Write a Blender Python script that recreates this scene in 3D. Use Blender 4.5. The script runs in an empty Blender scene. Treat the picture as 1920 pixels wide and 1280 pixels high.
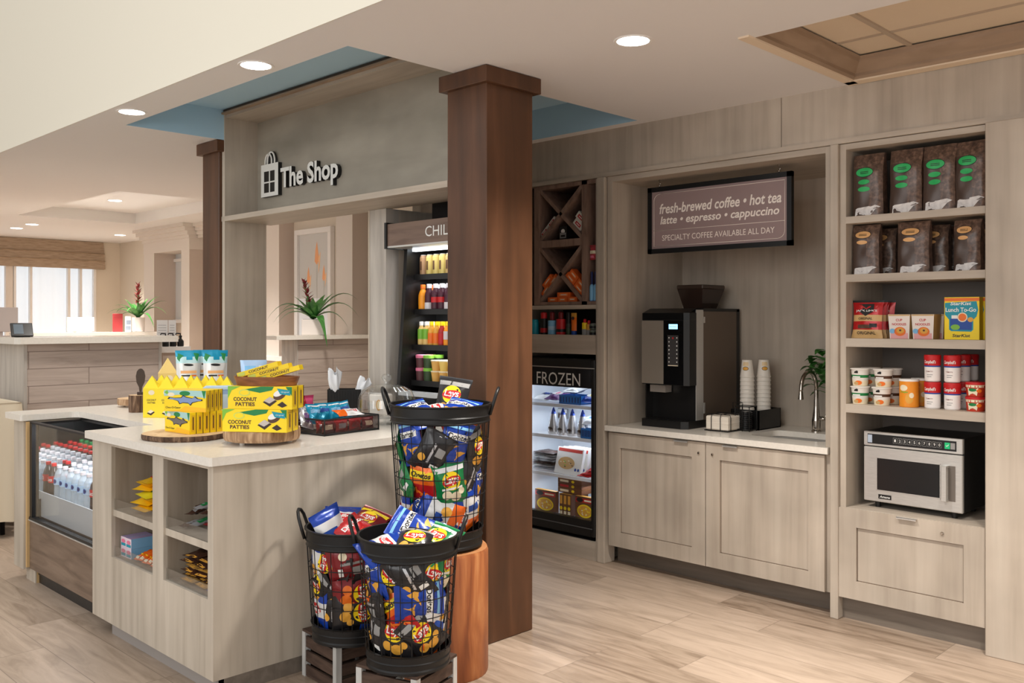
import bpy, bmesh, math, random
from mathutils import Matrix, Vector, Euler

# ------------------------------------------------------------------ camera, world, light, exposure
S = bpy.context.scene
COL = S.collection
HC = 1.62                       # camera height
YAW = 44.507                    # heading measured from +X
cam = bpy.data.cameras.new('camera')
cam.sensor_width = 36.0
cam.lens = 1718.5 / 1920 * 36.0
cam.shift_y = -40.0 / 1920
cam.clip_start = 0.05
camo = bpy.data.objects.new('camera', cam)
camo.location = (0, 0, HC)
camo.rotation_euler = (math.radians(90), 0, math.radians(YAW - 90))
COL.objects.link(camo)
S.camera = camo

S.view_settings.view_transform = 'Standard'
S.view_settings.look = 'None'
S.view_settings.exposure = 0.64
S.view_settings.gamma = 1.0
S.view_settings.use_curve_mapping = False

W = bpy.data.worlds.new('world')
S.world = W
W.use_nodes = True
W.node_tree.nodes['Background'].inputs[0].default_value = (1.0, 0.98, 0.95, 1)
W.node_tree.nodes['Background'].inputs[1].default_value = 0.52

def area_light(name, loc, size, energy, color=(1, .9, .78), rot=(0, 0, 0), sy=None, spread=180, shape='RECTANGLE'):
    l = bpy.data.lights.new(name, 'AREA')
    l.energy = energy
    l.color = color
    l.shape = shape
    l.size = size
    if shape == 'RECTANGLE':
        l.size_y = sy or size
    l.spread = math.radians(spread)
    o = bpy.data.objects.new(name, l)
    o.location = loc
    o.rotation_euler = [math.radians(a) for a in rot]
    COL.objects.link(o)
    return o

# daylight and lobby light from behind and left of the camera, with added fill
area_light('lobby_window_light', (-2.6, 2.6, 2.5), 2.6, 52, (.93, .97, 1), (0, -84, 0), 5.0)
area_light('lobby_fill_light', (-3.2, -0.2, 2.6), 3.0, 34, (1, .97, .93), (0, -86, 0), 2.6)  # added frontal fill for the coffee wall, not a ceiling fixture
area_light('lobby_fill_light', (-0.8, 7.5, 4.6), 4.0, 28, (.95, .98, 1), (0, 28, 0), 6.0)  # broad stand-in for the high lobby's ceiling lights

# ------------------------------------------------------------------ materials
def C(r, g, b):
    def f(c):
        c /= 255.0
        return c / 12.92 if c <= 0.04045 else ((c + 0.055) / 1.055) ** 2.4
    return (f(r), f(g), f(b), 1.0)

_M = {}
def mat(name, col, rough=0.5, metal=0.0, spec=0.5, emit=None, estr=1.0, alpha=None, trans=0.0, ior=1.45, bump=0.0, bscale=60.0, coat=0.0):
    if name in _M:
        return _M[name]
    m = bpy.data.materials.new(name)
    m.use_nodes = True
    nt = m.node_tree
    b = nt.nodes['Principled BSDF']
    b.inputs['Base Color'].default_value = col
    b.inputs['Roughness'].default_value = rough
    b.inputs['Metallic'].default_value = metal
    b.inputs['Specular IOR Level'].default_value = spec
    b.inputs['IOR'].default_value = ior
    b.inputs['Transmission Weight'].default_value = trans
    b.inputs['Coat Weight'].default_value = coat
    if emit:
        b.inputs['Emission Color'].default_value = emit
        b.inputs['Emission Strength'].default_value = estr
    tc = nt.nodes.new('ShaderNodeTexCoord')
    nz = nt.nodes.new('ShaderNodeTexNoise')
    nz.inputs['Scale'].default_value = bscale
    nt.links.new(tc.outputs['Object'], nz.inputs['Vector'])
    if bump:
        bp = nt.nodes.new('ShaderNodeBump')
        bp.inputs['Strength'].default_value = bump
        bp.inputs['Distance'].default_value = 0.004
        nt.links.new(nz.outputs['Fac'], bp.inputs['Height'])
        nt.links.new(bp.outputs['Normal'], b.inputs['Normal'])
    elif not emit and not trans:
        mr = nt.nodes.new('ShaderNodeMapRange')
        mr.inputs['To Min'].default_value = max(0.02, rough - 0.04)
        mr.inputs['To Max'].default_value = min(1, rough + 0.04)
        nt.links.new(nz.outputs['Fac'], mr.inputs['Value'])
        nt.links.new(mr.outputs['Result'], b.inputs['Roughness'])
    _M[name] = m
    return m

def ramp_mat(name, cols, scale=(1, 1, 1), nscale=5.0, detail=6.0, rough=0.5, dist=0.6, bump=0.0, spec=0.4, metal=0.0, blotch=0.0, coord='Object'):
    """noise stretched along one axis -> colour ramp: wood grain, wash, stone"""
    if name in _M:
        return _M[name]
    m = bpy.data.materials.new(name)
    m.use_nodes = True
    nt = m.node_tree
    b = nt.nodes['Principled BSDF']
    tc = nt.nodes.new('ShaderNodeTexCoord')
    mp = nt.nodes.new('ShaderNodeMapping')
    mp.inputs['Scale'].default_value = scale
    nz = nt.nodes.new('ShaderNodeTexNoise')
    nz.inputs['Scale'].default_value = nscale
    nz.inputs['Detail'].default_value = detail
    nz.inputs['Distortion'].default_value = dist
    rp = nt.nodes.new('ShaderNodeValToRGB')
    el = rp.color_ramp.elements
    n = len(cols)
    el[0].position = 0.28; el[0].color = cols[0]
    el[1].position = 0.72; el[1].color = cols[-1]
    for i in range(1, n - 1):
        e = el.new(0.28 + 0.44 * i / (n - 1)); e.color = cols[i]
    nt.links.new(tc.outputs[coord], mp.inputs['Vector'])
    nt.links.new(mp.outputs['Vector'], nz.inputs['Vector'])
    nt.links.new(nz.outputs['Fac'], rp.inputs['Fac'])
    out = rp.outputs['Color']
    if blotch:
        n2 = nt.nodes.new('ShaderNodeTexNoise')
        n2.inputs['Scale'].default_value = 2.2
        n2.inputs['Detail'].default_value = 3
        nt.links.new(tc.outputs[coord], n2.inputs['Vector'])
        mr = nt.nodes.new('ShaderNodeMapRange')
        mr.inputs['From Min'].default_value = 0.3
        mr.inputs['From Max'].default_value = 0.7
        mr.inputs['To Min'].default_value = 1 - blotch
        mr.inputs['To Max'].default_value = 1 + blotch
        nt.links.new(n2.outputs['Fac'], mr.inputs['Value'])
        mx = nt.nodes.new('ShaderNodeMix')
        mx.data_type = 'RGBA'; mx.blend_type = 'MULTIPLY'
        mx.inputs['Factor'].default_value = 1
        nt.links.new(out, mx.inputs['A'])
        nt.links.new(mr.outputs['Result'], mx.inputs['B'])
        out = mx.outputs['Result']
    nt.links.new(out, b.inputs['Base Color'])
    b.inputs['Roughness'].default_value = rough
    b.inputs['Specular IOR Level'].default_value = spec
    b.inputs['Metallic'].default_value = metal
    if bump:
        bp = nt.nodes.new('ShaderNodeBump')
        bp.inputs['Strength'].default_value = bump
        bp.inputs['Distance'].default_value = 0.003
        nt.links.new(nz.outputs['Fac'], bp.inputs['Height'])
        nt.links.new(bp.outputs['Normal'], b.inputs['Normal'])
    _M[name] = m
    return m

def brick_mat(name, c1, c2, mortar, bw, bh, loc=(0, 0, 0), rot=(0, 0, 0), offset=0.33, freq=3, msize=0.002, grain=None, rough=0.45, spec=0.4, gs=(3, 30, 30), amount=0.5, bump=0.15):
    """plank / tile field in object coordinates; grain noise runs along the plank"""
    m = bpy.data.materials.new(name)
    m.use_nodes = True
    nt = m.node_tree
    b = nt.nodes['Principled BSDF']
    tc = nt.nodes.new('ShaderNodeTexCoord')
    mp = nt.nodes.new('ShaderNodeMapping')
    mp.inputs['Location'].default_value = loc
    mp.inputs['Rotation'].default_value = rot
    br = nt.nodes.new('ShaderNodeTexBrick')
    br.offset = offset; br.offset_frequency = freq; br.squash = 1
    br.inputs['Color1'].default_value = (0, 0, 0, 1)
    br.inputs['Color2'].default_value = (1, 1, 1, 1)
    br.inputs['Mortar'].default_value = (0.5, .5, .5, 1)
    br.inputs['Scale'].default_value = 1.0
    br.inputs['Brick Width'].default_value = bw
    br.inputs['Row Height'].default_value = bh
    br.inputs['Mortar Size'].default_value = msize
    br.inputs['Mortar Smooth'].default_value = 0.1
    br.inputs['Bias'].default_value = 0.0
    nt.links.new(tc.outputs['Object'], mp.inputs['Vector'])
    nt.links.new(mp.outputs['Vector'], br.inputs['Vector'])
    # shift the grain per plank
    sc = nt.nodes.new('ShaderNodeVectorMath'); sc.operation = 'SCALE'; sc.inputs['Scale'].default_value = 37.0
    nt.links.new(br.outputs['Color'], sc.inputs[0])
    m2 = nt.nodes.new('ShaderNodeMapping'); m2.inputs['Scale'].default_value = gs
    nt.links.new(mp.outputs['Vector'], m2.inputs['Vector'])
    ad = nt.nodes.new('ShaderNodeVectorMath'); ad.operation = 'ADD'
    nt.links.new(m2.outputs['Vector'], ad.inputs[0]); nt.links.new(sc.outputs['Vector'], ad.inputs[1])
    nz = nt.nodes.new('ShaderNodeTexNoise'); nz.inputs['Scale'].default_value = 1.0
    nz.inputs['Detail'].default_value = 8; nz.inputs['Roughness'].default_value = 0.6; nz.inputs['Distortion'].default_value = 1.2
    nt.links.new(ad.outputs['Vector'], nz.inputs['Vector'])
    # fac = grain*(1-amount)+plank*amount
    mm = nt.nodes.new('ShaderNodeMix'); mm.data_type = 'FLOAT'
    mm.inputs['Factor'].default_value = amount
    mr = nt.nodes.new('ShaderNodeMapRange'); mr.inputs['From Min'].default_value = .3; mr.inputs['From Max'].default_value = .7
    nt.links.new(nz.outputs['Fac'], mr.inputs['Value'])
    nt.links.new(mr.outputs['Result'], mm.inputs['A']); nt.links.new(br.outputs['Color'], mm.inputs['B'])
    mx = nt.nodes.new('ShaderNodeValToRGB')
    el = mx.color_ramp.elements
    cols = [c1] + (grain or []) + [c2]
    el[0].position = 0.1; el[0].color = cols[0]; el[1].position = 0.9; el[1].color = cols[-1]
    for i in range(1, len(cols) - 1):
        e = el.new(0.1 + .8 * i / (len(cols) - 1)); e.color = cols[i]
    nt.links.new(mm.outputs['Result'], mx.inputs['Fac'])
    fin = nt.nodes.new('ShaderNodeMix'); fin.data_type = 'RGBA'
    nt.links.new(br.outputs['Fac'], fin.inputs['Factor'])
    nt.links.new(mx.outputs['Color'], fin.inputs['A'])
    fin.inputs['B'].default_value = mortar
    nt.links.new(fin.outputs['Result'], b.inputs['Base Color'])
    b.inputs['Roughness'].default_value = rough
    b.inputs['Specular IOR Level'].default_value = spec
    if bump:
        inv = nt.nodes.new('ShaderNodeMath'); inv.operation = 'SUBTRACT'; inv.inputs[0].default_value = 1
        nt.links.new(br.outputs['Fac'], inv.inputs[1])
        bp = nt.nodes.new('ShaderNodeBump'); bp.inputs['Strength'].default_value = bump; bp.inputs['Distance'].default_value = 0.004
        nt.links.new(inv.outputs[0], bp.inputs['Height'])
        nt.links.new(bp.outputs['Normal'], b.inputs['Normal'])
    _M[name] = m
    return m

def glass_mat(name, tint=(1, 1, 1, 1), op=0.12, rough=0.03):
    """clear pane: mostly see-through with a glossy film"""
    if name in _M:
        return _M[name]
    m = bpy.data.materials.new(name)
    m.use_nodes = True
    nt = m.node_tree
    nt.nodes.remove(nt.nodes['Principled BSDF'])
    out = nt.nodes['Material Output']
    t = nt.nodes.new('ShaderNodeBsdfTransparent'); t.inputs['Color'].default_value = tint
    g = nt.nodes.new('ShaderNodeBsdfGlossy'); g.inputs['Roughness'].default_value = rough
    lw = nt.nodes.new('ShaderNodeLayerWeight'); lw.inputs['Blend'].default_value = .5
    pw = nt.nodes.new('ShaderNodeMath'); pw.operation = 'POWER'; pw.inputs[1].default_value = 4.0
    nt.links.new(lw.outputs['Facing'], pw.inputs[0])
    ad = nt.nodes.new('ShaderNodeMath'); ad.operation = 'MULTIPLY_ADD'; ad.inputs[1].default_value = .55; ad.inputs[2].default_value = op * 0.28
    nt.links.new(pw.outputs[0], ad.inputs[0])
    mx = nt.nodes.new('ShaderNodeMixShader')
    nt.links.new(ad.outputs[0], mx.inputs['Fac'])
    nt.links.new(t.outputs[0], mx.inputs[1]); nt.links.new(g.outputs[0], mx.inputs[2])
    nt.links.new(mx.outputs[0], out.inputs['Surface'])
    _M[name] = m
    return m

# ------------------------------------------------------------------ mesh builder
def Rz(a): return Matrix.Rotation(math.radians(a), 4, 'Z')
def Rx(a): return Matrix.Rotation(math.radians(a), 4, 'X')
def Ry(a): return Matrix.Rotation(math.radians(a), 4, 'Y')
def T(x, y, z): return Matrix.Translation((x, y, z))
I4 = Matrix.Identity(4)

_TXT = {}
def text_tris(s, shear=0.0, bold=0.0):
    key = (s, shear, bold)
    if key in _TXT:
        return _TXT[key]
    cu = bpy.data.curves.new('t', 'FONT')
    cu.body = s
    cu.size = 1.0
    cu.shear = shear
    cu.offset = bold
    cu.resolution_u = 3
    o = bpy.data.objects.new('t', cu)
    COL.objects.link(o)
    dg = bpy.context.evaluated_depsgraph_get()
    me = bpy.data.meshes.new_from_object(o.evaluated_get(dg))
    vs = [(v.co.x, v.co.y) for v in me.vertices]
    fs = [tuple(p.vertices) for p in me.polygons]
    bpy.data.objects.remove(o)
    bpy.data.curves.remove(cu)
    bpy.data.meshes.remove(me)
    if vs:
        x0 = min(v[0] for v in vs); x1 = max(v[0] for v in vs)
        y0 = min(v[1] for v in vs); y1 = max(v[1] for v in vs)
    else:
        x0 = x1 = y0 = y1 = 0
    _TXT[key] = (vs, fs, (x0, x1, y0, y1))
    return _TXT[key]

class MB:
    def __init__(s, M=None):
        s.v = []; s.f = []; s.mi = []; s.sm = []; s.mats = []; s.M = M or I4
    def mid(s, m):
        if m not in s.mats: s.mats.append(m)
        return s.mats.index(m)
    def add(s, vs, fs, m, smooth=False, M=None):
        X = s.M @ M if M is not None else s.M
        n = len(s.v)
        s.v += [tuple(X @ Vector(v)) for v in vs]
        if callable(m) and not isinstance(m, bpy.types.Material):
            for i, f in enumerate(fs):
                s.f.append([a + n for a in f]); s.mi.append(s.mid(m(i))); s.sm.append(smooth)
        else:
            k = s.mid(m)
            for f in fs:
                s.f.append([a + n for a in f]); s.mi.append(k); s.sm.append(smooth)
        return s
    def box(s, x0, x1, y0, y1, z0, z1, m, bev=0.0, M=None, seg=1):
        if bev <= 0:
            vs = [(x, y, z) for z in (z0, z1) for y in (y0, y1) for x in (x0, x1)]
            return s.add(vs, [(0, 2, 3, 1), (4, 5, 7, 6), (0, 1, 5, 4), (2, 6, 7, 3), (0, 4, 6, 2), (1, 3, 7, 5)], m, False, M)
        bm = bmesh.new()
        bmesh.ops.create_cube(bm, size=1)
        for v in bm.verts:
            v.co = (x0 + (v.co.x + .5) * (x1 - x0), y0 + (v.co.y + .5) * (y1 - y0), z0 + (v.co.z + .5) * (z1 - z0))
        bmesh.ops.bevel(bm, geom=list(bm.edges), offset=bev, segments=seg, affect='EDGES', profile=0.5)
        bm.verts.index_update()
        s.add([tuple(v.co) for v in bm.verts], [[v.index for v in f.verts] for f in bm.faces], m, False, M)
        bm.free()
        return s
    def prism(s, pts, z0, z1, m, M=None, side=None, smooth=False, cap=True):
        """polygon in local XY extruded along local Z"""
        n = len(pts)
        vs = [(p[0], p[1], z0) for p in pts] + [(p[0], p[1], z1) for p in pts]
        if cap: s.add(vs, [list(range(n))[::-1], list(range(n, 2 * n))], m, False, M)
        s.add(vs, [(i, (i + 1) % n, n + (i + 1) % n, n + i) for i in range(n)], side or m, smooth, M)
        return s
    def lathe(s, prof, seg, m, M=None, smooth=True, capb=True, capt=True, a0=0, a1=360):
        """prof = [(r,z)...]; m may be list per band"""
        full = abs(a1 - a0) >= 359.9
        ns = seg if full else seg + 1
        vs = []
        for r, z in prof:
            for i in range(ns):
                a = math.radians(a0 + (a1 - a0) * i / seg)
                vs.append((r * math.cos(a), r * math.sin(a), z))
        for k in range(len(prof) - 1):
            fs = []
            for i in range(seg):
                j = (i + 1) % ns
                fs.append((k * ns + i, k * ns + j, (k + 1) * ns + j, (k + 1) * ns + i))
            s.add(vs[:], fs, m[k] if isinstance(m, (list, tuple)) else m, smooth, M) if False else s._sub(vs, fs, m[k] if isinstance(m, (list, tuple)) else m, smooth, M)
        if full:
            if capb and prof[0][0] > 1e-5:
                s._sub(vs, [list(range(ns))[::-1]], m[0] if isinstance(m, (list, tuple)) else m, False, M)
            if capt and prof[-1][0] > 1e-5:
                b = (len(prof) - 1) * ns
                s._sub(vs, [list(range(b, b + ns))], m[-1] if isinstance(m, (list, tuple)) else m, False, M)
        return s
    def _sub(s, vs, fs, m, smooth, M):
        used = sorted({i for f in fs for i in f})
        mp = {a: b for b, a in enumerate(used)}
        return s.add([vs[i] for i in used], [[mp[i] for i in f] for f in fs], m, smooth, M)
    def tube(s, pts, r, m, seg=6, closed=False, M=None, smooth=True, caps=True):
        P = [Vector(p) for p in pts]
        n = len(P)
        rs = r if isinstance(r, (list, tuple)) else [r] * n
        vs = []
        up = None
        for i in range(n):
            if closed: d = (P[(i + 1) % n] - P[i - 1])
            else: d = P[min(i + 1, n - 1)] - P[max(i - 1, 0)]
            d = d.normalized() if d.length > 1e-9 else Vector((0, 0, 1))
            if up is None:
                up = Vector((0, 0, 1)) if abs(d.z) < 0.9 else Vector((1, 0, 0))
            a = up - d * up.dot(d)
            if a.length < 1e-4:
                a = d.orthogonal()
            a.normalize(); up = a
            b = d.cross(a)
            for k in range(seg):
                t = 2 * math.pi * k / seg
                vs.append(tuple(P[i] + a * (rs[i] * math.cos(t)) + b * (rs[i] * math.sin(t))))
        fs = []
        for i in range(n if closed else n - 1):
            j = (i + 1) % n
            for k in range(seg):
                l = (k + 1) % seg
                fs.append((i * seg + k, i * seg + l, j * seg + l, j * seg + k))
        if caps and not closed:
            fs.append(list(range(seg))[::-1]); fs.append(list(range((n - 1) * seg, n * seg)))
        return s.add(vs, fs, m, smooth, M)
    def grid(s, fn, nu, nv, m, smooth=True, M=None, flip=False):
        """fn(u,v)->xyz ; m may be a function (u,v)->material"""
        vs = [fn(i / nu, j / nv) for j in range(nv + 1) for i in range(nu + 1)]
        fs = []; um = []
        for j in range(nv):
            for i in range(nu):
                a = j * (nu + 1) + i
                f = (a, a + 1, a + nu + 2, a + nu + 1)
                fs.append(f[::-1] if flip else f)
                um.append(((i + .5) / nu, (j + .5) / nv))
        if isinstance(m, bpy.types.Material):
            s.add(vs, fs, m, smooth, M)
        else:
            s.add(vs, fs, lambda i: m(*um[i]), smooth, M)
        return s
    def text(s, t, w, m, x=0, z=0, y=0, h=None, shear=0, bold=0, M=None, depth=0.0, fn=None, align='c'):
        """lettering on a face that looks towards local -Y; fitted to width w (and height h); fn maps (x,z) to a point"""
        vs, fs, (x0, x1, y0, y1) = text_tris(t, shear, bold)
        if not vs: return s
        k = w / (x1 - x0)
        kz = k if h is None else h / (y1 - y0)
        ox = {'c': (x0 + x1) / 2, 'l': x0, 'r': x1}[align]
        oz = (y0 + y1) / 2
        pts = [(x + (a - ox) * k, z + (b - oz) * kz) for a, b in vs]
        if fn: P = [fn(a, b) for a, b in pts]
        else: P = [(a, y, b) for a, b in pts]
        s.add(P, fs, m, False, M)
        if depth and not fn:
            # side walls along boundary edges
            ed = {}
            for f in fs:
                for i in range(len(f)):
                    e = tuple(sorted((f[i], f[(i + 1) % len(f)])))
                    ed[e] = ed.get(e, 0) + 1
            q = P + [(a, y + depth, b) for a, b in pts]
            n = len(P)
            s.add(q, [(e[0], e[1], e[1] + n, e[0] + n) for e, c in ed.items() if c == 1], s._sidemat or m, False, M)
        return s
    _sidemat = None
    def disc(s, cx, cz, rx, rz, m, y=0, seg=20, fn=None, M=None, rot=0):
        pts = []
        cr, sr = math.cos(rot), math.sin(rot)
        for i in range(seg):
            a = 2 * math.pi * i / seg
            dx, dz = rx * math.cos(a), rz * math.sin(a)
            pts.append((cx + dx * cr - dz * sr, cz + dx * sr + dz * cr))
        return s.poly(pts, m, y, fn, M)
    def poly(s, pts, m, y=0, fn=None, M=None):
        """flat print on a -Y face"""
        if fn:
            c = (sum(p[0] for p in pts) / len(pts), sum(p[1] for p in pts) / len(pts))
            n = len(pts)
            mid = [((p[0] + c[0]) / 2, (p[1] + c[1]) / 2) for p in pts]
            vs = [fn(*c)] + [fn(*p) for p in mid] + [fn(*p) for p in pts]
            fs = []
            for i in range(n):
                j = (i + 1) % n
                fs.append((0, 1 + i, 1 + j)); fs.append((1 + i, 1 + n + i, 1 + n + j, 1 + j))
            return s.add(vs, fs, m, True, M)
        return s.add([(p[0], y, p[1]) for p in pts], [list(range(len(pts)))], m, False, M)
    def rect(s, x0, x1, z0, z1, m, y=0, fn=None, M=None):
        if fn:
            return s.grid(lambda u, v: fn(x0 + u * (x1 - x0), z0 + v * (z1 - z0)), 6, 4, m, True, M)
        return s.poly([(x0, z0), (x1, z0), (x1, z1), (x0, z1)], m, y, None, M)
    def build(s, name, parent=None, origin=None, rot=0.0):
        me = bpy.data.meshes.new(name)
        v = s.v
        if origin is not None:
            ox, oy, oz = origin
            v = [(a - ox, b - oy, c - oz) for a, b, c in v]
        me.from_pydata(v, [], s.f)
        for m in s.mats: me.materials.append(m)
        me.polygons.foreach_set('material_index', s.mi)
        me.polygons.foreach_set('use_smooth', s.sm)
        me.validate(); me.update()
        o = bpy.data.objects.new(name, me)
        COL.objects.link(o)
        if parent is not None:
            o.parent = parent
        if origin is not None: o.location = origin
        if rot: o.rotation_euler.z = math.radians(rot)
        return o

class WB(MB):
    """builder in world coordinates for the parts of a standing thing"""
    def build(s, name, parent=None, **k):
        if parent is not None:
            p = parent.location if parent.parent is None else parent.location + parent.parent.location
            s.v = [(a - p[0], b - p[1], c - p[2]) for a, b, c in s.v]
        return MB.build(s, name, parent)

def tag(o, label=None, cat=None, group=None, kind=None):
    if label: o['label'] = label
    if cat: o['category'] = cat
    if group: o['group'] = group
    if kind: o['kind'] = kind
    return o
def thing(name, label, cat, loc=(0, 0, 0), rot=0.0, group=None):
    o = bpy.data.objects.new(name, None)
    o.empty_display_size = 0.05
    o.location = loc
    if isinstance(rot, (tuple, list)): o.rotation_euler = [math.radians(a) for a in rot]
    else: o.rotation_euler.z = math.radians(rot)
    COL.objects.link(o)
    return tag(o, label, cat, group)
def dup(root, loc, rot=None, label=None, group=None):
    r = root.copy(); COL.objects.link(r); r.location = loc
    if rot is not None:
        if isinstance(rot, (tuple, list)): r.rotation_euler = [math.radians(a) for a in rot]
        else: r.rotation_euler = (0, 0, math.radians(rot))
    if label: r['label'] = label
    if group: r['group'] = group
    for ch in list(root.children):
        c = ch.copy(); COL.objects.link(c); c.parent = r
        for g in list(ch.children):
            d = g.copy(); COL.objects.link(d); d.parent = c
    return r
ORD = ['first', 'second', 'third', 'fourth', 'fifth', 'sixth', 'seventh', 'eighth', 'ninth', 'tenth', 'eleventh', 'twelfth', 'thirteenth', 'fourteenth', 'fifteenth']
# ------------------------------------------------------------------ package builders (local frame: front looks to -Y, base at z = 0)
def flat(name, r, g, b, rough=.45, **k): return mat(name, C(r, g, b), rough, **k)
YEL = flat('print_yellow', 250, 216, 24); RED = flat('print_red', 196, 30, 34); DRED = flat('print_dark_red', 120, 22, 26)
BLU = flat('print_blue', 28, 72, 158); NAVY = flat('print_navy', 24, 36, 92); TEAL = flat('print_teal', 18, 148, 168); SKY = flat('print_sky', 128, 186, 226)
GRN = flat('print_green', 26, 128, 66); LGRN = flat('print_light_green', 126, 186, 60); ORG = flat('print_orange', 238, 116, 30); GOLD = flat('print_gold', 226, 164, 62)
BRN = flat('print_brown', 84, 54, 36); DBRN = flat('print_dark_brown', 52, 34, 28); TAN = flat('print_tan', 206, 168, 112); PINK = flat('print_pink', 226, 120, 150); PURP = flat('print_purple', 92, 48, 110)
CRM = flat('print_cream', 240, 226, 196); INK = flat('print_black', 24, 22, 22); GREY = flat('print_grey', 150, 148, 146); PALEBLUE = flat('print_pale_blue', 176, 206, 232)
def foil(name, r, g, b): return mat(name, C(r, g, b), .26, .15, .6, bump=.25, bscale=30)
F_BLUE = foil('foil_blue', 24, 62, 158); F_BLACK = foil('foil_black', 40, 38, 40); F_GREEN = foil('foil_green', 20, 122, 66); F_ORANGE = foil('foil_orange', 234, 104, 22)
F_RED = foil('foil_red', 182, 26, 30); F_WHITE = foil('foil_white', 226, 226, 226); F_YEL = foil('foil_yellow', 244, 190, 20); F_TEAL = foil('foil_teal', 20, 150, 190)
F_SILVER = mat('foil_silver', C(206, 206, 210), .22, .6, .6, bump=.3, bscale=40); F_BROWN = foil('foil_brown', 74, 48, 38); F_GOLD = foil('foil_gold', 206, 158, 84); F_PURPLE = foil('foil_purple', 96, 46, 112); F_MAROON = foil('foil_maroon', 128, 30, 36)

def noise1(x, y, s):
    return math.sin(x * 7.1 + s) * math.sin(y * 6.3 + s * 1.7) + .5 * math.sin(x * 15.7 + s * 2.3 + y * 9.1) * math.sin(y * 13.3 - s)

class Bag:
    """filled pillow bag: w wide, h tall, t thick; crimped ends top and bottom"""
    def __init__(s, w, h, t, seed=0, wr=.0035, seal=.07, front=0):
        s.w, s.h, s.t, s.seed, s.wr, s.seal = w, h, t, seed, wr, seal
    def shape(s, u, v):
        e = s.seal
        if v < e or v > 1 - e: return .02
        vv = (v - e) / (1 - 2 * e)
        a = max(0, 1 - (2 * vv - 1) ** 2) ** .55
        b = max(0, 1 - abs(2 * u - 1) ** 2.2) ** .6
        return .02 + .98 * a * b
    def width(s, v):
        e = s.seal
        vv = min(max((v - e) / (1 - 2 * e), 0), 1)
        return s.w * (1 - .10 * (max(0, 1 - (2 * vv - 1) ** 2) ** .6))
    def P(s, u, v, side=-1, off=0):
        w = s.width(v)
        k = s.shape(u, v)
        y = side * (s.t / 2 * k + s.wr * noise1(u * 1.3, v * 1.6, s.seed + (0 if side < 0 else 5)) * min(1, k * 2.2) + off)
        if v < s.seal or v > 1 - s.seal:
            y += .0015 * math.sin(v * 400)
        return ((u - .5) * w, y, v * s.h)
    def build(s, mb, m, mback=None, nu=12, nv=18, M=None):
        mb.grid(lambda u, v: s.P(u, v, -1), nu, nv, m, True, M)
        mb.grid(lambda u, v: s.P(u, v, 1), nu, nv, mback or m, True, M, flip=True)
        return s
    def fn(s, off=.0012):
        """map print coordinates (x in -w/2..w/2, z in 0..h) to the front"""
        return lambda x, z: s.P(min(max(x / s.w + .5, 0.01), .99), min(max(z / s.h, 0.01), .99), -1, off)

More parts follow.
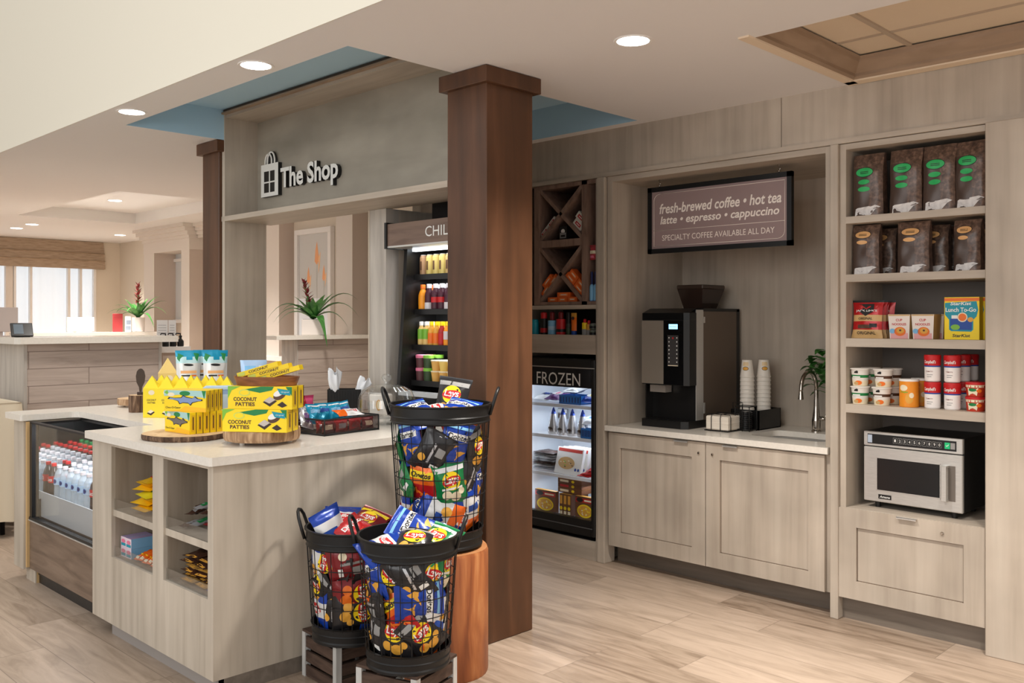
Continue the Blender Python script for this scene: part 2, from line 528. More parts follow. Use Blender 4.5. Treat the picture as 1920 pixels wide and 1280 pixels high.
def chip_bag(kind, seed, w=.165, h=.22, t=.065):
    mb = MB()
    bag = Bag(w, h, t, seed)
    f = bag.fn(); g = bag.fn(.0022); k = bag.fn(.003)
    if kind in ('dark', 'green', 'maroon'):
        base = {'dark': F_BLACK, 'green': F_GREEN, 'maroon': F_MAROON}[kind]
        bag.build(mb, base)
        if seed % 5.4 > 3.2:      # turned bag: plain back with a seam and small print
            mb.rect(-w * .04, w * .04, h * .08, h * .92, F_SILVER if kind == 'dark' else GREY, fn=f); mb.disc(-w * .24, h * .34, w * .13, w * .12, GOLD if kind == 'dark' else CRM, fn=f)
            mb.rect(w * .12, w * .38, h * .5, h * .7, GREY, fn=f); mb.rect(w * .12, w * .38, h * .2, h * .3, WHITE, fn=f)
            return mb
        mb.disc(0, h * .60, w * .30, w * .27, YEL, fn=f); mb.disc(0, h * .60, w * .31, w * .13, RED, fn=g, rot=.12)
        mb.text('Lays', w * .48, WHITE, 0, h * .605, fn=k, bold=.02, shear=.1)
        chip = GOLD if kind == 'dark' else (CRM if kind == 'green' else ORG)
        for (x, z, r) in ((-.2, .30, .15), (.08, .24, .17), (.28, .34, .11)): mb.disc(x * w, z * h, r * w, r * w * .9, chip, fn=f)
        mb.rect(-w * .34, w * .34, h * .41, h * .455, WHITE if kind != 'dark' else GREY, fn=f) if kind == 'green' else None
        mb.rect(-w * .47, w * .47, h * .80, h * .90, GREY if kind == 'dark' else (F_WHITE if kind == 'green' else YEL), fn=f)
    elif kind == 'blue':
        bag.build(mb, F_BLUE)
        for (x, z, r) in ((-.16, .40, .24), (.2, .30, .20)):
            mb.poly([(x * w - r * w, z * h + r * w * .55), (x * w + r * w, z * h + r * w * .5), (x * w - .1 * w, z * h - r * w)], GOLD, fn=f)
        mb.rect(-w * .44, w * .44, h * .60, h * .74, WHITE, fn=f); mb.text('Doritos', w * .72, INK, 0, h * .67, fn=g, bold=.02, shear=.12)
        mb.rect(-w * .47, w * .47, h * .84, h * .9, SKY, fn=f)
    elif kind == 'red':
        bag.build(mb, F_RED)
        mb.text('Doritos', w * .78, WHITE, 0, h * .68, fn=g, bold=.02, shear=.12)
        for (x, z, r) in ((-.14, .36, .26), (.22, .28, .2)):
            mb.poly([(x * w - r * w, z * h + r * w * .55), (x * w + r * w, z * h + r * w * .5), (x * w - .1 * w, z * h - r * w)], ORG, fn=f)
    elif kind == 'orange':
        bag.build(mb, lambda u, v: F_RED if v < .42 else F_ORANGE, F_ORANGE)
        mb.rect(-w * .42, w * .42, h * .56, h * .73, YEL, fn=f); mb.text('Cheetos', w * .72, INK, 0, h * .645, fn=g, bold=.03, shear=.15)
        for i in range(7):
            a = i * .9; mb.disc((-.3 + .1 * i) * w, (.25 + .06 * math.sin(a)) * h, w * .10, w * .035, ORG, fn=f, rot=a)
    elif kind == 'white':
        bag.build(mb, lambda u, v: F_ORANGE if v < .3 else (F_WHITE if v < .78 else F_BLUE), F_WHITE)
        mb.rect(-w * .40, w * .1, h * .45, h * .60, BLU, fn=f); mb.disc(w * .2, h * .38, w * .16, w * .16, GOLD, fn=f)
    elif kind == 'ruffles':
        bag.build(mb, lambda u, v: F_WHITE if .36 < v < .66 else F_BLUE, F_BLUE)
        mb.disc(0, h * .5, w * .32, h * .10, RED, fn=f); mb.text('Ruffles', w * .56, WHITE, 0, h * .5, fn=g, bold=.02, shear=.1)
    return mb

def carton(w, d, h, mf, ms, mt, deco=None, bev=.0012):
    """printed box, front to -Y; deco(mb) adds the print"""
    mb = MB()
    x, y = w / 2, d
    mb.add([(-x, 0, 0), (x, 0, 0), (x, 0, h), (-x, 0, h)], [(0, 1, 2, 3)], mf)
    mb.add([(-x, y, 0), (x, y, 0), (x, y, h), (-x, y, h)], [(0, 3, 2, 1)], mf)
    mb.add([(-x, 0, 0), (-x, y, 0), (-x, y, h), (-x, 0, h)], [(0, 3, 2, 1)], ms)
    mb.add([(x, 0, 0), (x, y, 0), (x, y, h), (x, 0, h)], [(0, 1, 2, 3)], ms)
    mb.add([(-x, 0, h), (x, 0, h), (x, y, h), (-x, y, h)], [(0, 1, 2, 3)], mt)
    mb.add([(-x, 0, 0), (x, 0, 0), (x, y, 0), (-x, y, 0)], [(0, 3, 2, 1)], ms)
    if deco: deco(mb)
    return mb

def bottle(prof, liquid, zl, cap, label, lz0, lz1, seg=16, logo=None, shell=None):
    """returns list of (partname, MB)"""
    out = []
    m = MB(); m.lathe(prof, seg, liquid); out.append(('bottle_body', m))
    r = max(p[0] for p in prof)
    zt = prof[-1][1]
    if label:
        m = MB(); m.lathe([(r + .0006, lz0), (r + .0006, lz1)], seg, label, capb=False, capt=False)
        if logo: logo(m, r + .0012)
        out.append(('label', m))
    rc = prof[-1][0] + .002
    m = MB(); m.lathe([(rc, zt - .012), (rc, zt + .004), (rc - .002, zt + .006), (0, zt + .006)], seg, cap, capb=False); out.append(('cap', m))
    return out

def cyl_fn(r):
    """wrap print around a can of radius r (front at -Y)"""
    return lambda x, z: (r * math.sin(x / r), -r * math.cos(x / r), z)

def make(name, label, cat, parts, loc, rot=0, group=None):
    """thing with parts [(name, MB)]; one part -> single mesh thing"""
    if isinstance(parts, MB):
        o = parts.build(name); o.location = loc
        if isinstance(rot, (tuple, list)): o.rotation_euler = [math.radians(a) for a in rot]
        else: o.rotation_euler.z = math.radians(rot)
        return tag(o, label, cat, group)
    t = thing(name, label, cat, loc, rot, group)
    for n, m in parts: m.build(n, t)
    return t
# ------------------------------------------------------------------ shared materials
WASH = ramp_mat('grey_washed_wood', [C(170, 157, 142), C(182, 169, 154), C(190, 178, 163)], (6, 6, .35), 3.0, 5, .48, .25, .02, .35, blotch=.15)
WASHH = ramp_mat('grey_washed_wood_lengthwise', [C(172, 159, 144), C(184, 171, 156), C(194, 182, 167)], (6, .4, 6), 3.2, 7, .48, .4, .05, .35, blotch=.07)
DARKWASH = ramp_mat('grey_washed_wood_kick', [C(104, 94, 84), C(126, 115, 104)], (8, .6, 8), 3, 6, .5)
EDGE = mat('pale_edge_band', C(196, 184, 168), .5)
BROWN = ramp_mat('red_brown_maple', [C(72, 47, 31), C(85, 55, 36), C(98, 65, 44)], (4, 4, .4), 3.0, 5, .38, .6, .02, .4, blotch=.2)
ESPRESSO = ramp_mat('espresso_wood', [C(112, 88, 76), C(136, 110, 97), C(150, 124, 110)], (6, 6, 1.2), 4, 6, .45)
MAUVE = brick_mat('mauve_grey_plank', C(166, 150, 140), C(198, 182, 171), C(132, 117, 108), 1.25, .137, (0.05, .0, 1.44), (math.radians(90), 0, 0), .37, 2, .003, [C(184, 168, 157)], .5, .3, (1.6, 14, 14), .28)
POST = ramp_mat('pale_post_wood', [C(168, 160, 152), C(186, 178, 169), C(198, 190, 180)], (6, 6, .6), 3, 6, .5)
CEIL = mat('ceiling_paint', C(230, 227, 226), .85, spec=.2, bump=.05, bscale=120)
CREAM = mat('bulkhead_paint', C(238, 231, 214), .85, spec=.2, bump=.04, bscale=120)
BLUE = mat('blue_cove_paint', C(180, 212, 232), .8, spec=.2, bump=.04, bscale=120)
WALLP = mat('beige_wall_paint', C(222, 210, 193), .85, spec=.2, bump=.05, bscale=90)
TRIMP = mat('pale_millwork_paint', C(224, 214, 204), .6, spec=.3)
REVEAL = mat('taupe_reveal_tone', C(206, 190, 177), .7, spec=.2)
WHITEP = mat('white_trim_paint', C(236, 232, 228), .5, spec=.4)
QUARTZ = ramp_mat('cream_quartz', [C(226, 219, 208), C(230, 223, 212), C(234, 227, 217)], (1, 1, 1), 60, 4, .22, 0, 0, .5)
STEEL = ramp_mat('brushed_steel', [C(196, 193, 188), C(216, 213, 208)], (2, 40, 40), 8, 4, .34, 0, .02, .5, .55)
CHROME = mat('nickel', C(190, 182, 172), .22, 1.0)
BLACK = mat('black_plastic', C(26, 25, 25), .35)
BLACKM = mat('black_metal', C(34, 33, 33), .42, .4)
DARK = mat('dark_interior', C(44, 38, 36), .7)
GLASS = glass_mat('clear_glass', (1, 1, 1, 1), .1)
WHITE = mat('white_print', C(240, 238, 234), .5)
LAMP = mat('lamp_disc', C(255, 250, 240), .5, emit=(1, .96, .9, 1), estr=14)

_TN = [0]
def trim(b):
    _TN[0] += 1
    return tag(b.build('trim_%d' % _TN[0]), kind='structure')

# ------------------------------------------------------------------ floor
FLOOR = brick_mat('wood_look_tile', C(122, 103, 86), C(184, 164, 146), C(132, 116, 100), 1.2, .245, (0, 0, 0), (0, 0, 0), .3333, 3, .0020, [C(154, 135, 117), C(172, 152, 134)], .42, .35, (2.0, 13, 1), .42, .12)
_nt = FLOOR.node_tree
for n in _nt.nodes:
    if n.type == 'MAPPING' and tuple(n.inputs['Scale'].default_value) == (1, 1, 1):
        n.inputs['Rotation'].default_value = (0, 0, math.radians(-90))
        n.inputs['Location'].default_value = (-.435, 1.614 % .245, 0)
fb = WB()
fb.box(-4.5, 8, -5, 15.4, -.05, 0, FLOOR)
tag(fb.build('floor'), kind='structure')

ZC = 2.885
# ------------------------------------------------------------------ ceiling with its recesses
cb = WB()
XE = 2.232
def ceil_with_holes(b, x0, x1, y0, y1, holes, z, t, m):
    xs = sorted({x0, x1} | {h[0] for h in holes} | {h[1] for h in holes})
    ys = sorted({y0, y1} | {h[2] for h in holes} | {h[3] for h in holes})
    for i in range(len(xs) - 1):
        for j in range(len(ys) - 1):
            cx, cy = (xs[i] + xs[i + 1]) / 2, (ys[j] + ys[j + 1]) / 2
            if any(h[0] < cx < h[1] and h[2] < cy < h[3] for h in holes): continue
            b.add([(xs[i], ys[j], z), (xs[i + 1], ys[j], z), (xs[i + 1], ys[j + 1], z), (xs[i], ys[j + 1], z)], [(0, 3, 2, 1)], m)
COVE = (2.485, 4.70, 3.505, 5.955)
TRAY = (3.70, 5.12, 9.05, 11.97)
REC = (3.69, 4.705, -1.2, 2.10)
ceil_with_holes(cb, XE, 6.6, -2.5, 15.4, [COVE, TRAY, REC], ZC, .1, CEIL)
ceil = tag(cb.build('ceiling'), kind='structure')
def recess(name, h, zt, m, mtop):
    b = WB()
    x0, x1, y0, y1 = h
    b.add([(x0, y0, ZC), (x1, y0, ZC), (x1, y1, ZC), (x0, y1, ZC), (x0, y0, zt), (x1, y0, zt), (x1, y1, zt), (x0, y1, zt)],
          [(0, 4, 5, 1), (1, 5, 6, 2), (2, 6, 7, 3), (3, 7, 4, 0)], m)
    b.add([(x0, y0, zt), (x1, y0, zt), (x1, y1, zt), (x0, y1, zt)], [(0, 3, 2, 1)], mtop)
    return b.build(name, ceil)
recess('blue_cove', COVE, 3.095, BLUE, BLUE)
recess('tray_recess', TRAY, 3.02, WHITEP, CEIL)
area_light('cove_light', (4.4, 10.5, 2.93), 1.0, 1.0, (1, .95, .88), (180, 0, 0), 2.2)
ACT = mat('acoustic_tile', C(226, 208, 184), .9, spec=.1, bump=.35, bscale=260)
recess('tile_recess', REC, 2.995, TRIMP, ACT)
# crown moulding round the tile recess, light flat strip below it, and the T-bars of the tile grid
b = WB()
CROWN = ramp_mat('crown_moulding_wood', [C(150, 126, 104), C(168, 143, 120)], (1, 1, 6), 4, 4, .5)
prof = [(0, ZC), (.012, ZC + .012), (.012, ZC + .028), (.03, ZC + .05), (.05, ZC + .075), (.055, ZC + .09), (.062, ZC + .102)]
x0, x1, y0, y1 = REC
for k in range(len(prof) - 1):
    (a, za), (c, zb) = prof[k], prof[k + 1]
    b.add([(x0 + a, y0 + a, za), (x1 - a, y0 + a, za), (x1 - a, y1 - a, za), (x0 + a, y1 - a, za),
           (x0 + c, y0 + c, zb), (x1 - c, y0 + c, zb), (x1 - c, y1 - c, zb), (x0 + c, y1 - c, zb)],
          [(0, 4, 5, 1), (1, 5, 6, 2), (2, 6, 7, 3), (3, 7, 4, 0)], CROWN)
b.build('crown_moulding', ceil)
b = WB()
w = .055
STRIP = mat('pale_strip_paint', C(232, 212, 186), .6)
b.box(x0 - w, x1 + w, y1, y1 + w, ZC - .008, ZC, STRIP)
b.box(x1, x1 + .075, y0, y1 + w, ZC - .008, ZC, STRIP)
b.build('flat_strip', ceil)
b = WB()
TBAR = mat('grid_bar_paint', C(188, 170, 150), .6)
b.box(x0 + .06, x1 - .06, 1.775, 1.80, 2.985, 2.995, TBAR)
b.box(x0 + .06, x1 - .06, .565, .59, 2.985, 2.995, TBAR)
b.box(4.37, 4.385, y0 + .06, y1 - .06, 2.988, 2.995, TBAR)
b.build('grid_bars', ceil)

b = WB()
b.box(XE - .001, XE + .08, -2.5, 15.4, ZC + .002, 4.6, CREAM)
tag(b.build('wall_left'), kind='structure')

# recessed downlights: bright disc in a slim ring, each with its own lamp
def downlight(x, y, z, label, power, r=.074):
    t = thing('recessed_light', label, 'ceiling light', (x, y, z))
    m = MB(); m.lathe([(r, -.004), (r + .012, -.005), (r + .014, 0)], 24, WHITEP, capb=False, capt=False)
    m.build('trim_ring', t)
    m = MB(); m.lathe([(0, -.0035), (r, -.0035)], 24, LAMP, capb=False, capt=False)
    m.build('lamp_disc', t)
    l = bpy.data.lights.new('downlight', 'SPOT')
    l.energy = power; l.color = (1, .95, .88); l.spot_size = math.radians(112); l.spot_blend = 1.0; l.shadow_soft_size = .13
    o = bpy.data.objects.new('downlight', l); COL.objects.link(o); o.location = (x, y, z - .03)
    return t
for x, y, lab, pw in [
        (2.353, 4.095, 'recessed light in the ceiling edge strip beside the blue cove', 30),
        (2.351, 5.549, 'recessed light in the ceiling strip left of the blue cove corner', 40),
        (3.342, 2.517, 'recessed light in front of the coffee alcove, right of the brown column', 250),
        (3.784, 9.58, 'far ceiling light nearest the corner of the left brown column', 260),
        (3.734, 10.771, 'far ceiling light at the left end of the tray recess', 260),
        (4.391, 10.824, 'far ceiling light inside the tray recess near its corner', 260),
        (4.186, 12.998, 'smaller of two far ceiling lights above the window shade', 260),
        (4.207, 13.678, 'leftmost far ceiling light just above the window shade', 260),
        (5.629, 13.70, 'far ceiling light left of the crown moulding', 260)]:
    zz = ZC if not (TRAY[0] < x < TRAY[1] and TRAY[2] < y < TRAY[3]) else 3.02
    downlight(x, y, zz, lab, pw)
# added spots without fixtures: ceiling rows outside the frame, and unseen lobby fill
for x, y, pw in [(3.34, .6, 260), (3.34, -1.0, 130), (4.7, 7.1, 110), (4.6, 9.4, 110), (2.9, 7.2, 70), (2.35, 2.0, 26), (2.35, .4, 30)]:
    l = bpy.data.lights.new('downlight', 'SPOT')
    l.energy = pw; l.color = (1, .95, .88); l.spot_size = math.radians(112); l.spot_blend = 1.0; l.shadow_soft_size = .13
    o = bpy.data.objects.new('downlight', l); COL.objects.link(o); o.location = (x, y, ZC - .03)

# ------------------------------------------------------------------ far lobby walls
b = WB(); Y = 15.2
WX0, WX1, WZ0, WZ1 = 3.0, 5.86, .75, 2.62
b.box(2.2, WX0, Y, Y + .15, 0, ZC, WALLP); b.box(WX1, 6.4, Y, Y + .15, 0, ZC, WALLP)
b.box(WX0, WX1, Y, Y + .15, 0, WZ0, WALLP); b.box(WX0, WX1, Y, Y + .15, WZ1, ZC, WALLP)
b.box(-3, 2.2, Y, Y + .15, 0, 4.6, WALLP)
tag(b.build('wall_back'), kind='structure')
b = WB()
XL = 5.93
b.box(XL, XL + .1, 6.3, 12.85, 0, ZC, WALLP)
b.box(XL, 6.3, 12.85, 12.95, 0, ZC, WALLP)
b.box(6.24, 6.34, 12.95, Y, 0, ZC, WALLP)
wl = tag(b.build('wall_right_lobby'), kind='structure')
# pilasters, ledge, crowns of the lobby alcoves
for (ya, yb, px, zt) in [(9.45, 9.78, 5.73, ZC), (8.0, 8.3, 5.73, ZC), (12.48, 12.81, 5.6, 2.72), (11.43, 11.66, 5.6, 2.72), (10.6, 11.0, 5.73, ZC)]:
    zt -= .003; b = WB(); b.box(px, XL, ya, yb, 1.2 if px > 5.7 else 0, zt, TRIMP)
    b.add([(px - .0, ya - .0008, 1.2 if px > 5.7 else 0), (XL, ya - .0008, 1.2 if px > 5.7 else 0), (XL, ya - .0008, zt), (px, ya - .0008, zt)], [(0, 1, 2, 3)], REVEAL)  # side face coloured darker than the pilaster's front
    trim(b)
b = WB(); b.box(5.62, XL, 7.9, 10.3, 1.15, 1.2, WHITEP); trim(b)
b = WB(); b.box(5.72, XL, 7.9, 10.3, 0, 1.15, REVEAL); trim(b)
b = WB(); b.box(5.60, 5.66, 10.12, 10.2, 1.2, ZC, WHITEP); trim(b)
b = WB()
for k, (px, z0, z1) in enumerate([(5.58, 2.70, 2.74), (5.55, 2.74, 2.79), (5.51, 2.79, 2.84), (5.47, 2.84, ZC)]):
    b.box(px - .004, XL, 11.40 - .02 * k, 12.82 + .02 * k, z0, z1, TRIMP)
for k, (px, z0, z1) in enumerate([(5.70, 2.70, 2.74), (5.67, 2.74, 2.79), (5.64, 2.79, 2.84), (5.60, 2.84, ZC)]):
    b.box(px, XL, 10.3, 11.40, z0, z1, TRIMP)
b.box(5.594, XL, 11.42, 12.815, 2.55, 2.70, TRIMP)
trim(b)
for (y0_, y1_, nm) in [(11.66, 12.48, 'alcove_panel')]:
    b = WB(); b.box(XL - .02, XL, y0_, y1_, 1.62, 2.62, mat('frosted_panel', C(214, 216, 216), .4)); b.box(XL - .05, XL, y0_, y1_, 1.58, 1.63, WHITEP); b.box(XL - .05, XL, y0_, y1_, 2.44, 2.48, WHITEP)
    trim(b)

# window: panes, mullions, daylight as curtain glow
wb = WB()
for xx in (WX0, 4.52, 4.63, 4.86, 5.42, 5.6, WX1 - .04):
    wb.box(xx, xx + (.1 if xx == 4.52 else .035), Y - .02, Y + .06, WZ0, WZ1, WHITEP if xx != 4.52 else TRIMP)
wb.box(WX0, WX1, Y - .02, Y + .06, WZ0, WZ0 + .05, WHITEP); wb.box(WX0, WX1, Y - .02, Y + .06, WZ1 - .05, WZ1, WHITEP)
wob = tag(wb.build('window_1'), kind='structure')
b = WB(); b.box(WX0, WX1, Y + .03, Y + .034, WZ0, WZ1, GLASS); b.build('pane', wob)
# sheer curtain behind the glass line of the lobby window
SHEER = mat('sheer_curtain', C(206, 210, 214), .9, emit=(.80, .86, .92, 1), estr=.42)  # emission puts the daylight into the curtain itself
b = WB()
b.grid(lambda u, v: (WX0 + u * (WX1 - WX0), Y + .1 + .015 * math.sin(u * 95), WZ0 + v * (WZ1 - WZ0)), 160, 1, SHEER)
b.build('sheer_curtain', wob)
# roman shade
SHADE = ramp_mat('woven_shade_fabric', [C(150, 128, 108), C(176, 154, 132), C(188, 166, 144)], (1.2, 1, 14), 6, 6, .8, 0, .1)
t = thing('roman_shade', 'taupe woven roman shade folded over the far lobby window', 'window shade', (4.6, 15.1, 2.42))
b = WB()
pf = [(0.02, 2.88), (.03, 2.80), (.05, 2.70), (.085, 2.69), (.06, 2.68), (.08, 2.58), (.11, 2.57), (.08, 2.56), (.10, 2.44), (.02, 2.44)]
for k in range(len(pf) - 1):
    b.add([(3.0, Y - pf[k][0], pf[k][1]), (5.97, Y - pf[k][0], pf[k][1]), (5.97, Y - pf[k + 1][0], pf[k + 1][1]), (3.0, Y - pf[k + 1][0], pf[k + 1][1])], [(0, 1, 2, 3)], SHADE)
b.add([(5.97, Y - .02, 2.88)] + [(5.97, Y - a, z) for a, z in pf], [list(range(len(pf) + 1))], SHADE)
b.build('shade_fabric', t)

# ------------------------------------------------------------------ columns
def column(x0, x1, y0, y1, label, a=.032):
    t = thing('wooden_column', label, 'column', ((x0 + x1) / 2, (y0 + y1) / 2, 0))
    b = WB(); b.box(x0, x1, y0, y1, 0, ZC - .06, BROWN, .004); b.build('shaft', t)
    b = WB(); b.box(x0 - a, x1 + a, y0 - a, y1 + a, 2.802, ZC - .002, BROWN, .003); b.build('capital', t)
    return t
column(3.165, 3.502, 3.29, 3.584, 'large red-brown wooden column in the foreground beside the island')
column(3.15, 3.45, 5.985, 6.225, 'farther red-brown wooden column at the left end of the shop wall')

# ------------------------------------------------------------------ shop wall: header, lip, jamb, chiller niche
SHOPW = ramp_mat('grey_green_washed_panel', [C(148, 140, 126), C(160, 151, 137), C(170, 161, 147)], (2, .7, 2.6), 2.2, 6, .5, .3, .02, .35, blotch=.12)

b = WB(); b.box(3.175, 3.5, 5.944, 5.98, 0, 3.09, WASH)
b.box(3.172, 3.1755, 5.944, 5.98, 0, 3.06, EDGE); tag(b.build('wall_shop_left'), kind='structure')
b = WB(); b.box(3.43, 3.54, 3.6, 5.943, 2.349, 3.04, SHOPW); tag(b.build('wall_shop_header'), kind='structure')
b = WB(); b.box(3.17, 3.56, 3.588, 5.985, 2.314, 2.348, WASHH); trim(b)
b = WB(); b.box(3.18, 3.54, 3.588, 5.943, 3.04, 3.06, WASHH); trim(b)
b = WB(); b.box(3.15, 3.20, 3.588, 5.95, 3.06, 3.072, CROWN); b.box(3.165, 3.20, 3.588, 5.95, 3.072, 3.093, mat('shadow_gap', C(80, 68, 58), .7)); trim(b)
b = WB(); b.box(3.5, 3.6, 4.535, 4.70, 0, 2.312, POST); trim(b)
b = WB(); b.box(3.497, 3.6, 4.70, 4.712, 0, 2.312, EDGE); trim(b)
b = WB(); b.box(3.6, 3.90, 4.535, 4.60, 0, 2.312, WASH); trim(b)
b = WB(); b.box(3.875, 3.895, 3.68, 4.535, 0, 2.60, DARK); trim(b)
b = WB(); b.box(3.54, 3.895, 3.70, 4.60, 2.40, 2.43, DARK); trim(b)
b = WB(); b.box(3.52, 3.78, 3.586, 3.604, 0, 2.312, WASH); trim(b)
b = WB(); b.box(3.895, 5.65, 4.672, 4.76, 0, ZC - .002, WASH); tag(b.build('wall_light_block'), kind='structure')  # unseen wall added to close the gap and block stray light
b = WB(); b.box(3.54, 3.60, 3.70, 5.94, 2.43, ZC, WASH); tag(b.build('wall_shop_rear'), kind='structure')

# ------------------------------------------------------------------ coffee wall: fascia, pilasters, end panel, alcove lining
XW = 4.79
XB = 5.62
b = WB(); b.box(XW, XW + .08, 2.563, 4.67, 2.60, ZC, WASH); trim(b)
b = WB(); b.box(XW, XW + .08, -.9, 2.559, 2.60, ZC, WASH); trim(b)
b = WB(); b.box(XW - .006, XW + .08, -.9, 4.67, 2.575, 2.602, WASHH); trim(b)
b = WB(); b.box(XW - .014, XW + .1, 3.836, 3.898, 0, 2.574, WASH, .003); trim(b)
b = WB(); b.box(XW - .014, XW + .1, 2.2205, 2.266, 0, 2.574, WASH, .003); trim(b)
b = WB(); b.box(XW - .03, XW + .1, -.9, 1.474, 0, 2.574, WASH, .003); trim(b)
b = WB(); b.box(XW + .012, XB, 3.787, 3.827, .923, 2.573, WASH); tag(b.build('wall_alcove_left'), kind='structure')
b = WB(); b.box(XW + .012, XB, 2.275, 2.303, .923, 2.573, WASH); tag(b.build('wall_alcove_right'), kind='structure')
b = WB(); b.box(XW + .012, XB, 2.3035, 3.7865, 2.538, 2.573, WASHH); trim(b)
b = WB(); b.box(XB + .001, XB + .03, 2.275, 3.827, .90, 2.573, WASH); tag(b.build('wall_alcove_back'), kind='structure')
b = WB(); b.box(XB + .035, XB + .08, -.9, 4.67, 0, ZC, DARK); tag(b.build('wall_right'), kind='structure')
# ------------------------------------------------------------------ coffee alcove: base cabinet, worktop, sink, faucet
def shaker(b, y0, y1, z0, z1, x, m, fw=.095, th=.024, rec=.012):
    """door or drawer front facing -X, front plane at x"""
    b.box(x, x + th, y0, y0 + fw, z0, z1, m); b.box(x, x + th, y1 - fw, y1, z0, z1, m)
    b.box(x, x + th, y0 + fw, y1 - fw, z0, z0 + fw, m); b.box(x, x + th, y0 + fw, y1 - fw, z1 - fw, z1, m)
    b.box(x + rec, x + th, y0 + fw, y1 - fw, z0 + fw, z1 - fw, m)
    g = mat('brown_glaze', C(116, 100, 86), .6)
    e = .005
    ya, yb, za, zb = y0 + fw, y1 - fw, z0 + fw, z1 - fw
    xx = x + rec - .0006
    b.box(xx, x + rec, ya, yb, za, za + e, g); b.box(xx, x + rec, ya, yb, zb - e, zb, g)
    b.box(xx, x + rec, ya, ya + e, za, zb, g); b.box(xx, x + rec, yb - e, yb, za, zb, g)
def tab_pull(y, z, x, w, parent):
    b = WB(); b.box(x - .018, x + .004, y - w / 2, y + w / 2, z - .002, z + .001, STEEL); b.box(x - .018, x - .016, y - w / 2, y + w / 2, z - .009, z, STEEL)
    return b.build('tab_pull', parent)
def lock(y, z, x, parent):
    b = WB(); b.lathe([(.0085, 0), (.0085, .006), (.006, .009), (0, .009)], 14, CHROME, M=T(x, y, z) @ Ry(-90)); b.box(x - .0095, x - .008, y - .001, y + .001, z - .005, z + .005, BLACK)
    return b.build('lock', parent)

t = thing('base_cabinet', 'grey-washed two-door base cabinet under the coffee machine worktop', 'cabinet', (5.2, 3.05, 0))
b = WB()
b.box(4.815, 5.60, 2.28, 2.30, .125, .883, WASH); b.box(4.815, 5.60, 3.805, 3.825, .125, .883, WASH); b.box(5.585, 5.60, 2.30, 3.805, .125, .883, WASH); b.box(4.815, 5.585, 2.30, 3.805, .125, .145, WASH); b.box(4.815, 4.835, 2.30, 3.805, .145, .883, WASH); b.build('carcass', t)
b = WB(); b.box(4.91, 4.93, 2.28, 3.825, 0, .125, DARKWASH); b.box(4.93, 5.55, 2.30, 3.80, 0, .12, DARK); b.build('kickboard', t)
for (y0, y1, hy, ly) in [(3.0645, 3.809, 3.232, 3.108), (2.3035, 3.0585, 2.887, 3.012)]:
    b = WB(); shaker(b, y0, y1, .128, .876, XW, WASH)
    d = b.build('door', t)
    bb = MB(); bb.box(-.018, .004, -.05, .05, -.002, .001, STEEL, M=T(XW, hy, .875)); bb.box(-.018, -.016, -.05, .05, -.009, 0, STEEL, M=T(XW, hy, .875))
    o = bb.build('tab_pull'); o.parent = d; o.location = -d.parent.location
    bb = MB(); bb.lathe([(.0085, 0), (.0085, .006), (.006, .009), (0, .009)], 14, CHROME, M=T(XW, ly, .81) @ Ry(-90)); bb.box(-.0095, -.008, -.001, .001, -.005, .005, BLACK, M=T(XW, ly, .81))
    o = bb.build('lock'); o.parent = d; o.location = -d.parent.location

t = thing('worktop', 'cream quartz worktop with the steel sink cut into it, in the coffee alcove', 'worktop', (5.2, 3.05, .887))
b = WB()
sx0, sx1, sy0, sy1 = 4.985, 5.34, 2.40, 2.885
for (a, c, d, e) in [(4.772, sx0, 2.278, 3.829), (sx1, 5.617, 2.278, 3.829), (sx0, sx1, 2.278, sy0), (sx0, sx1, sy1, 3.829)]:
    b.box(a, c, d, e, .887, .922, QUARTZ)
for (cx, cy, a) in [(sx0, sy0, 0), (sx1, sy0, 90), (sx1, sy1, 180), (sx0, sy1, 270)]:
    r = .06
    pts = [(0, 0)] + [(r - r * math.sin(math.radians(k * 11.25)), r - r * math.cos(math.radians(k * 11.25))) for k in range(9)][::-1]
    b.prism([(0, 0), (r, 0)] + [(r - r * math.sin(math.radians(k * 11.25)), r - r * math.cos(math.radians(k * 11.25))) for k in range(1, 9)], .887, .922, QUARTZ, M=T(cx, cy, 0) @ Rz(a))
b.build('slab', t)
t = thing('sink', 'stainless undermount sink set in the cream worktop below the faucet', 'sink', (5.16, 2.64, .74))
b = MB()
def rr(w, d, r, n=6):
    p = []
    for cx, cy, a in [(w - r, d - r, 0), (-w + r, d - r, 90), (-w + r, -d + r, 180), (w - r, -d + r, 270)]:
        for k in range(n + 1):
            q = math.radians(a + 90 * k / n); p.append((cx + r * math.cos(q), cy + r * math.sin(q)))
    return p
rings = [(.19, .255, .08, .145), (.178, .243, .07, .145), (.172, .237, .06, .02), (.15, .215, .05, .0), (.03, .03, .029, -.004)]
vs = []; fs = []
for w, d, r, z in rings: vs += [(x, y, z) for x, y in rr(w, d, r)]
n = 28
for k in range(len(rings) - 1):
    for i in range(n): fs.append((k * n + i, k * n + (i + 1) % n, (k + 1) * n + (i + 1) % n, (k + 1) * n + i))
b.add(vs, fs, STEEL, True); b.build('basin', t)
b = MB(); b.lathe([(.04, .0), (.03, -.004), (.0, -.006)], 18, CHROME); b.build('drain', t)
t = thing('faucet', 'brushed nickel gooseneck faucet arching over the alcove sink', 'faucet', (5.42, 2.66, .922))
b = MB(); b.lathe([(.03, 0), (.03, .008), (.024, .014), (.026, .03), (.027, .07), (.022, .10), (.017, .16), (.0145, .22), (.0135, .26)], 20, CHROME); b.build('body', t)
pts = [(0, 0, .255)] + [(-.10 + .10 * math.cos(math.radians(a)), 0, .275 + .105 * math.sin(math.radians(a))) for a in range(0, 181, 15)] + [(-.203, 0, .262)]
b = MB(); b.tube(pts, .0125, CHROME, 12); b.build('neck', t)
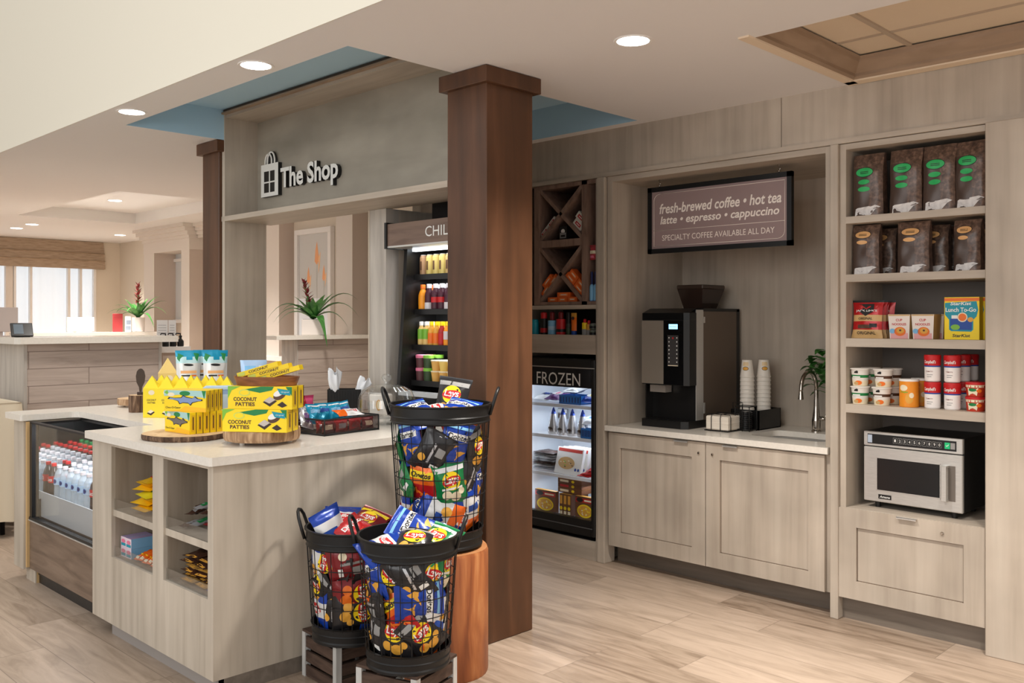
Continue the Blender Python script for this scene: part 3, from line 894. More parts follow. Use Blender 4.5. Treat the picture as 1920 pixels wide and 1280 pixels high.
b = MB(); b.lathe([(.0125, .0), (.014, -.02), (.017, -.045), (.0175, -.05), (.012, -.052)], 16, CHROME, M=T(-.203, 0, .265)); b.build('spray_head', t)
b = MB(); b.lathe([(.014, 0), (.014, .02), (.01, .03), (0, .03)], 12, CHROME, M=T(0, -.024, .085) @ Rx(90)); b.tube([(0, -.05, .085), (.0, -.06, .10), (.01, -.075, .15)], [.007, .006, .0045], CHROME, 8); b.build('lever', t)

# ------------------------------------------------------------------ tall shelf unit with drawer
t = thing('display_shelf_unit', 'tall grey-washed shelf unit at right holding coffee bags, soups and the microwave', 'shelf unit', (5.05, 1.84, 0))
b = WB(); b.box(4.80, 5.30, 2.186, 2.219, .12, 2.572, WASH); b.build('side_panel', t)
b = WB(); b.box(4.80, 5.30, 1.4755, 1.4855, .12, 2.572, WASH); b.build('side_panel', t)
b = WB(); b.box(5.28, 5.30, 1.486, 2.186, .60, 2.54, mat('shaded_back_grey', C(112, 103, 96), .6)); b.build('back_panel', t)  # shade inside the unit put into a darker back colour
b = WB(); b.box(4.80, 5.28, 1.486, 2.186, 2.541, 2.572, WASHH); b.build('top_panel', t)
SHZ = [(2.141, 2.178), (1.826, 1.866), (1.477, 1.522), (1.122, 1.168)]
for z0, z1 in SHZ:
    b = WB(); b.box(4.80, 5.28, 1.486, 2.186, z0, z1, WASHH); b.build('shelf', t)
b = WB(); b.box(4.795, 5.28, 1.486, 2.186, .585, .610, WASHH); b.box(4.815, 5.28, 1.486, 2.186, .125, .585, WASH); b.build('drawer_box', t)
b = WB(); shaker(b, 1.483, 2.222, .124, .608, 4.786, WASH, .098)
d = b.build('drawer_front', t)
bb = MB(); bb.box(-.018, .004, -.05, .05, -.002, .001, STEEL, M=T(4.786, 1.855, .604)); bb.box(-.018, -.016, -.05, .05, -.009, 0, STEEL, M=T(4.786, 1.855, .604)); o = bb.build('tab_pull'); o.parent = d; o.location = -t.location
bb = MB(); bb.lathe([(.0085, 0), (.0085, .006), (.006, .009), (0, .009)], 14, CHROME, M=T(4.786, 1.682, .552) @ Ry(-90)); o = bb.build('lock'); o.parent = d; o.location = -t.location
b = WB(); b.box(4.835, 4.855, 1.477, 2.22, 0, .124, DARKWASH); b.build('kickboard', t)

# ------------------------------------------------------------------ freezer bay: cabinet, diamond rack
t = thing('freezer_bay_cabinet', 'grey-washed cabinet framing the freezer, with a ledge of toiletries above it', 'cabinet', (5.0, 4.27, 0))
b = WB(); b.box(4.80, 5.30, 3.90, 3.925, .0, 2.573, WASH); b.build('side_panel', t)
b = WB(); b.box(4.80, 5.30, 4.64, 4.665, .0, 2.573, WASH); b.build('side_panel', t)
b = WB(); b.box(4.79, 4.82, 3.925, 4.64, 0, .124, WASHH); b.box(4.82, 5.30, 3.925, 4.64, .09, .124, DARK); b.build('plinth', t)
b = WB(); b.box(4.792, 4.83, 3.925, 4.64, 1.388, 1.519, WASHH); b.box(4.83, 5.28, 3.925, 4.64, 1.488, 1.513, WASHH); b.build('ledge', t)
b = WB(); b.box(4.80, 5.28, 3.925, 4.64, 1.697, 1.724, WASHH); b.build('shelf', t)
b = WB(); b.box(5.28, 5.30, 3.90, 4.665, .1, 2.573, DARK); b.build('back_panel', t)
t = thing('diamond_rack', 'espresso wood rack with two crossed dividers and a pegboard slot, above the toiletries', 'wine rack', (5.0, 4.27, 1.724))
b = WB()
b.box(4.805, 5.26, 4.452, 4.50, 1.726, 2.572, ESPRESSO); b.box(4.805, 5.26, 4.007, 4.055, 1.726, 2.572, ESPRESSO); b.box(4.805, 5.26, 3.926, 3.932, 1.726, 2.572, ESPRESSO)
b.box(4.805, 5.26, 3.932, 4.452, 2.545, 2.572, ESPRESSO); b.box(4.805, 5.26, 4.055, 4.452, 2.134, 2.183, ESPRESSO); b.box(4.805, 5.26, 3.932, 4.452, 1.726, 1.748, ESPRESSO)
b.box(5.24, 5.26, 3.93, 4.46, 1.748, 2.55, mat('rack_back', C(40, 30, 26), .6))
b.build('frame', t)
for z0, z1 in ((1.748, 2.134), (2.183, 2.545)):
    b = WB()
    w = .013
    for (ya, za, yb, zb) in ((4.452, z0, 4.055, z1), (4.452, z1, 4.055, z0)):
        d = Vector((yb - ya, zb - za)).normalized(); nrm = Vector((-d.y, d.x)) * w
        q = [(ya + nrm.x, za + nrm.y), (yb + nrm.x, zb + nrm.y), (yb - nrm.x, zb - nrm.y), (ya - nrm.x, za - nrm.y)]
        b.add([(4.812, *p) for p in q] + [(5.23, *p) for p in q], [(0, 1, 2, 3), (4, 7, 6, 5), (0, 4, 5, 1), (1, 5, 6, 2), (2, 6, 7, 3), (3, 7, 4, 0)], ESPRESSO)
    b.build('crossed_divider', t)
for k in range(6):
    b = WB()
    b.lathe([(.009, 0), (.009, .012), (0, .012)], 10, mat('peg_grey', C(92, 86, 84), .4), M=T(5.10, 4.006, 2.44 - k * .115) @ Rx(90))
    b.build('shelf_peg', t)

# ------------------------------------------------------------------ glass-door freezer
FZW = mat('freezer_liner', C(236, 240, 246), .4)
t = thing('upright_freezer', 'black glass-door freezer with a FROZEN header, below the toiletries ledge', 'freezer', (5.05, 4.28, .124))
b = WB()
b.box(4.85, 4.88, 3.94, 4.63, .15, 1.36, BLACK); b.M = I4
b = WB()
x0, x1, y0, y1, z0, z1 = 4.845, 5.26, 3.935, 4.632, .16, 1.355
b.box(x0, x1, y0, y0 + .02, z0, z1, BLACK); b.box(x0, x1, y1 - .02, y1, z0, z1, BLACK); b.box(x0, x1, y0, y1, z1 - .03, z1, BLACK); b.box(x0, x1, y0, y1, z0, z0 + .07, BLACK); b.box(x1 - .02, x1, y0, y1, z0, z1, BLACK)
b.box(x0 + .02, x1, y0 + .03, y1 - .03, .126, z0, BLACK)
b.build('body', t)
b = WB()
b.box(x0, x1 - .02, y0 + .02, y0 + .026, z0 + .07, z1 - .03, FZW); b.box(x0, x1 - .02, y1 - .026, y1 - .02, z0 + .07, z1 - .03, FZW)
b.box(x1 - .026, x1 - .02, y0 + .02, y1 - .02, z0 + .07, z1 - .03, FZW); b.box(x0, x1 - .02, y0 + .02, y1 - .02, z1 - .036, z1 - .03, FZW); b.box(x0, x1 - .02, y0 + .02, y1 - .02, z0 + .07, z0 + .076, FZW)
b.build('liner', t)
FSH = [.236, .525, .797, 1.022]
for z in FSH[1:]:
    b = WB()
    b.box(4.862, 4.872, y0 + .028, y1 - .028, z - .018, z + .004, FZW)
    for k in range(26): b.box(4.872, 5.22, y0 + .03 + k * .0245, y0 + .034 + k * .0245, z - .006, z, FZW)
    b.box(5.21, 5.22, y0 + .028, y1 - .028, z - .008, z, FZW)
    b.build('wire_shelf', t)
LED = mat('led_strip', C(240, 246, 255), .5, emit=(.86, .93, 1, 1), estr=3)
b = WB(); b.box(4.853, 4.865, y1 - .045, y1 - .03, z0 + .09, 1.17, LED); b.build('light_strip', t)
b = WB(); b.box(4.853, 4.865, y0 + .03, y0 + .042, z0 + .09, 1.17, LED); b.build('light_strip', t)
fr = WB()
dx0, dx1 = 4.79, 4.835
gz0, gz1 = .262, 1.157
fr.box(dx0, dx1, 3.93, 3.962, .155, 1.352, BLACK, .004); fr.box(dx0, dx1, 4.604, 4.636, .155, 1.352, BLACK, .004)
fr.box(dx0, dx1, 3.962, 4.604, .155, gz0, BLACK); fr.box(dx0, dx1, 3.962, 4.604, gz1, 1.352, BLACK)
fr.box(dx0 - .004, dx0, 3.93, 4.636, 1.29, 1.296, STEEL); fr.box(dx0 - .003, dx0, 3.95, 4.62, .205, .211, mat('grey_rail', C(90, 90, 92), .4))
d = fr.build('door', t)
b = MB(); b.box(dx0 + .012, dx0 + .016, 3.962, 4.604, gz0, gz1, GLASS); o = b.build('glass_pane'); o.parent = d; o.location = -t.location
b = MB(); b.text('FROZEN', .405, WHITE, h=.086, M=T(dx0 - .003, 4.256, 1.212) @ Rz(-90)); o = b.build('sign_lettering'); o.parent = d; o.location = -t.location
b = MB(); b.box(dx0 + .0, dx0 + .001, 3.962, 4.604, gz1 + .004, 1.285, mat('sign_glass', C(22, 24, 30), .15)); o = b.build('sign_panel'); o.parent = d; o.location = Vector(-t.location) + Vector((-.0015, 0, 0))
for yy in (y0 + .06, y1 - .06):
    area_light('freezer_light', (4.875, yy, .72), .03, 3.2, (.82, .91, 1), (0, -90 if False else 90, 0), .85, 170) if False else None
for z in (.48, .77, .99, 1.20):
    l = area_light('freezer_light', (4.98, 4.28, z - .03 if z < 1.1 else 1.30), .12, .5, (.80, .90, 1), (0, 0, 0), .5)

# ------------------------------------------------------------------ open chiller in the shop wall
BRWN = ramp_mat('chiller_header_wood', [C(100, 80, 70), C(122, 100, 88), C(134, 112, 98)], (6, .6, 6), 4, 5, .45)
t = thing('open_chiller', 'open black drinks chiller with a brown CHILLED header in the shop wall', 'chiller', (3.9, 4.04, 0))
cy0, cy1 = 3.62, 4.475
b = WB()
side = [(3.60, 2.10), (3.575, 1.7), (3.52, 1.0), (3.515, .25), (3.84, .25), (3.84, 2.10)]
for ya, yb in ((cy1 - .03, cy1), (cy0, cy0 + .03)):
    b.prism([(p[0], p[1]) for p in side], -yb, -ya, BLACK, M=Rx(90))
b.box(3.83, 3.865, cy0 + .05, cy1, .25, 2.1, BLACK); b.box(3.53, 3.84, cy0, cy1, .0, .30, BLACK); b.box(3.53, 3.84, cy0 + .03, cy1 - .03, 1.02, 1.06, BLACK); b.box(3.53, 3.56, cy0 + .03, cy1 - .03, .30, 1.16, BLACK); b.box(3.72, 3.84, cy0, cy1, 2.08, 2.2, BLACK)
b.build('body', t)
b = WB(); b.box(3.525, 3.60, cy0 + .03, cy1 - .03, 1.16, 1.185, mat('front_rail', C(190, 192, 194), .4)); b.build('front_rail', t)
b = WB(); b.box(3.46, 3.78, cy0 - .0, cy1 - .008, 2.07, 2.205, BRWN); b.box(3.45, 3.80, cy1 - .008, cy1 + .012, 2.055, 2.215, BLACK); b.box(3.458, 3.80, cy0, cy1 - .008, 2.060, 2.0705, STEEL); b.build('header', t)
b = WB(); b.text('CHILLED', .36, WHITE, x=0, h=.060, M=T(3.4585, 3.93, 2.137) @ Rz(-90)); b.build('header_lettering', t)
CSH = [1.245, 1.465, 1.685, 1.90]
for z in CSH:
    xx = 3.655 if z > 1.6 else (3.645 if z > 1.4 else 3.63)
    b = WB(); b.box(xx, 3.83, cy0 + .032, cy1 - .032, z - .012, z, mat('black_shelf', C(40, 40, 42), .4)); b.box(xx - .004, xx, cy0 + .032, cy1 - .032, z - .03, z + .004, BLACK)
    if z > 1.3: b.box(xx + .01, xx + .022, cy0 + .05, cy1 - .05, z - .024, z - .013, LED)
    b.build('shelf', t)
b = WB(); b.box(3.62, 3.65, cy0 + .05, cy1 - .05, 2.045, 2.06, LED); b.build('light_strip', t)
for z, x in ((2.04, 3.62), (1.86, 3.69), (1.645, 3.69), (1.425, 3.68)):
    area_light('chiller_light', (x, 4.05, z), .05, .55, (.95, .97, 1), (0, -14, 0), .75)

# ------------------------------------------------------------------ island
t = thing('island_counter', 'grey-washed island counter with four open candy cubbies and an opening for the drinks cooler', 'counter', (2.5, 4.8, 0))
ISL = ramp_mat('pale_grey_washed_wood', [C(170, 158, 142), C(188, 176, 160), C(199, 187, 171)], (6, 6, .4), 3.0, 6, .48, .3, .04, .35, blotch=.08)
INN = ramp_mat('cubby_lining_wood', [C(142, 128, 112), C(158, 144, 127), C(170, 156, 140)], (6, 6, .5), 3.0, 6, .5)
b = WB()
fx = 1.90
b.box(fx, fx + .02, 3.66, 3.708, .072, .997, ISL); b.box(fx, fx + .02, 4.137, 4.252, .072, .997, ISL); b.box(fx, fx + .02, 4.73, 4.975, .072, .997, ISL)
b.box(fx, fx + .02, 3.708, 4.137, .072, .415, ISL); b.box(fx, fx + .02, 4.252, 4.73, .072, .415, ISL)
b.box(fx, fx + .02, 3.708, 4.137, .978, .997, ISL); b.box(fx, fx + .02, 4.252, 4.73, .978, .997, ISL)
b.build('front_frame', t)
b = WB()
b.box(fx + .02, 3.46, 3.66, 3.68, .072, .997, ISL); b.build('end_panel', t)
b = WB(); b.box(fx + .02, 2.40, 4.955, 4.975, .072, .997, ISL); b.build('side_panel', t)
for ya, yb in ((3.708, 4.137), (4.252, 4.73)):
    b = WB()
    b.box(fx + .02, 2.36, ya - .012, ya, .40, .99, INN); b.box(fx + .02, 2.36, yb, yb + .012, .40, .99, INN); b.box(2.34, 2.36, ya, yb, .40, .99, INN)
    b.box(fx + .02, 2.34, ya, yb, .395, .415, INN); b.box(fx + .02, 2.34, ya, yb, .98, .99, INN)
    b.build('cubby_lining', t)
    b = WB(); b.box(fx + .01, 2.34, ya, yb, .622, .655, ISL); b.build('shelf', t)
    for z in (.655, .415):
        b = WB(); b.box(fx + .012, fx + .016, ya + .003, yb - .003, z, z + .055, glass_mat('acrylic', (.97, .98, .98, 1), .5, .08)); b.build('acrylic_lip', t)
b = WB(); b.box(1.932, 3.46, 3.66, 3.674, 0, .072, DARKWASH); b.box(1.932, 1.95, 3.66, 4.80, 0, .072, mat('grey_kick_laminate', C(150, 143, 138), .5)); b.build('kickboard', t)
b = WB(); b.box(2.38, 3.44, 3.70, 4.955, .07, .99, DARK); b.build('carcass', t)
t = thing('end_cabinet', 'grey-washed end panel cabinet left of the bottle cooler', 'cabinet', (2.4, 6.26, 0))
b = WB(); b.box(2.40, 3.10, 6.145, 6.38, 0, .996, ISL); b.build('carcass', t)
b = WB(); b.box(1.93, 2.40, 6.145, 6.32, .075, .996, ISL); b.box(1.945, 2.40, 6.138, 6.145, .075, .99, WASH); b.build('end_panel', t)
b = WB(); b.box(1.94, 1.975, 6.118, 6.137, .09, .99, mat('raw_plywood_edge', C(206, 170, 118), .6)); b.build('filler_strip', t)
b = WB(); b.box(1.975, 2.06, 6.05, 6.21, 0, .0745, mat('raw_plywood_edge', C(206, 170, 118), .6)); b.box(1.968, 1.9755, 6.05, 6.21, 0, .0745, ISL); b.build('foot', t)
t = thing('countertop', 'cream quartz top of the island with the candy displays on it', 'countertop', (2.5, 4.8, .997))
b = WB()
arc = [(2.19 + .06 * math.sin(math.radians(a)), 6.06 + .06 * math.cos(math.radians(a))) for a in range(0, 91, 15)]
pts = [(1.885, 3.64), (3.46, 3.64), (3.46, 5.94), (3.11, 5.94), (3.11, 6.42), (1.915, 6.42), (1.905, 6.41), (1.905, 6.13), (1.915, 6.12)] + arc + [(2.25, 5.025), (1.885, 5.025), (1.875, 5.015), (1.875, 3.65)]
# drop the reversed vertex order problem by splitting into two convex-ish blocks
b.prism(pts, .997, 1.0345, QUARTZ)
b.build('slab', t)

# cooler under the counter notch
COOLW = ramp_mat('cooler_front_wood', [C(98, 80, 66), C(122, 102, 86), C(138, 117, 100)], (3, .7, 6), 3, 7, .45, 1.0)
t = thing('bottle_cooler', 'open-top glass front drinks cooler full of bottles, set in the island', 'cooler', (2.4, 5.5, 0))
b = WB(); b.box(1.955, 1.985, 4.98, 6.11, .085, .385, COOLW); b.build('front_panel', t)
b = WB(); b.box(1.985, 2.9, 4.985, 6.105, .05, .385, BLACK); b.box(1.99, 2.85, 4.985, 6.1, 0, .06, BLACK); b.build('base', t)
b = WB(); b.box(1.95, 1.98, 4.98, 6.11, .385, .405, BLACKM); b.box(1.945, 1.952, 4.98, 6.11, .383, .389, STEEL); b.box(1.955, 1.98, 6.075, 6.11, .405, .985, BLACK); b.box(1.955, 1.98, 4.985, 5.01, .405, .985, BLACK); b.box(1.955, 1.985, 4.985, 6.11, .982, .992, DARK); b.build('frame', t)
b = WB(); b.box(2.0, 2.88, 6.084, 6.086, .51, .972, mat('mirror_end', C(236, 238, 238), .02, 1.0)); b.build('mirror_end_panel', t)
b = WB(); b.box(2.0, 2.9, 6.086, 6.105, .385, .985, BLACK); b.box(2.0, 2.9, 4.985, 5.005, .385, .985, BLACK); b.box(2.88, 2.9, 5.0, 6.1, .385, .985, BLACK); b.box(2.255, 2.9, 4.985, 6.105, .975, .99, BLACK); b.build('liner', t)
b = WB(); b.box(2.45, 2.47, 5.02, 6.07, .962, .972, LED); b.build('light_strip', t)  # unseen strip added along with the cooler fill
area_light('cooler_fill_light', (2.55, 5.55, .955), .05, 3.5, (.95, .97, 1), (0, 0, 0), .95)  # added fill to brighten the bottles in the dark interior
b = WB(); b.box(2.02, 2.88, 5.006, 6.084, .50, .512, mat('cooler_deck', C(150, 154, 156), .4)); b.box(2.012, 2.02, 5.006, 6.084, .40, .555, mat('grey_tray_front', C(168, 174, 178), .3)); b.build('deck', t)
b = WB(); b.box(1.966, 1.970, 5.01, 6.075, .405, .982, GLASS); b.build('glass_front', t)
area_light('cooler_fill_light', (2.10, 5.55, .955), .05, 3.0, (.95, .97, 1), (0, 18, 0), .95)  # second added fill behind the glass, with no strip of its own

# ------------------------------------------------------------------ reception desks seen behind
t = thing('reception_desk', 'mauve-grey planked reception desk with a cream top, left behind the island', 'reception desk', (3.0, 8.1, 0))
b = WB(); b.box(2.46, 3.56, 7.80, 8.45, 0, 1.431, MAUVE); b.build('plank_panel', t)
b = WB(); b.box(2.452, 2.4595, 7.80, 8.45, 0, 1.431, POST); b.build('end_panel', t)
b = WB(); b.box(2.450, 2.475, 7.794, 7.80, 0, 1.431, POST); b.build('corner_trim', t)
b = WB(); b.box(3.54, 3.565, 7.794, 7.80, 0, 1.431, POST); b.build('corner_trim', t)
b = WB(); b.prism([(2.41, 7.74), (3.68, 7.72), (3.68, 8.35), (2.38, 8.55), (2.38, 7.80)], 1.431, 1.482, QUARTZ); b.build('desk_top', t)
t = thing('reception_desk', 'mauve-grey planked reception desk seen through the shop wall opening', 'reception desk', (5.4, 7.9, 0))
b = WB(); b.box(4.94, 5.85, 7.80, 8.08, 0, 1.428, MAUVE); b.build('plank_panel', t)
b = WB(); b.box(4.93, 4.9395, 7.794, 8.08, 0, 1.428, POST); b.build('end_panel', t)
b = WB(); b.box(4.67, 5.86, 7.745, 8.16, 1.43, 1.468, QUARTZ); b.build('desk_top', t)
t = thing('rear_counter', 'low rear counter with a cream ledge behind the left reception desk', 'counter', (4.3, 11.1, 0))
b = WB(); b.box(3.45, 5.0, 11.02, 11.25, 0, 1.437, MAUVE); b.build('panel', t)
b = WB(); b.box(3.40, 5.04, 10.98, 11.3, 1.437, 1.478, QUARTZ); b.build('ledge', t)
t = thing('side_ledge', 'small white side ledge at the right end of the left reception desk', 'ledge', (3.9, 8.3, 0))
b = WB(); b.box(3.74, 4.02, 8.18, 8.5, 1.32, 1.375, WHITEP); b.build('ledge_top', t)
b = WB(); b.box(3.76, 4.0, 8.2, 8.5, 0, 1.32, REVEAL); b.build('ledge_base', t)

CLOTH = mat('cream_tablecloth', C(224, 210, 186), .9, spec=.1, bump=.15, bscale=180)
t = thing('draped_table', 'tall table under a floor-length cream cloth, cut by the left frame edge', 'table', (1.9, 8.0, 0))
b = WB()
pr = []
def ring(z, a):
    p = []
    for (xa, ya, xb, yb, n) in ((1.35, 7.5, 2.34, 7.5, 24), (2.34, 7.5, 2.34, 8.4, 20), (2.34, 8.4, 1.35, 8.4, 10), (1.35, 8.4, 1.35, 7.5, 10)):
        for k in range(n):
            u = k / n; x = xa + (xb - xa) * u; y = ya + (yb - ya) * u
            d = Vector((yb - ya, xa - xb)).normalized()
            w = a * (math.sin(k * 1.15 + ya) + .5 * math.sin(k * 2.3 + 1))
            p.append((x + d.x * (w + a * 1.1), y + d.y * (w + a * 1.1), z))
    return p
rg = [ring(z, a) for z, a in ((1.0, 0), (.985, .002), (.8, .010), (.5, .018), (.12, .03))]
n = len(rg[0]); vs = sum(rg, []); fs = [list(range(n))]
for k in range(len(rg) - 1):
    for i in range(n): fs.append((k * n + i, k * n + (i + 1) % n, (k + 1) * n + (i + 1) % n, (k + 1) * n + i))
b.add(vs, fs, CLOTH, True); b.build('tablecloth', t)
for x, y in ((1.45, 7.6), (2.24, 7.6), (1.45, 8.3), (2.24, 8.3)):
    b = WB(); b.tube([(x, y, 0), (x, y, .98)], .018, BLACKM, 8); b.build('leg', t)
# ================================================================== tall shelf unit contents (fronts look to -X)
def on_shelf(name, label, cat, parts, x, y, z, rot=-90, group=None):
    return make(name, label, cat, parts, (x, y, z), rot, group)

BAGT = ramp_mat('coffee_bag_print', [C(62, 48, 42), C(96, 74, 62), C(132, 104, 88)], (1, 1, 1), 55, 5, .34, .4, .12, .5)
BAGP = mat('coffee_bag_plain', C(78, 62, 54), .32, .1, .6, bump=.2, bscale=25)
CUPW = ramp_mat('cup_print', [C(196, 190, 188), C(226, 222, 220), C(238, 234, 230)], (1, 1, 1), 30, 3, .4)
EGRN = flat('label_green', 40, 172, 92); EORG = flat('label_tan', 222, 170, 112)
def coffee_bag(w, h, d, ecol, seed, n_small=2):
    mb = MB()
    def P(u, v, side):
        k = 1 - .75 * max(0, (v - .72) / .28) ** 1.3
        e = max(0, 1 - abs(2 * u - 1) ** 3) ** .5
        y = side * d / 2 * k * (.55 + .45 * e) + .003 * noise1(u, v * 2, seed)
        ww = w * (1 - .04 * math.sin(v * 3.1))
        return ((u - .5) * ww, d / 2 + y, v * h)
    mb.grid(lambda u, v: P(u, v, -1), 12, 18, lambda u, v: BAGT if (u > .62 or v > .80) else BAGP)
    mb.grid(lambda u, v: P(u, v, 1), 12, 18, BAGT, flip=True)
    for uu in (0, 1):
        mb.grid(lambda u, v: tuple(a + (b - a) * u for a, b in zip(P(uu, v, -1), P(uu, v, 1))), 4, 18, BAGT, flip=uu == 0)
    mb.add([P(0, 0, -1), P(1, 0, -1), P(1, 0, 1), P(0, 0, 1)], [(0, 3, 2, 1)], BAGP)
    f = lambda o: (lambda x, z: tuple(a + b for a, b in zip(P(x / w + .5, min(z / h, .99), -1), (0, -o, 0))))
    tagm = MB()
    cx = -.06 * w
    mb.poly([(-.38 * w, .01 * h), (.14 * w, .01 * h), (.30 * w, .10 * h), (.44 * w, .135 * h), (.30 * w, .165 * h), (.05 * w, .15 * h), (-.30 * w, .135 * h), (-.36 * w, .12 * h)], CUPW, fn=f(.0015))
    z0 = .70 * h if n_small == 2 else .80 * h
    tagm.disc(cx, z0, .30 * w, .080 * h, INK, fn=f(.0015)); tagm.disc(cx, z0, .285 * w, .071 * h, ecol, fn=f(.0025))
    for i in range(2): tagm.rect(cx - .14 * w, cx + .14 * w, z0 - .022 * h + i * .024 * h, z0 - .012 * h + i * .024 * h, INK, fn=f(.0033))
    for i in range(n_small):
        zz = z0 - .155 * h - i * .115 * h
        tagm.disc(cx - .02 * w, zz, .20 * w, .040 * h, ecol, fn=f(.0025))
    return [('pouch', mb), ('label_print', tagm)]
for i, (y, w, dx, rz) in enumerate([(2.088, .168, .0, -90), (1.888, .168, .0, -90), (1.722, .165, .0, -93), (1.570, .160, .0, -95)]):
    on_shelf('coffee_bag', ['leftmost brown coffee bag with green oval labels on the top shelf', 'second from left brown coffee bag with green ovals on the top shelf', 'third from left brown coffee bag with green ovals on the top shelf', 'rightmost brown coffee bag with green ovals on the top shelf'][i], 'coffee bag',
             coffee_bag(w, .335, .10, EGRN, i * 1.7), 4.83 + dx, y, 2.178, rz, 'green-labelled coffee bags on the top shelf')
for i, (y, rz, w, h) in enumerate([(2.108, -90, .15, .268), (1.856, -90, .165, .268), (1.594, -96, .135, .258)]):
    on_shelf('coffee_bag', ['leftmost brown coffee bag with tan oval labels on the second shelf', 'middle brown coffee bag with tan oval labels on the second shelf', 'rightmost brown coffee bag with tan oval labels on the second shelf'][i], 'coffee bag',
             coffee_bag(w, h, .085, EORG, 3 + i * 2.1, 1), 4.85, y, 1.866, rz, 'tan-labelled coffee bags on the second shelf')
for i, (x, y, lab) in enumerate([(4.99, 2.075, 'dark coffee bag behind the leftmost tan-labelled bag'), (4.985, 1.80, 'dark coffee bag right behind the middle tan-labelled bag'), (5.105, 1.785, 'dark coffee bag farther back, between the middle and right tan-labelled bags'), (5.0, 1.575, 'dark coffee bag behind the rightmost tan-labelled bag')]):
    on_shelf('coffee_bag', lab, 'coffee bag', coffee_bag(.15, .255, .085, EORG, 9 + i, 1), x, y, 1.866, -90, 'coffee bags at the back of the second shelf')

# beef jerky bags
def jerky(seed):
    w, h = .172, .205
    mb = MB(); bag = Bag(w, h, .04, seed, seal=.05)
    bag.build(mb, lambda u, v: TAN if (v < .20 or .42 < v < .62) else (F_RED if v < .93 else INK), F_RED)
    f, g = bag.fn(), bag.fn(.0022)
    mb.poly([(-.045, .185), (.038, .185), (.042, .145), (-.004, .118), (-.048, .145)], INK, fn=f)
    mb.poly([(-.03, .168), (-.004, .156), (.022, .168), (.02, .174), (-.004, .163), (-.028, .174)], RED, fn=g)
    mb.text("JACK LINK'S", .125, WHITE, -.002, .146, h=.014, fn=g, bold=.02)
    mb.text('ORIGINAL', .085, INK, -.006, .105, fn=g, bold=.01); mb.text('ORIGINAL', .105, INK, 0, .028, fn=g, bold=.01)
    mb.rect(-.05, .03, .052, .072, BRN, fn=f); mb.rect(.02, .062, .058, .078, INK, fn=g)
    return mb
for i, (dx, dy, rx) in enumerate([(0, 0, -6), (.045, -.004, -4), (.09, .003, -3), (.14, -.012, -2)]):
    on_shelf('jerky_bag', ['front red jerky bag reading ORIGINAL on the third shelf', 'second red jerky bag, just behind the front one', 'third red jerky bag back in the row', 'rearmost red jerky bag in the row'][i], 'jerky bag', jerky(i * 2.0), 4.862 + dx, 2.098 + dy, 1.5225, (rx, 0, -90), 'jerky bags on the third shelf')
# square cup noodle cartons
def noodle():
    mb = MB()
    w, d, h = .114, .10, .128
    k = .88
    v = [(-w / 2 * k, .006, 0), (w / 2 * k, .006, 0), (w / 2 * k, d - .006, 0), (-w / 2 * k, d - .006, 0), (-w / 2, 0, h), (w / 2, 0, h), (w / 2, d, h), (-w / 2, d, h)]
    PK = flat('noodle_cream', 238, 226, 216)
    mb.add(v, [(0, 3, 2, 1), (4, 5, 6, 7), (0, 1, 5, 4), (2, 3, 7, 6), (3, 0, 4, 7)], PK); mb.add(v, [(1, 2, 6, 5)], TAN)
    f = lambda o: (lambda x, z: (x, .006 * (1 - z / h) - o, z))
    mb.rect(-.045, .045, .0, .03, flat('noodle_pink', 232, 168, 166), fn=f(.0008)); mb.rect(-.055, .055, .120, .127, TAN, fn=f(.0008))
    mb.disc(.004, .038, .03, .024, ORG, fn=f(.0014)); mb.disc(.006, .042, .02, .015, GOLD, fn=f(.002)); mb.disc(.006, .044, .006, .005, BRN, fn=f(.0026))
    mb.disc(-.036, .040, .015, .013, SKY, fn=f(.0014))
    mb.text('CUP', .034, RED, 0, .098, fn=f(.0012), bold=.02); mb.text('NOODLES', .074, RED, 0, .076, fn=f(.0012), bold=.02)
    return mb
on_shelf('noodle_cup', 'left square cream noodle carton on the third shelf', 'noodle carton', noodle(), 4.87, 1.930, 1.5225, -90, 'noodle cartons on the third shelf')
on_shelf('noodle_cup', 'right square cream noodle carton, showing its tan side', 'noodle carton', noodle(), 4.87, 1.809, 1.5225, -90, 'noodle cartons on the third shelf')
on_shelf('noodle_cup', 'noodle carton standing behind the right one, near the yellow tuna box', 'noodle carton', noodle(), 4.985, 1.800, 1.5225, -90, 'noodle cartons on the third shelf')
def tuna(d):
    w, h = .166, .213
    def deco(mb):
        mb.rect(-w / 2, w / 2, h - .02, h - .004, ORG, y=-.0006)
        mb.poly([(-.08, .185), (.07, .192), (.078, .15), (.07, .115), (.055, .10), (.055, .05), (.045, .04), (-.05, .042), (-.06, .05), (-.06, .10), (-.08, .125)], TEAL, y=-.0008)
        mb.poly([(-.055, .105), (.05, .105), (.048, .048), (-.055, .05)], BLU, y=-.0012)
        mb.text('StarKist', .10, WHITE, -.004, .181, h=.017, y=-.0016, shear=.15, bold=.02); mb.text('Lunch To-Go', .145, WHITE, -.004, .150, h=.022, y=-.0016, bold=.02)
        mb.disc(.004, .112, .024, .024, CRM, y=-.0016); mb.disc(.004, .112, .019, .019, ORG, y=-.002); mb.disc(.042, .10, .014, .012, GOLD, y=-.0016)
        mb.disc(-.03, .062, .022, .014, LGRN, y=-.0018); mb.rect(-.048, -.02, .105, .122, WHITE, y=-.0015)
        mb.text('StarKist', .085, INK, -.002, .020, h=.016, y=-.001, shear=.15, bold=.02)
    return carton(w, d, h, YEL, flat('tuna_side', 226, 190, 26), YEL, deco)
on_shelf('tuna_lunch_box', 'front yellow tuna lunch box at the right end of the third shelf', 'tuna box', tuna(.055), 4.865, 1.616, 1.5225, -90, 'tuna lunch boxes')
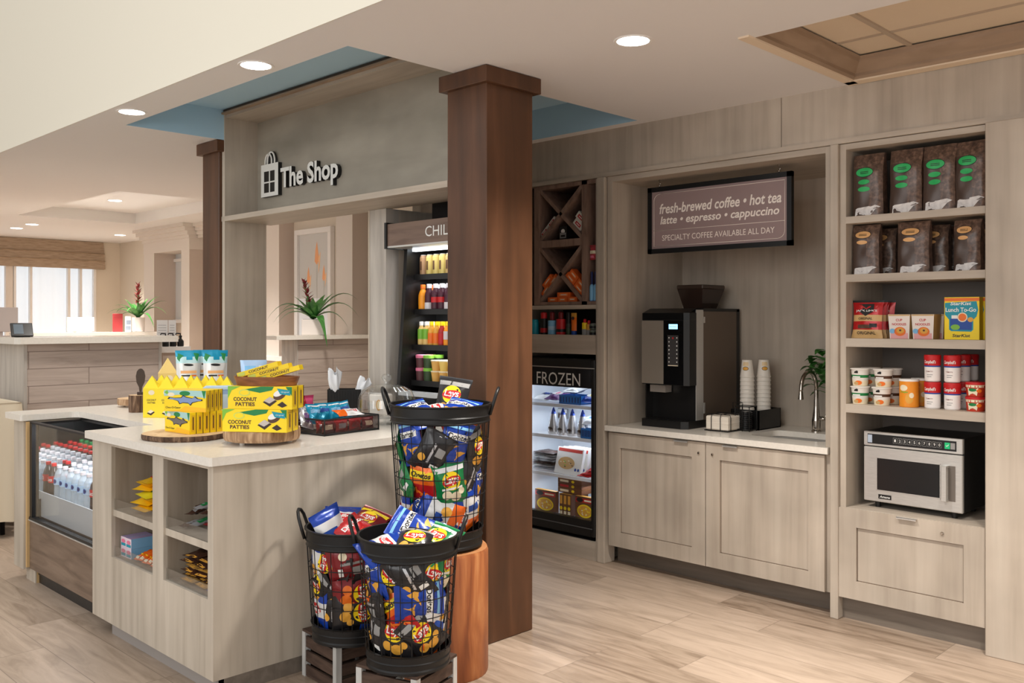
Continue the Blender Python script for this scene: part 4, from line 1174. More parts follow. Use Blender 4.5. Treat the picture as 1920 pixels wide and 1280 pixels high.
on_shelf('tuna_lunch_box', 'second yellow tuna lunch box, just behind the front one', 'tuna box', tuna(.055), 4.926, 1.608, 1.5225, -90, 'tuna lunch boxes')
on_shelf('tuna_lunch_box', 'rearmost yellow tuna lunch box on the third shelf', 'tuna box', tuna(.055), 4.99, 1.612, 1.5225, -90, 'tuna lunch boxes')

def oat_cup(stripe):
    mb = MB(); r = .048
    PW = flat('cup_white', 232, 226, 218)
    pr = [(.038, 0), (.0415, .03), (.0425, .045), (.0445, .06), (.0472, .088), (.053, .089), (.053, .093), (.050, .096)]
    mb.lathe(pr, 22, [CRM, PW, stripe, PW, PW, PW, PW], capt=True)
    lid = MB()
    fr = lambda o: (lambda x, z: ((.0385 + .0098 * z / .09 + o) * math.sin(x / .045), -(.0385 + .0098 * z / .09 + o) * math.cos(x / .045), z))
    mb.disc(.008, .018, .02, .012, ORG, fn=fr(.0008)); mb.disc(-.006, .015, .014, .009, TAN, fn=fr(.0012)); mb.rect(-.026, .018, .046, .053, WHITE, fn=fr(.0016))
    mb.poly([(-.014, .070), (.006, .069), (.008, .079), (.002, .084), (-.004, .081), (-.012, .078)], INK, fn=fr(.001))
    return mb
for i, (y, z, s, lab) in enumerate([(2.138, 1.168, GRN, 'lower green-striped oatmeal cup at the left end of the fourth shelf'), (2.138, 1.265, GRN, 'upper green-striped oatmeal cup at the left end of the fourth shelf'), (2.02, 1.168, BRN, 'lower brown-striped oatmeal cup on the fourth shelf'), (2.012, 1.265, BRN, 'upper brown-striped oatmeal cup on the fourth shelf')]):
    on_shelf('oatmeal_cup', lab, 'oatmeal cup', oat_cup(s), 4.87, y, z, -90, 'oatmeal cups on the fourth shelf')
for i, (x, y, z, s, lab) in enumerate([(4.985, 2.13, 1.168, GRN, 'lower green-striped oatmeal cup in the row behind'), (4.985, 2.13, 1.265, GRN, 'upper green-striped oatmeal cup in the row behind'), (4.985, 2.01, 1.168, BRN, 'lower brown-striped oatmeal cup in the row behind'), (4.985, 2.01, 1.265, BRN, 'upper brown-striped oatmeal cup in the row behind')]):
    on_shelf('oatmeal_cup', lab, 'oatmeal cup', oat_cup(s), x, y, z, -90, 'oatmeal cups on the fourth shelf')
def chips_can():
    mb = MB(); mb.lathe([(.046, 0), (.048, .003), (.048, .138), (.046, .14)], 26, flat('can_orange', 236, 146, 36)); mb.lathe([(.049, .134), (.049, .145), (.0, .146)], 26, WHITE, capb=False)
    f = cyl_fn(.0488)
    mb.disc(-.012, .100, .022, .016, CRM, fn=f); mb.text('Pringles', .04, LGRN, -.008, .078, h=.011, fn=cyl_fn(.0494), bold=.03, shear=.1)
    mb.disc(.018, .045, .02, .026, GOLD, fn=f); mb.disc(.03, .062, .012, .014, CRM, fn=cyl_fn(.0493))
    return mb
on_shelf('chip_can', 'orange potato crisp can standing on the fourth shelf', 'crisp can', chips_can(), 4.872, 1.878, 1.168, -90)
on_shelf('chip_can', 'second orange crisp can, half hidden behind the front one', 'crisp can', chips_can(), 4.985, 1.86, 1.168, -90)
def soup():
    b = MB(); SW = flat('soup_white', 238, 232, 228)
    b.lathe([(.034, 0), (.038, .006), (.0385, .075), (.0395, .082), (.0398, .112), (.041, .113), (.0415, .130), (.039, .136), (.0, .1365)], 24, [SW, SW, BLU, RED, RED, RED, RED, RED], capb=True)
    f = cyl_fn(.0406)
    b.text("Campbell's", .062, WHITE, -.002, .099, h=.022, fn=f, bold=.02, shear=.25)
    b.text('TOMATO', .036, DRED, -.004, .052, fn=cyl_fn(.0393), bold=.01)
    for i in range(2): b.rect(-.016, .014 - .006 * i, .034 - i * .010, .037 - i * .010, GREY, fn=cyl_fn(.0391))
    return b
for i, (x, y, z, lab) in enumerate([(4.865, 1.757, 1.168, 'lower red-lidded soup cup of the left stack on the fourth shelf'), (4.865, 1.757, 1.3065, 'upper red-lidded soup cup of the left stack on the fourth shelf'),
      (4.865, 1.66, 1.168, 'lower red-lidded soup cup of the middle stack on the fourth shelf'), (4.865, 1.66, 1.3065, 'upper red-lidded soup cup of the middle stack on the fourth shelf'),
      (4.985, 1.652, 1.168, 'lower soup cup directly behind the middle stack'), (4.985, 1.652, 1.3065, 'upper soup cup directly behind the middle stack'), (5.09, 1.648, 1.168, 'lower soup cup at the back of the middle row'), (5.09, 1.648, 1.3065, 'upper soup cup at the back of the middle row')]):
    on_shelf('soup_cup', lab, 'soup cup', soup(), x, y, z, -90, 'soup cups on the fourth shelf')
def pasta_cup():
    b = MB(); RS = flat('pasta_red', 190, 54, 30)
    b.lathe([(.040, 0), (.041, .005), (.0445, .056), (.0445, .058), (.0475, .059), (.048, .068), (.046, .0715), (0, .072)], 24, [RS, RS, CRM, CRM, RED, RED, RED])
    f = lambda o: (lambda x, z: ((.0405 + .004 * z / .056 + o) * math.sin(x / .042), -(.0405 + .004 * z / .056 + o) * math.cos(x / .042), z))
    b.rect(-.05, .05, .046, .056, CRM, fn=f(.0006)); b.poly([(-.022, .006), (.018, .006), (.024, .044), (-.026, .044)], CRM, fn=f(.001)); b.disc(-.002, .034, .018, .008, GRN, fn=f(.0016)); b.disc(.028, .03, .012, .009, ORG, fn=f(.0016))
    return b
on_shelf('pasta_cup', 'lower red pasta cup at the right end of the fourth shelf', 'pasta cup', pasta_cup(), 4.875, 1.553, 1.168, -90, 'pasta cups')
on_shelf('pasta_cup', 'upper red pasta cup at the right end of the fourth shelf', 'pasta cup', pasta_cup(), 4.875, 1.553, 1.2405, -90, 'pasta cups')

# microwave
t = thing('microwave', 'stainless commercial microwave on the shelf above the drawer', 'microwave', (4.885, 1.872, .61), -92.0)
w, h, d = .515, .375, .36
z0 = .035
b = MB(); b.box(-w / 2, w / 2, .03, d, z0, z0 + h, BLACKM, .004); b.box(-w / 2, w / 2, .022, .034, z0, z0 + h, mat('dark_seam', C(18, 16, 16), .5)); b.build('casing', t)
b = MB(); b.box(-w / 2, w / 2, 0, .024, z0 + .298, z0 + h, STEEL, .003)
b.box(-w / 2 + .022, w / 2 - .03, -.0012, 0, z0 + .310, z0 + .362, BLACK)
b.rect(-w / 2 + .024, -w / 2 + .048, z0 + .315, z0 + .357, flat('pad_blue_grey', 176, 188, 204), y=-.002)
for i, ch in enumerate('1234567890'):
    x = -.085 + i * .0255
    for a, c, e, g in ((-.0105, .0105, .013, .0145), (-.0105, .0105, -.0145, -.013), (-.0105, -.0095, -.0145, .0145), (.0095, .0105, -.0145, .0145)): b.rect(x + a, x + c, z0 + .336 + e, z0 + .336 + g, GREY, y=-.002)
    b.text(ch, .008, WHITE, x, z0 + .336, h=.014, y=-.0022)
b.rect(.170, .196, z0 + .320, z0 + .352, flat('start_green', 20, 160, 92, emit=(.02, .45, .2, 1), estr=.25), y=-.002); b.poly([(.176, z0 + .336), (.181, z0 + .330), (.191, z0 + .341), (.189, z0 + .343), (.181, z0 + .334), (.178, z0 + .338)], WHITE, y=-.0026)
b.rect(.199, .221, z0 + .320, z0 + .352, GREY, y=-.002)
b.build('control_panel', t)
b = MB()
b.box(-w / 2, w / 2, 0, .022, z0, z0 + .292, STEEL, .004)
b.add([(-w / 2 + .075, -.0008, z0 + .065), (w / 2 - .112, -.0008, z0 + .065), (w / 2 - .112, -.0008, z0 + .235), (-w / 2 + .075, -.0008, z0 + .235)], [(0, 1, 2, 3)], mat('oven_window', C(36, 36, 37), .18))
for a, c, e, g in ((-w / 2 + .071, w / 2 - .108, .061, .065), (-w / 2 + .071, w / 2 - .108, .235, .239), (-w / 2 + .071, -w / 2 + .075, .061, .239), (w / 2 - .112, w / 2 - .108, .061, .239)): b.box(a, c, -.002, 0, z0 + e, z0 + g, STEEL)
b.rect(-w / 2 + .082, -w / 2 + .152, z0 + .018, z0 + .042, BLACK, y=-.0012); b.text('Amana', .056, WHITE, -w / 2 + .117, z0 + .03, h=.013, y=-.002, shear=.2, bold=.01)
dd = b.build('door', t)
b = MB(); b.box(w / 2 - .094, w / 2 - .068, -.034, -.028, z0 + .055, z0 + .235, STEEL, .002); b.box(w / 2 - .094, w / 2 - .068, -.032, 0, z0 + .225, z0 + .235, STEEL); b.box(w / 2 - .094, w / 2 - .068, -.032, 0, z0 + .055, z0 + .065, STEEL); b.rect(w / 2 - .07, w / 2 - .035, z0 + .055, z0 + .235, mat('handle_recess', C(120, 112, 104), .4, .5), y=-.0012); b.build('door_handle', dd)
for x in (-.2, .2):
    for y in (.05, .30):
        b = MB(); b.lathe([(.014, 0), (.016, z0 + .001)], 12, BLACK, M=T(x, y, 0)); b.build('foot', t)

# ================================================================== coffee alcove contents
# coffee machine
t = thing('coffee_machine', 'black bean-to-cup coffee machine with a bean hopper, on the alcove worktop', 'coffee machine', (4.96, 3.478, .922), -90)
# local: x to -Y (width .36), y to +X (depth)
hw = .182
TAUPE = mat('taupe_panel', C(150, 140, 128), .3, .3); SIDEP = mat('machine_side', C(112, 98, 86), .35, .4)
b = MB(); b.box(-hw + .01, hw - .002, .175, .60, .0, .765, SIDEP); b.box(-hw, hw, .17, .62, .755, .775, BLACK); b.box(-hw, hw, .585, .62, .03, .77, BLACK); b.build('housing', t)
b = MB(); b.box(hw - .006, hw, .09, .172, .05, .765, STEEL); b.box(hw - .004, hw + .002, .176, .19, .68, .72, STEEL); b.box(hw - .004, hw + .002, .176, .19, .09, .16, STEEL); b.build('steel_column', t)
b = MB()
b.prism([(-hw, .0), (-hw + .012, -.012), (hw - .03, -.012), (hw, .012), (hw, .09), (-hw, .09)], .277, .70, BLACK)
b.prism([(-hw, .0), (-hw + .012, -.012), (hw - .03, -.012), (hw, .012), (hw, .09), (-hw, .09)], .70, .745, mat('gloss_black', C(20, 20, 20), .15))
b.add([(-hw, .0, .745), (-hw + .012, -.012, .745), (hw - .03, -.012, .745), (hw, .012, .745), (hw, .09, .775), (-hw, .09, .775)], [(0, 1, 2, 3, 4, 5)], BLACK)
dd = b.build('door', t)
b = MB(); b.rect(-hw + .006, -.002, .282, .695, TAUPE, y=-.0128); b.build('mirror_panel', dd)
b = MB(); b.rect(-.001, hw - .032, .282, .695, mat('touch_glass', C(16, 16, 17), .08), y=-.0128); b.build('touch_panel', dd)
b = MB(); b.rect(.040, .108, .640, .672, mat('lcd', C(120, 190, 250), .4, emit=(.25, .6, 1, 1), estr=1.6), y=-.0136)
for i in range(5): b.rect(.046 + i * .011, .053 + i * .011, .652, .660, WHITE, y=-.0140)
b.build('display', dd)
b = MB(); b.rect(.030, .114, .40, .600, flat('keypad_grey', 62, 60, 60), y=-.0133)
for r in range(7):
    for c in range(2): b.disc(.042 + c * .060, .584 - r * .026, .0045, .0045, WHITE, y=-.0138, seg=8)
b.disc(.072, .582, .006, .006, RED, y=-.0138, seg=10); b.rect(.034, .11, .402, .407, CRM, y=-.0138)
b.build('keypad', dd)
b = MB(); b.box(-hw + .012, hw - .012, .10, .18, .05, .28, BLACK); b.box(-hw + .005, -hw + .014, .03, .18, .05, .285, BLACK); b.box(-hw + .05, -.01, .02, .09, .225, .272, mat('spout_steel', C(196, 186, 176), .3, .6)); b.build('dispensing_bay', t)
b = MB(); b.prism([(-hw, .0), (-hw + .02, -.03), (hw - .04, -.03), (hw, .0), (hw, .42), (-hw, .42)], 0, .048, BLACK); b.rect(-hw + .02, hw - .04, .044, .048, BLACKM, y=-.031)
for i in range(9): b.box(-hw + .03, hw - .05, .0 + i * .011, .004 + i * .011, .048, .052, BLACKM)
b.build('drip_tray', t)
hp = MB()
x0, x1, y0, y1 = -.075, .118, .27, .53
hp.add([(x0 + .02, y0 + .03, .775), (x1 - .03, y0 + .03, .775), (x1 - .03, y1 - .05, .775), (x0 + .02, y1 - .05, .775), (x0 - .005, y0 - .01, .905), (x1, y0 - .01, .905), (x1, y1, .905), (x0 - .005, y1, .905)],
       [(0, 1, 5, 4), (1, 2, 6, 5), (2, 3, 7, 6), (3, 0, 4, 7)], mat('smoked_hopper', C(52, 38, 32), .15))
hp.box(x0 - .01, x1 + .004, y0 - .015, y1 + .005, .905, .935, mat('hopper_lid', C(64, 50, 42), .2), .006)
hp.build('bean_hopper', t)

# hanging sign
t = thing('hanging_sign', 'mauve hanging sign in a black frame reading fresh-brewed coffee, in the alcove', 'sign', (4.93, 3.083, 2.055), -90)
sw, shh = 1.022, .432
b = MB(); fwid = .03
b.box(-sw / 2, sw / 2, 0, .03, 0, fwid, BLACK); b.box(-sw / 2, sw / 2, 0, .03, shh - fwid, shh, BLACK); b.box(-sw / 2, -sw / 2 + fwid, 0, .03, 0, shh, BLACK); b.box(sw / 2 - fwid, sw / 2, 0, .03, 0, shh, BLACK); b.build('frame', t)
MAUV = mat('sign_mauve', C(150, 128, 126), .35); SLET = flat('sign_cream', 244, 232, 222)
b = MB(); b.box(-sw / 2 + fwid, sw / 2 - fwid, .008, .022, fwid, shh - fwid, MAUV)
yy = .0072
xa, xb, za, zb = -sw / 2 + .046, sw / 2 - .046, .046, shh - .046
def thin(p, q, r=.0016): b.tube([(p[0], yy, p[1]), (q[0], yy, q[1])], r, SLET, 4)
R = .045
path = [(xa, za)] + [(xa, zb - R)] + [(xa + R - R * math.cos(math.radians(a)), zb - R + R * math.sin(math.radians(a))) for a in range(10, 91, 20)] + [(xb, zb), (xb, za + R)] + [(xb - R + R * math.cos(math.radians(a)), za + R - R * math.sin(math.radians(a))) for a in range(10, 91, 20)] + [(xa, za)]
for p, q in zip(path, path[1:]): thin(p, q)
thin((xa, .148), (xb, .148))
b.text('fresh-brewed coffee • hot tea', .865, SLET, .012, .288, h=.066, y=.0068, shear=.2, bold=.02)
b.text('latte • espresso • cappuccino', .845, SLET, .008, .205, h=.066, y=.0068, shear=.2, bold=.02)
b.text('SPECIALTY COFFEE AVAILABLE ALL DAY', .80, SLET, .0, .098, h=.036, y=.0068)
b.build('sign_panel', t)
for x in (-.425, .425):
    b = MB(); b.tube([(x, .015, shh), (x, .015, shh + .02)], .004, CHROME, 6); b.tube([(x + .006 * math.sin(a * .7), .015, shh + .014 + .005 * a) for a in range(8)], .0025, CHROME, 6); b.tube([(x, .015, shh + .045), (x, .015, 2.537 - 2.055)], .0022, CHROME, 6)
    b.build('hook', t)

# paper cups: two inverted stacks in a black caddy
t = thing('cup_caddy', 'black plastic caddy holding the stacked paper cups on the alcove worktop', 'cup caddy', (5.38, 3.05, .922))
b = MB(); b.box(-.15, .13, -.10, -.094, 0, .125, BLACK); b.box(-.15, .13, .094, .10, 0, .125, BLACK); b.box(-.15, -.144, -.1, .1, 0, .125, BLACK); b.box(.124, .13, -.1, .1, 0, .125, BLACK); b.box(-.15, .13, -.1, .1, 0, .006, BLACK); b.build('caddy_body', t)
PAP = flat('paper_cup', 238, 230, 218)
def paper_cup(print_=True):
    b = MB(); b.lathe([(.045, 0), (.0465, .002), (.0465, .008), (.0445, .010), (.0325, .113), (.031, .112), (.0, .110)], 24, PAP, capb=False)
    f = lambda o: (lambda x, z: ((.0445 - .0117 * z / .113 + o) * math.sin(x / .04), -(.0445 - .0117 * z / .113 + o) * math.cos(x / .04), z))
    if print_:
        b.disc(0, .058, .020, .013, INK, fn=f(.001)); b.disc(0, .058, .017, .0105, GOLD, fn=f(.0018)); b.rect(-.02, .02, .075, .10, flat('cup_tan', 232, 206, 160), fn=f(.0008))
    return b
c0 = None
for si, (cx, cy, rz) in enumerate([(5.335, 3.095, -75), (5.432, 3.03, -50)]):
    nst = 13
    for k in range(nst):
        z = .930 + k * .0175 + (.113 if False else 0)
        top = k == nst - 1
        zz = .930 + k * .0265
        lab = ('topmost paper cup with a yellow oval in the left stack' if si == 0 else 'topmost paper cup with a dark oval in the right stack') if top else ('white paper cup nested in the left stack below the top one' if si == 0 else 'white paper cup nested in the right stack below the top one')
        o = make('paper_cup', lab, 'paper cup', paper_cup(top), (cx, cy, zz), rz, 'cups nested in the left stack' if si == 0 else 'cups nested in the right stack')
# napkin caddy
t = thing('napkin_holder', 'black wire napkin holder in front of the coffee machine', 'napkin holder', (5.085, 3.115, .922), -90)
b = MB()
for x in (-.035, .03):
    b.tube([(x, -.092, .004), (x, -.092, .085), (x, -.085, .105), (x, 0, .108), (x, .085, .105), (x, .092, .085), (x, .092, .004)], .0025, BLACKM, 6)
for y in (-.06, .05):
    b.tube([(-.086, y, .004), (-.086, y, .09), (-.08, y, .106), (.08, y, .106), (.086, y, .09), (.086, y, .004)], .0025, BLACKM, 6)
b.tube([(-.084, -.09, .004), (.084, -.09, .004), (.084, .09, .004), (-.084, .09, .004)], .003, BLACKM, 6, True)
b.build('wire_frame', t)
NAP = ramp_mat('napkin_paper', [C(214, 200, 182), C(236, 224, 208), C(242, 232, 218)], (.5, .5, 40), 4, 3, .9)
tag(MB().box(-.08, .08, -.085, .085, .008, .095, NAP, .006).build('napkin_stack', None), 'pile of cream paper napkins in the black wire holder', 'napkins', kind='stuff')
o = COL.objects['napkin_stack']; o.location = (5.085, 3.115, .922); o.rotation_euler.z = math.radians(-90)
# lid rack
t = thing('lid_rack', 'black wire rack of cup lids between the napkins and the cups', 'lid rack', (5.165, 3.005, .922), -90)
b = MB()
for z in (.01, .155):
    b.tube([(-.05, -.045, z), (.05, -.045, z), (.05, .045, z), (-.05, .045, z)], .0028, BLACKM, 6, True)
for x, y in ((-.05, -.045), (.05, -.045), (.05, .045), (-.05, .045), (0, -.045)): b.tube([(x, y, 0), (x, y, .158)], .0028, BLACKM, 6)
b.tube([(-.05, .045, .155), (-.05, .045, .17), (-.12, .045, .17), (-.12, .045, 0)], .0028, BLACKM, 6)
b.build('wire_frame', t)
for k in range(9):
    m = MB(); m.lathe([(.036, 0), (.041, .002), (.041, .006), (.036, .009), (.034, .013), (0, .013)], 20, BLACK); o = m.build('drink_topper'); o.location = (5.165, 3.005, .932 + k * .0125)
    tag(o, 'black plastic cup lid in the stack inside the wire lid rack', 'cup lid', 'cup lids in the wire rack')

# pothos at the alcove's right jamb
LEAF = ramp_mat('pothos_leaf', [C(40, 88, 34), C(62, 120, 50), C(92, 148, 70)], (6, 6, 6), 4, 4, .38)
t = thing('potted_pothos', 'leafy green plant spilling out behind the faucet at the alcove jamb', 'plant', (5.47, 2.50, .922))
b = MB(); b.lathe([(.06, 0), (.075, .12), (.08, .20), (.084, .205), (.078, .21), (.07, .20), (0, .195)], 20, WHITE); b.build('pot', t)
random.seed(5)
lv = MB(); st = MB()
def leaf(b, base, tip, w, m, droop=.2, nseg=6, fold=.25, up=Vector((0, 0, 1))):
    base, tip = Vector(base), Vector(tip)
    d = tip - base; L = d.length; d.normalize()
    s = d.cross(up)
    if s.length < .1: s = d.cross(Vector((1, 0, 0)))
    s.normalize(); n = s.cross(d)
    vs = []
    for i in range(nseg + 1):
        u = i / nseg
        c = base + d * (L * u) - up * (droop * L * u * u)
        ww = w * math.sin(math.pi * min(1, u ** .7 * 1.0)) if i not in (0, nseg) else w * .04
        vs += [tuple(c - s * ww + n * fold * ww), tuple(c), tuple(c + s * ww + n * fold * ww)]
    fs = []
    for i in range(nseg):
        a = i * 3; fs += [(a, a + 1, a + 4, a + 3), (a + 1, a + 2, a + 5, a + 4)]
    b.add(vs, fs, m, True)
for k in range(64):
    y = random.uniform(.02, .235); x = random.uniform(-.08, .07); z = .36 + random.uniform(0, .16) - .4 * max(0, y - .15) - (.1 if k % 5 == 0 else 0)
    a = random.uniform(0, 6.28)
    p = (x, y - .02, z)
    st.tube([(x * .2, .02, .2), (x * .6, y * .5, z - .02), p], .002, LEAF, 4)
    leaf(lv, p, (x + .05 * math.cos(a), y + .05 * math.sin(a), z + random.uniform(-.04, .015)), .030, LEAF, .3)
lv.build('foliage', t); st.build('stems', t)
# ================================================================== freezer, rack, toiletries, chiller contents
def cone_pack(seed):
    m = MB(); m.lathe([(.036, 0), (.043, .02), (.038, .06), (.02, .145), (.004, .19), (0, .191)], 16, [F_WHITE, F_SILVER, F_SILVER, F_BLUE, F_BLUE]); 
    f = lambda x, z: (.041 * math.sin(x / .04), -.041 * math.cos(x / .04), z)
    m.disc(0, .035, .024, .018, DBRN, fn=f)
    return m
for i, y in enumerate([4.425, 4.335, 4.245, 4.15]):
    make('ice_cream_cone', '%s wrapped ice cream cone from the left, standing on the second freezer shelf' % ORD[i], 'ice cream', cone_pack(i), (4.93, y, .801), -90, 'wrapped cones in the freezer')
def tray_blue(w, h, d):
    m = MB(); BT = flat('blue_basket', 40, 120, 200)
    m.box(-w / 2, w / 2, 0, .004, 0, h, BT); m.box(-w / 2, w / 2, d - .004, d, 0, h, BT); m.box(-w / 2, -w / 2 + .004, 0, d, 0, h, BT); m.box(w / 2 - .004, w / 2, 0, d, 0, h, BT); m.box(-w / 2, w / 2, 0, d, 0, .004, BT)
    for i in range(7): m.rect(-w / 2 + .012 + i * w / 7.4, -w / 2 + .02 + i * w / 7.4, .012, h - .012, NAVY, y=-.0008)
    return m
make('freezer_basket', 'blue plastic basket on the top freezer shelf', 'basket', tray_blue(.20, .062, .16), (4.90, 4.245, 1.026), -90)
make('freezer_basket', 'blue plastic basket at the right of the second freezer shelf', 'basket', tray_blue(.125, .075, .16), (4.885, 4.017, .801), -90) if False else make('freezer_basket', 'blue plastic basket at the right end of the second freezer shelf', 'basket', tray_blue(.10, .07, .05), (4.876, 4.075, .801), -90)
for i, (y, m_, z, lab, rx) in enumerate([(4.53, F_WHITE, 1.026, 'white frozen snack bag at the left of the top freezer shelf', 78), (4.42, F_PURPLE, 1.03, 'purple frozen snack bag on the top freezer shelf', 74), (4.25, F_WHITE, 1.092, 'white bag lying over the blue basket on the top freezer shelf', 80), (4.09, F_BLUE, 1.03, 'blue frozen bag at the right of the top freezer shelf', 70), (4.10, F_WHITE, .875, 'white ice cream pack lying in the lower blue basket', 72)]):
    mb = MB(); bg = Bag(.15, .14, .05, i * 1.3); bg.build(mb, m_); mb.disc(0, .08, .05, .035, (NAVY, WHITE, BLU, WHITE, SKY)[i], fn=bg.fn()); mb.disc(.01, .075, .025, .02, (BLU, PINK, SKY, YEL, BLU)[i], fn=bg.fn(.002))
    make('frozen_bag', lab, 'frozen food bag', mb, (4.90, y, z + .02), (-rx, 0, -90))
mb = MB(); mb.box(-.05, .05, 0, .01, 0, .075, GREY); mb.rect(-.044, .044, .045, .07, WHITE, y=-.0008); mb.rect(-.04, .04, .006, .036, BRN, y=-.0008)
make('freezer_notice', 'small grey notice card on the left wall inside the freezer', 'notice', mb, (5.18, 4.56, .88), -90)
# flat silver packs
for k in range(7):
    mb = MB(); bg = Bag(.21, .15, .02, k * 1.9, .004); bg.build(mb, (F_SILVER, F_WHITE, F_BROWN, F_SILVER, F_WHITE, F_SILVER, F_BROWN)[k])
    make('flat_frozen_pack', '%s pack from the bottom in the flat silver stack, left on the third freezer shelf' % ORD[k], 'frozen food pack', mb, (4.905, 4.515 + .008 * math.sin(k * 2), .541 + k * .0195), (-90, 0, -90 + 5 * math.sin(k)), 'flat frozen packs')
def meal_box(w, h, d, base, food, deco=None):
    def dc(m):
        m.rect(-w * .46, w * .46, h * .84, h * .96, flat('box_red_band', 196, 60, 50), y=-.0008)
        m.disc(-w * .08, h * .42, w * .36, h * .26, WHITE, y=-.0008); m.disc(-w * .08, h * .42, w * .32, h * .23, food, y=-.0014)
        random.seed(int(w * 1000))
        for i in range(14): m.disc(-w * .08 + random.uniform(-.24, .24) * w, h * .42 + random.uniform(-.16, .16) * h, w * .035, h * .02, (CRM, GOLD, LGRN, BRN)[i % 4], y=-.0018 - i * .00003, seg=8)
        for i in range(2): m.disc(w * (.30 + .11 * i), h * .22, w * .04, w * .04, BLU, y=-.0014)
    return carton(w, d, h, base, flat('box_side', 214, 214, 214), base, dc)
for k in range(4):
    make('frozen_meal_box', ['front white frozen pasta meal box leaning on the third freezer shelf', 'second leaning white meal box, behind the front one', 'third leaning white meal box in the row', 'rearmost leaning white meal box in the row'][k], 'frozen meal box',
         meal_box(.265, .19, .024, WHITE, TAN), (4.90 + .032 * k, 4.275 - .022 * k, .527), (-14, 0, -96), 'white frozen meal boxes')
for k, (y, z) in enumerate([(4.105, .535), (4.07, .55), (4.035, .575)]):
    mb = MB(); bg = Bag(.12, .10, .03, k); bg.build(mb, F_RED); mb.rect(-.03, .04, .03, .05, WHITE, fn=bg.fn())
    make('red_frozen_bag', ['red frozen bag in front at the right end of the third freezer shelf', 'middle red frozen bag at the right end of the third freezer shelf', 'topmost red frozen bag at the right end of the third freezer shelf'][k], 'frozen food bag', mb, (4.888 + k * .012, y, z), (-80, 0, -80), 'red frozen bags')
def mac_box(w, h, d):
    BB = flat('mac_brown', 108, 66, 40)
    def dc(m):
        m.rect(-w * .48, w * .48, h * .74, h * .92, RED, y=-.0008); m.disc(-w * .26, h * .84, w * .18, h * .10, INK, y=-.0013); m.rect(-w * .02, w * .42, h * .80, h * .87, CRM, y=-.0013)
        m.disc(0, h * .36, w * .40, h * .30, YEL, y=-.0008); m.disc(0, h * .36, w * .34, h * .24, GOLD, y=-.0013)
        random.seed(3)
        for i in range(16): m.disc(random.uniform(-.26, .26) * w, h * .36 + random.uniform(-.17, .17) * h, w * .045, h * .03, YEL if i % 2 else CRM, y=-.0018 - i * .00003, seg=8, rot=i)
    return carton(w, d, h, BB, BB, GOLD, dc)
make('frozen_meal_box', 'brown frozen macaroni box at the left of the bottom freezer shelf', 'frozen meal box', mac_box(.20, .155, .035), (4.885, 4.465, .239), -90, 'brown frozen macaroni boxes')
make('frozen_meal_box', 'brown frozen macaroni box at the right of the bottom freezer shelf', 'frozen meal box', mac_box(.17, .155, .035), (4.885, 4.095, .239), -90, 'brown frozen macaroni boxes')
for k in range(3):
    m = carton(.034, .19, .15, flat('mac_brown', 108, 66, 40), flat('mac_brown', 108, 66, 40), GOLD, lambda m: (m.disc(0, .05, .013, .013, YEL, y=-.0008), m.rect(-.012, .012, .08, .14, GOLD, y=-.0008), m.rect(-.012, .012, .008, .03, CRM, y=-.0008)))
    make('frozen_meal_box', ['left upright brown box showing its spine, bottom freezer shelf', 'middle upright brown box showing its spine, bottom freezer shelf', 'right upright brown box showing its spine, bottom freezer shelf'][k], 'frozen meal box', m, (4.888, 4.315 - k * .037, .239), -90, 'upright brown meal boxes')
for k in range(3):
    m = carton(.22, .15, .032, flat('mac_brown', 108, 66, 40), flat('mac_brown', 108, 66, 40), GOLD, lambda m: (m.disc(.03, .016, .014, .010, YEL, y=-.0008), m.rect(-.09, -.01, .008, .024, RED if k % 2 else CRM, y=-.0008)))
    make('frozen_meal_box', ['lowest flat brown box lying on the upright boxes in the freezer', 'middle flat brown box lying on the upright boxes in the freezer', 'topmost flat brown box lying on the upright boxes in the freezer'][k], 'frozen meal box', m, (4.905, 4.25, .3965 + k * .0335), -90, 'flat brown meal boxes')

# diamond rack boxes
def med_box(base, acc, w=.085, h=.045, d=.06):
    return carton(w, d, h, base, base, base, lambda m: (m.rect(-w * .32, w * .30, h * .25, h * .72, acc, y=-.0008), m.rect(-w * .2, w * .2, h * .42, h * .55, WHITE, y=-.0013)))
PO = flat('pack_orange', 236, 104, 34); PO2 = flat('pack_orange_light', 250, 160, 92); PWH = flat('pack_white', 226, 218, 210)
def diag(yb, zb, ang, off, along):
    """point on a divider starting at (yb,zb) rising at ang; returns y,z"""
    return yb - along * math.cos(math.radians(ang)) , zb + along * math.sin(math.radians(ang))
items = []
# upper cell: left leg of the X rises to the right in the picture (towards -Y)
a1 = math.degrees(math.atan2(2.545 - 2.183, .397)); a2 = math.degrees(math.atan2(2.134 - 1.748, .397))
def on_div(cell_z0, ang, side, along, lift, base, acc, lab, grp, w=.085, h=.045):
    if side == 'L': y, z = 4.452 - along * math.cos(math.radians(ang)), cell_z0 + along * math.sin(math.radians(ang)); tilt = ang; n = (math.sin(math.radians(ang)), math.cos(math.radians(ang)))
    else: y, z = 4.055 + along * math.cos(math.radians(ang)), cell_z0 + along * math.sin(math.radians(ang)); tilt = -ang; n = (-math.sin(math.radians(ang)), math.cos(math.radians(ang)))
    y += n[0] * lift; z += n[1] * lift
    t = make('medicine_box', lab, 'medicine box', med_box(base, acc, w, h), (4.83, y, z), 0, grp)
    # local x along the divider (picture right = -Y), local y into the rack
    t.matrix_world = T(4.83, y, z) @ Rz(-90) @ Ry(-tilt)
on_div(2.183, a1, 'L', .065, .0145, PWH, RED, 'lower white and red box on the left divider of the upper diamond', 'white boxes in the diamond rack', .092, .03)
on_div(2.183, a1, 'L', .160, .0145, PWH, RED, 'upper white and red box on the left divider of the upper diamond', 'white boxes in the diamond rack', .092, .03)
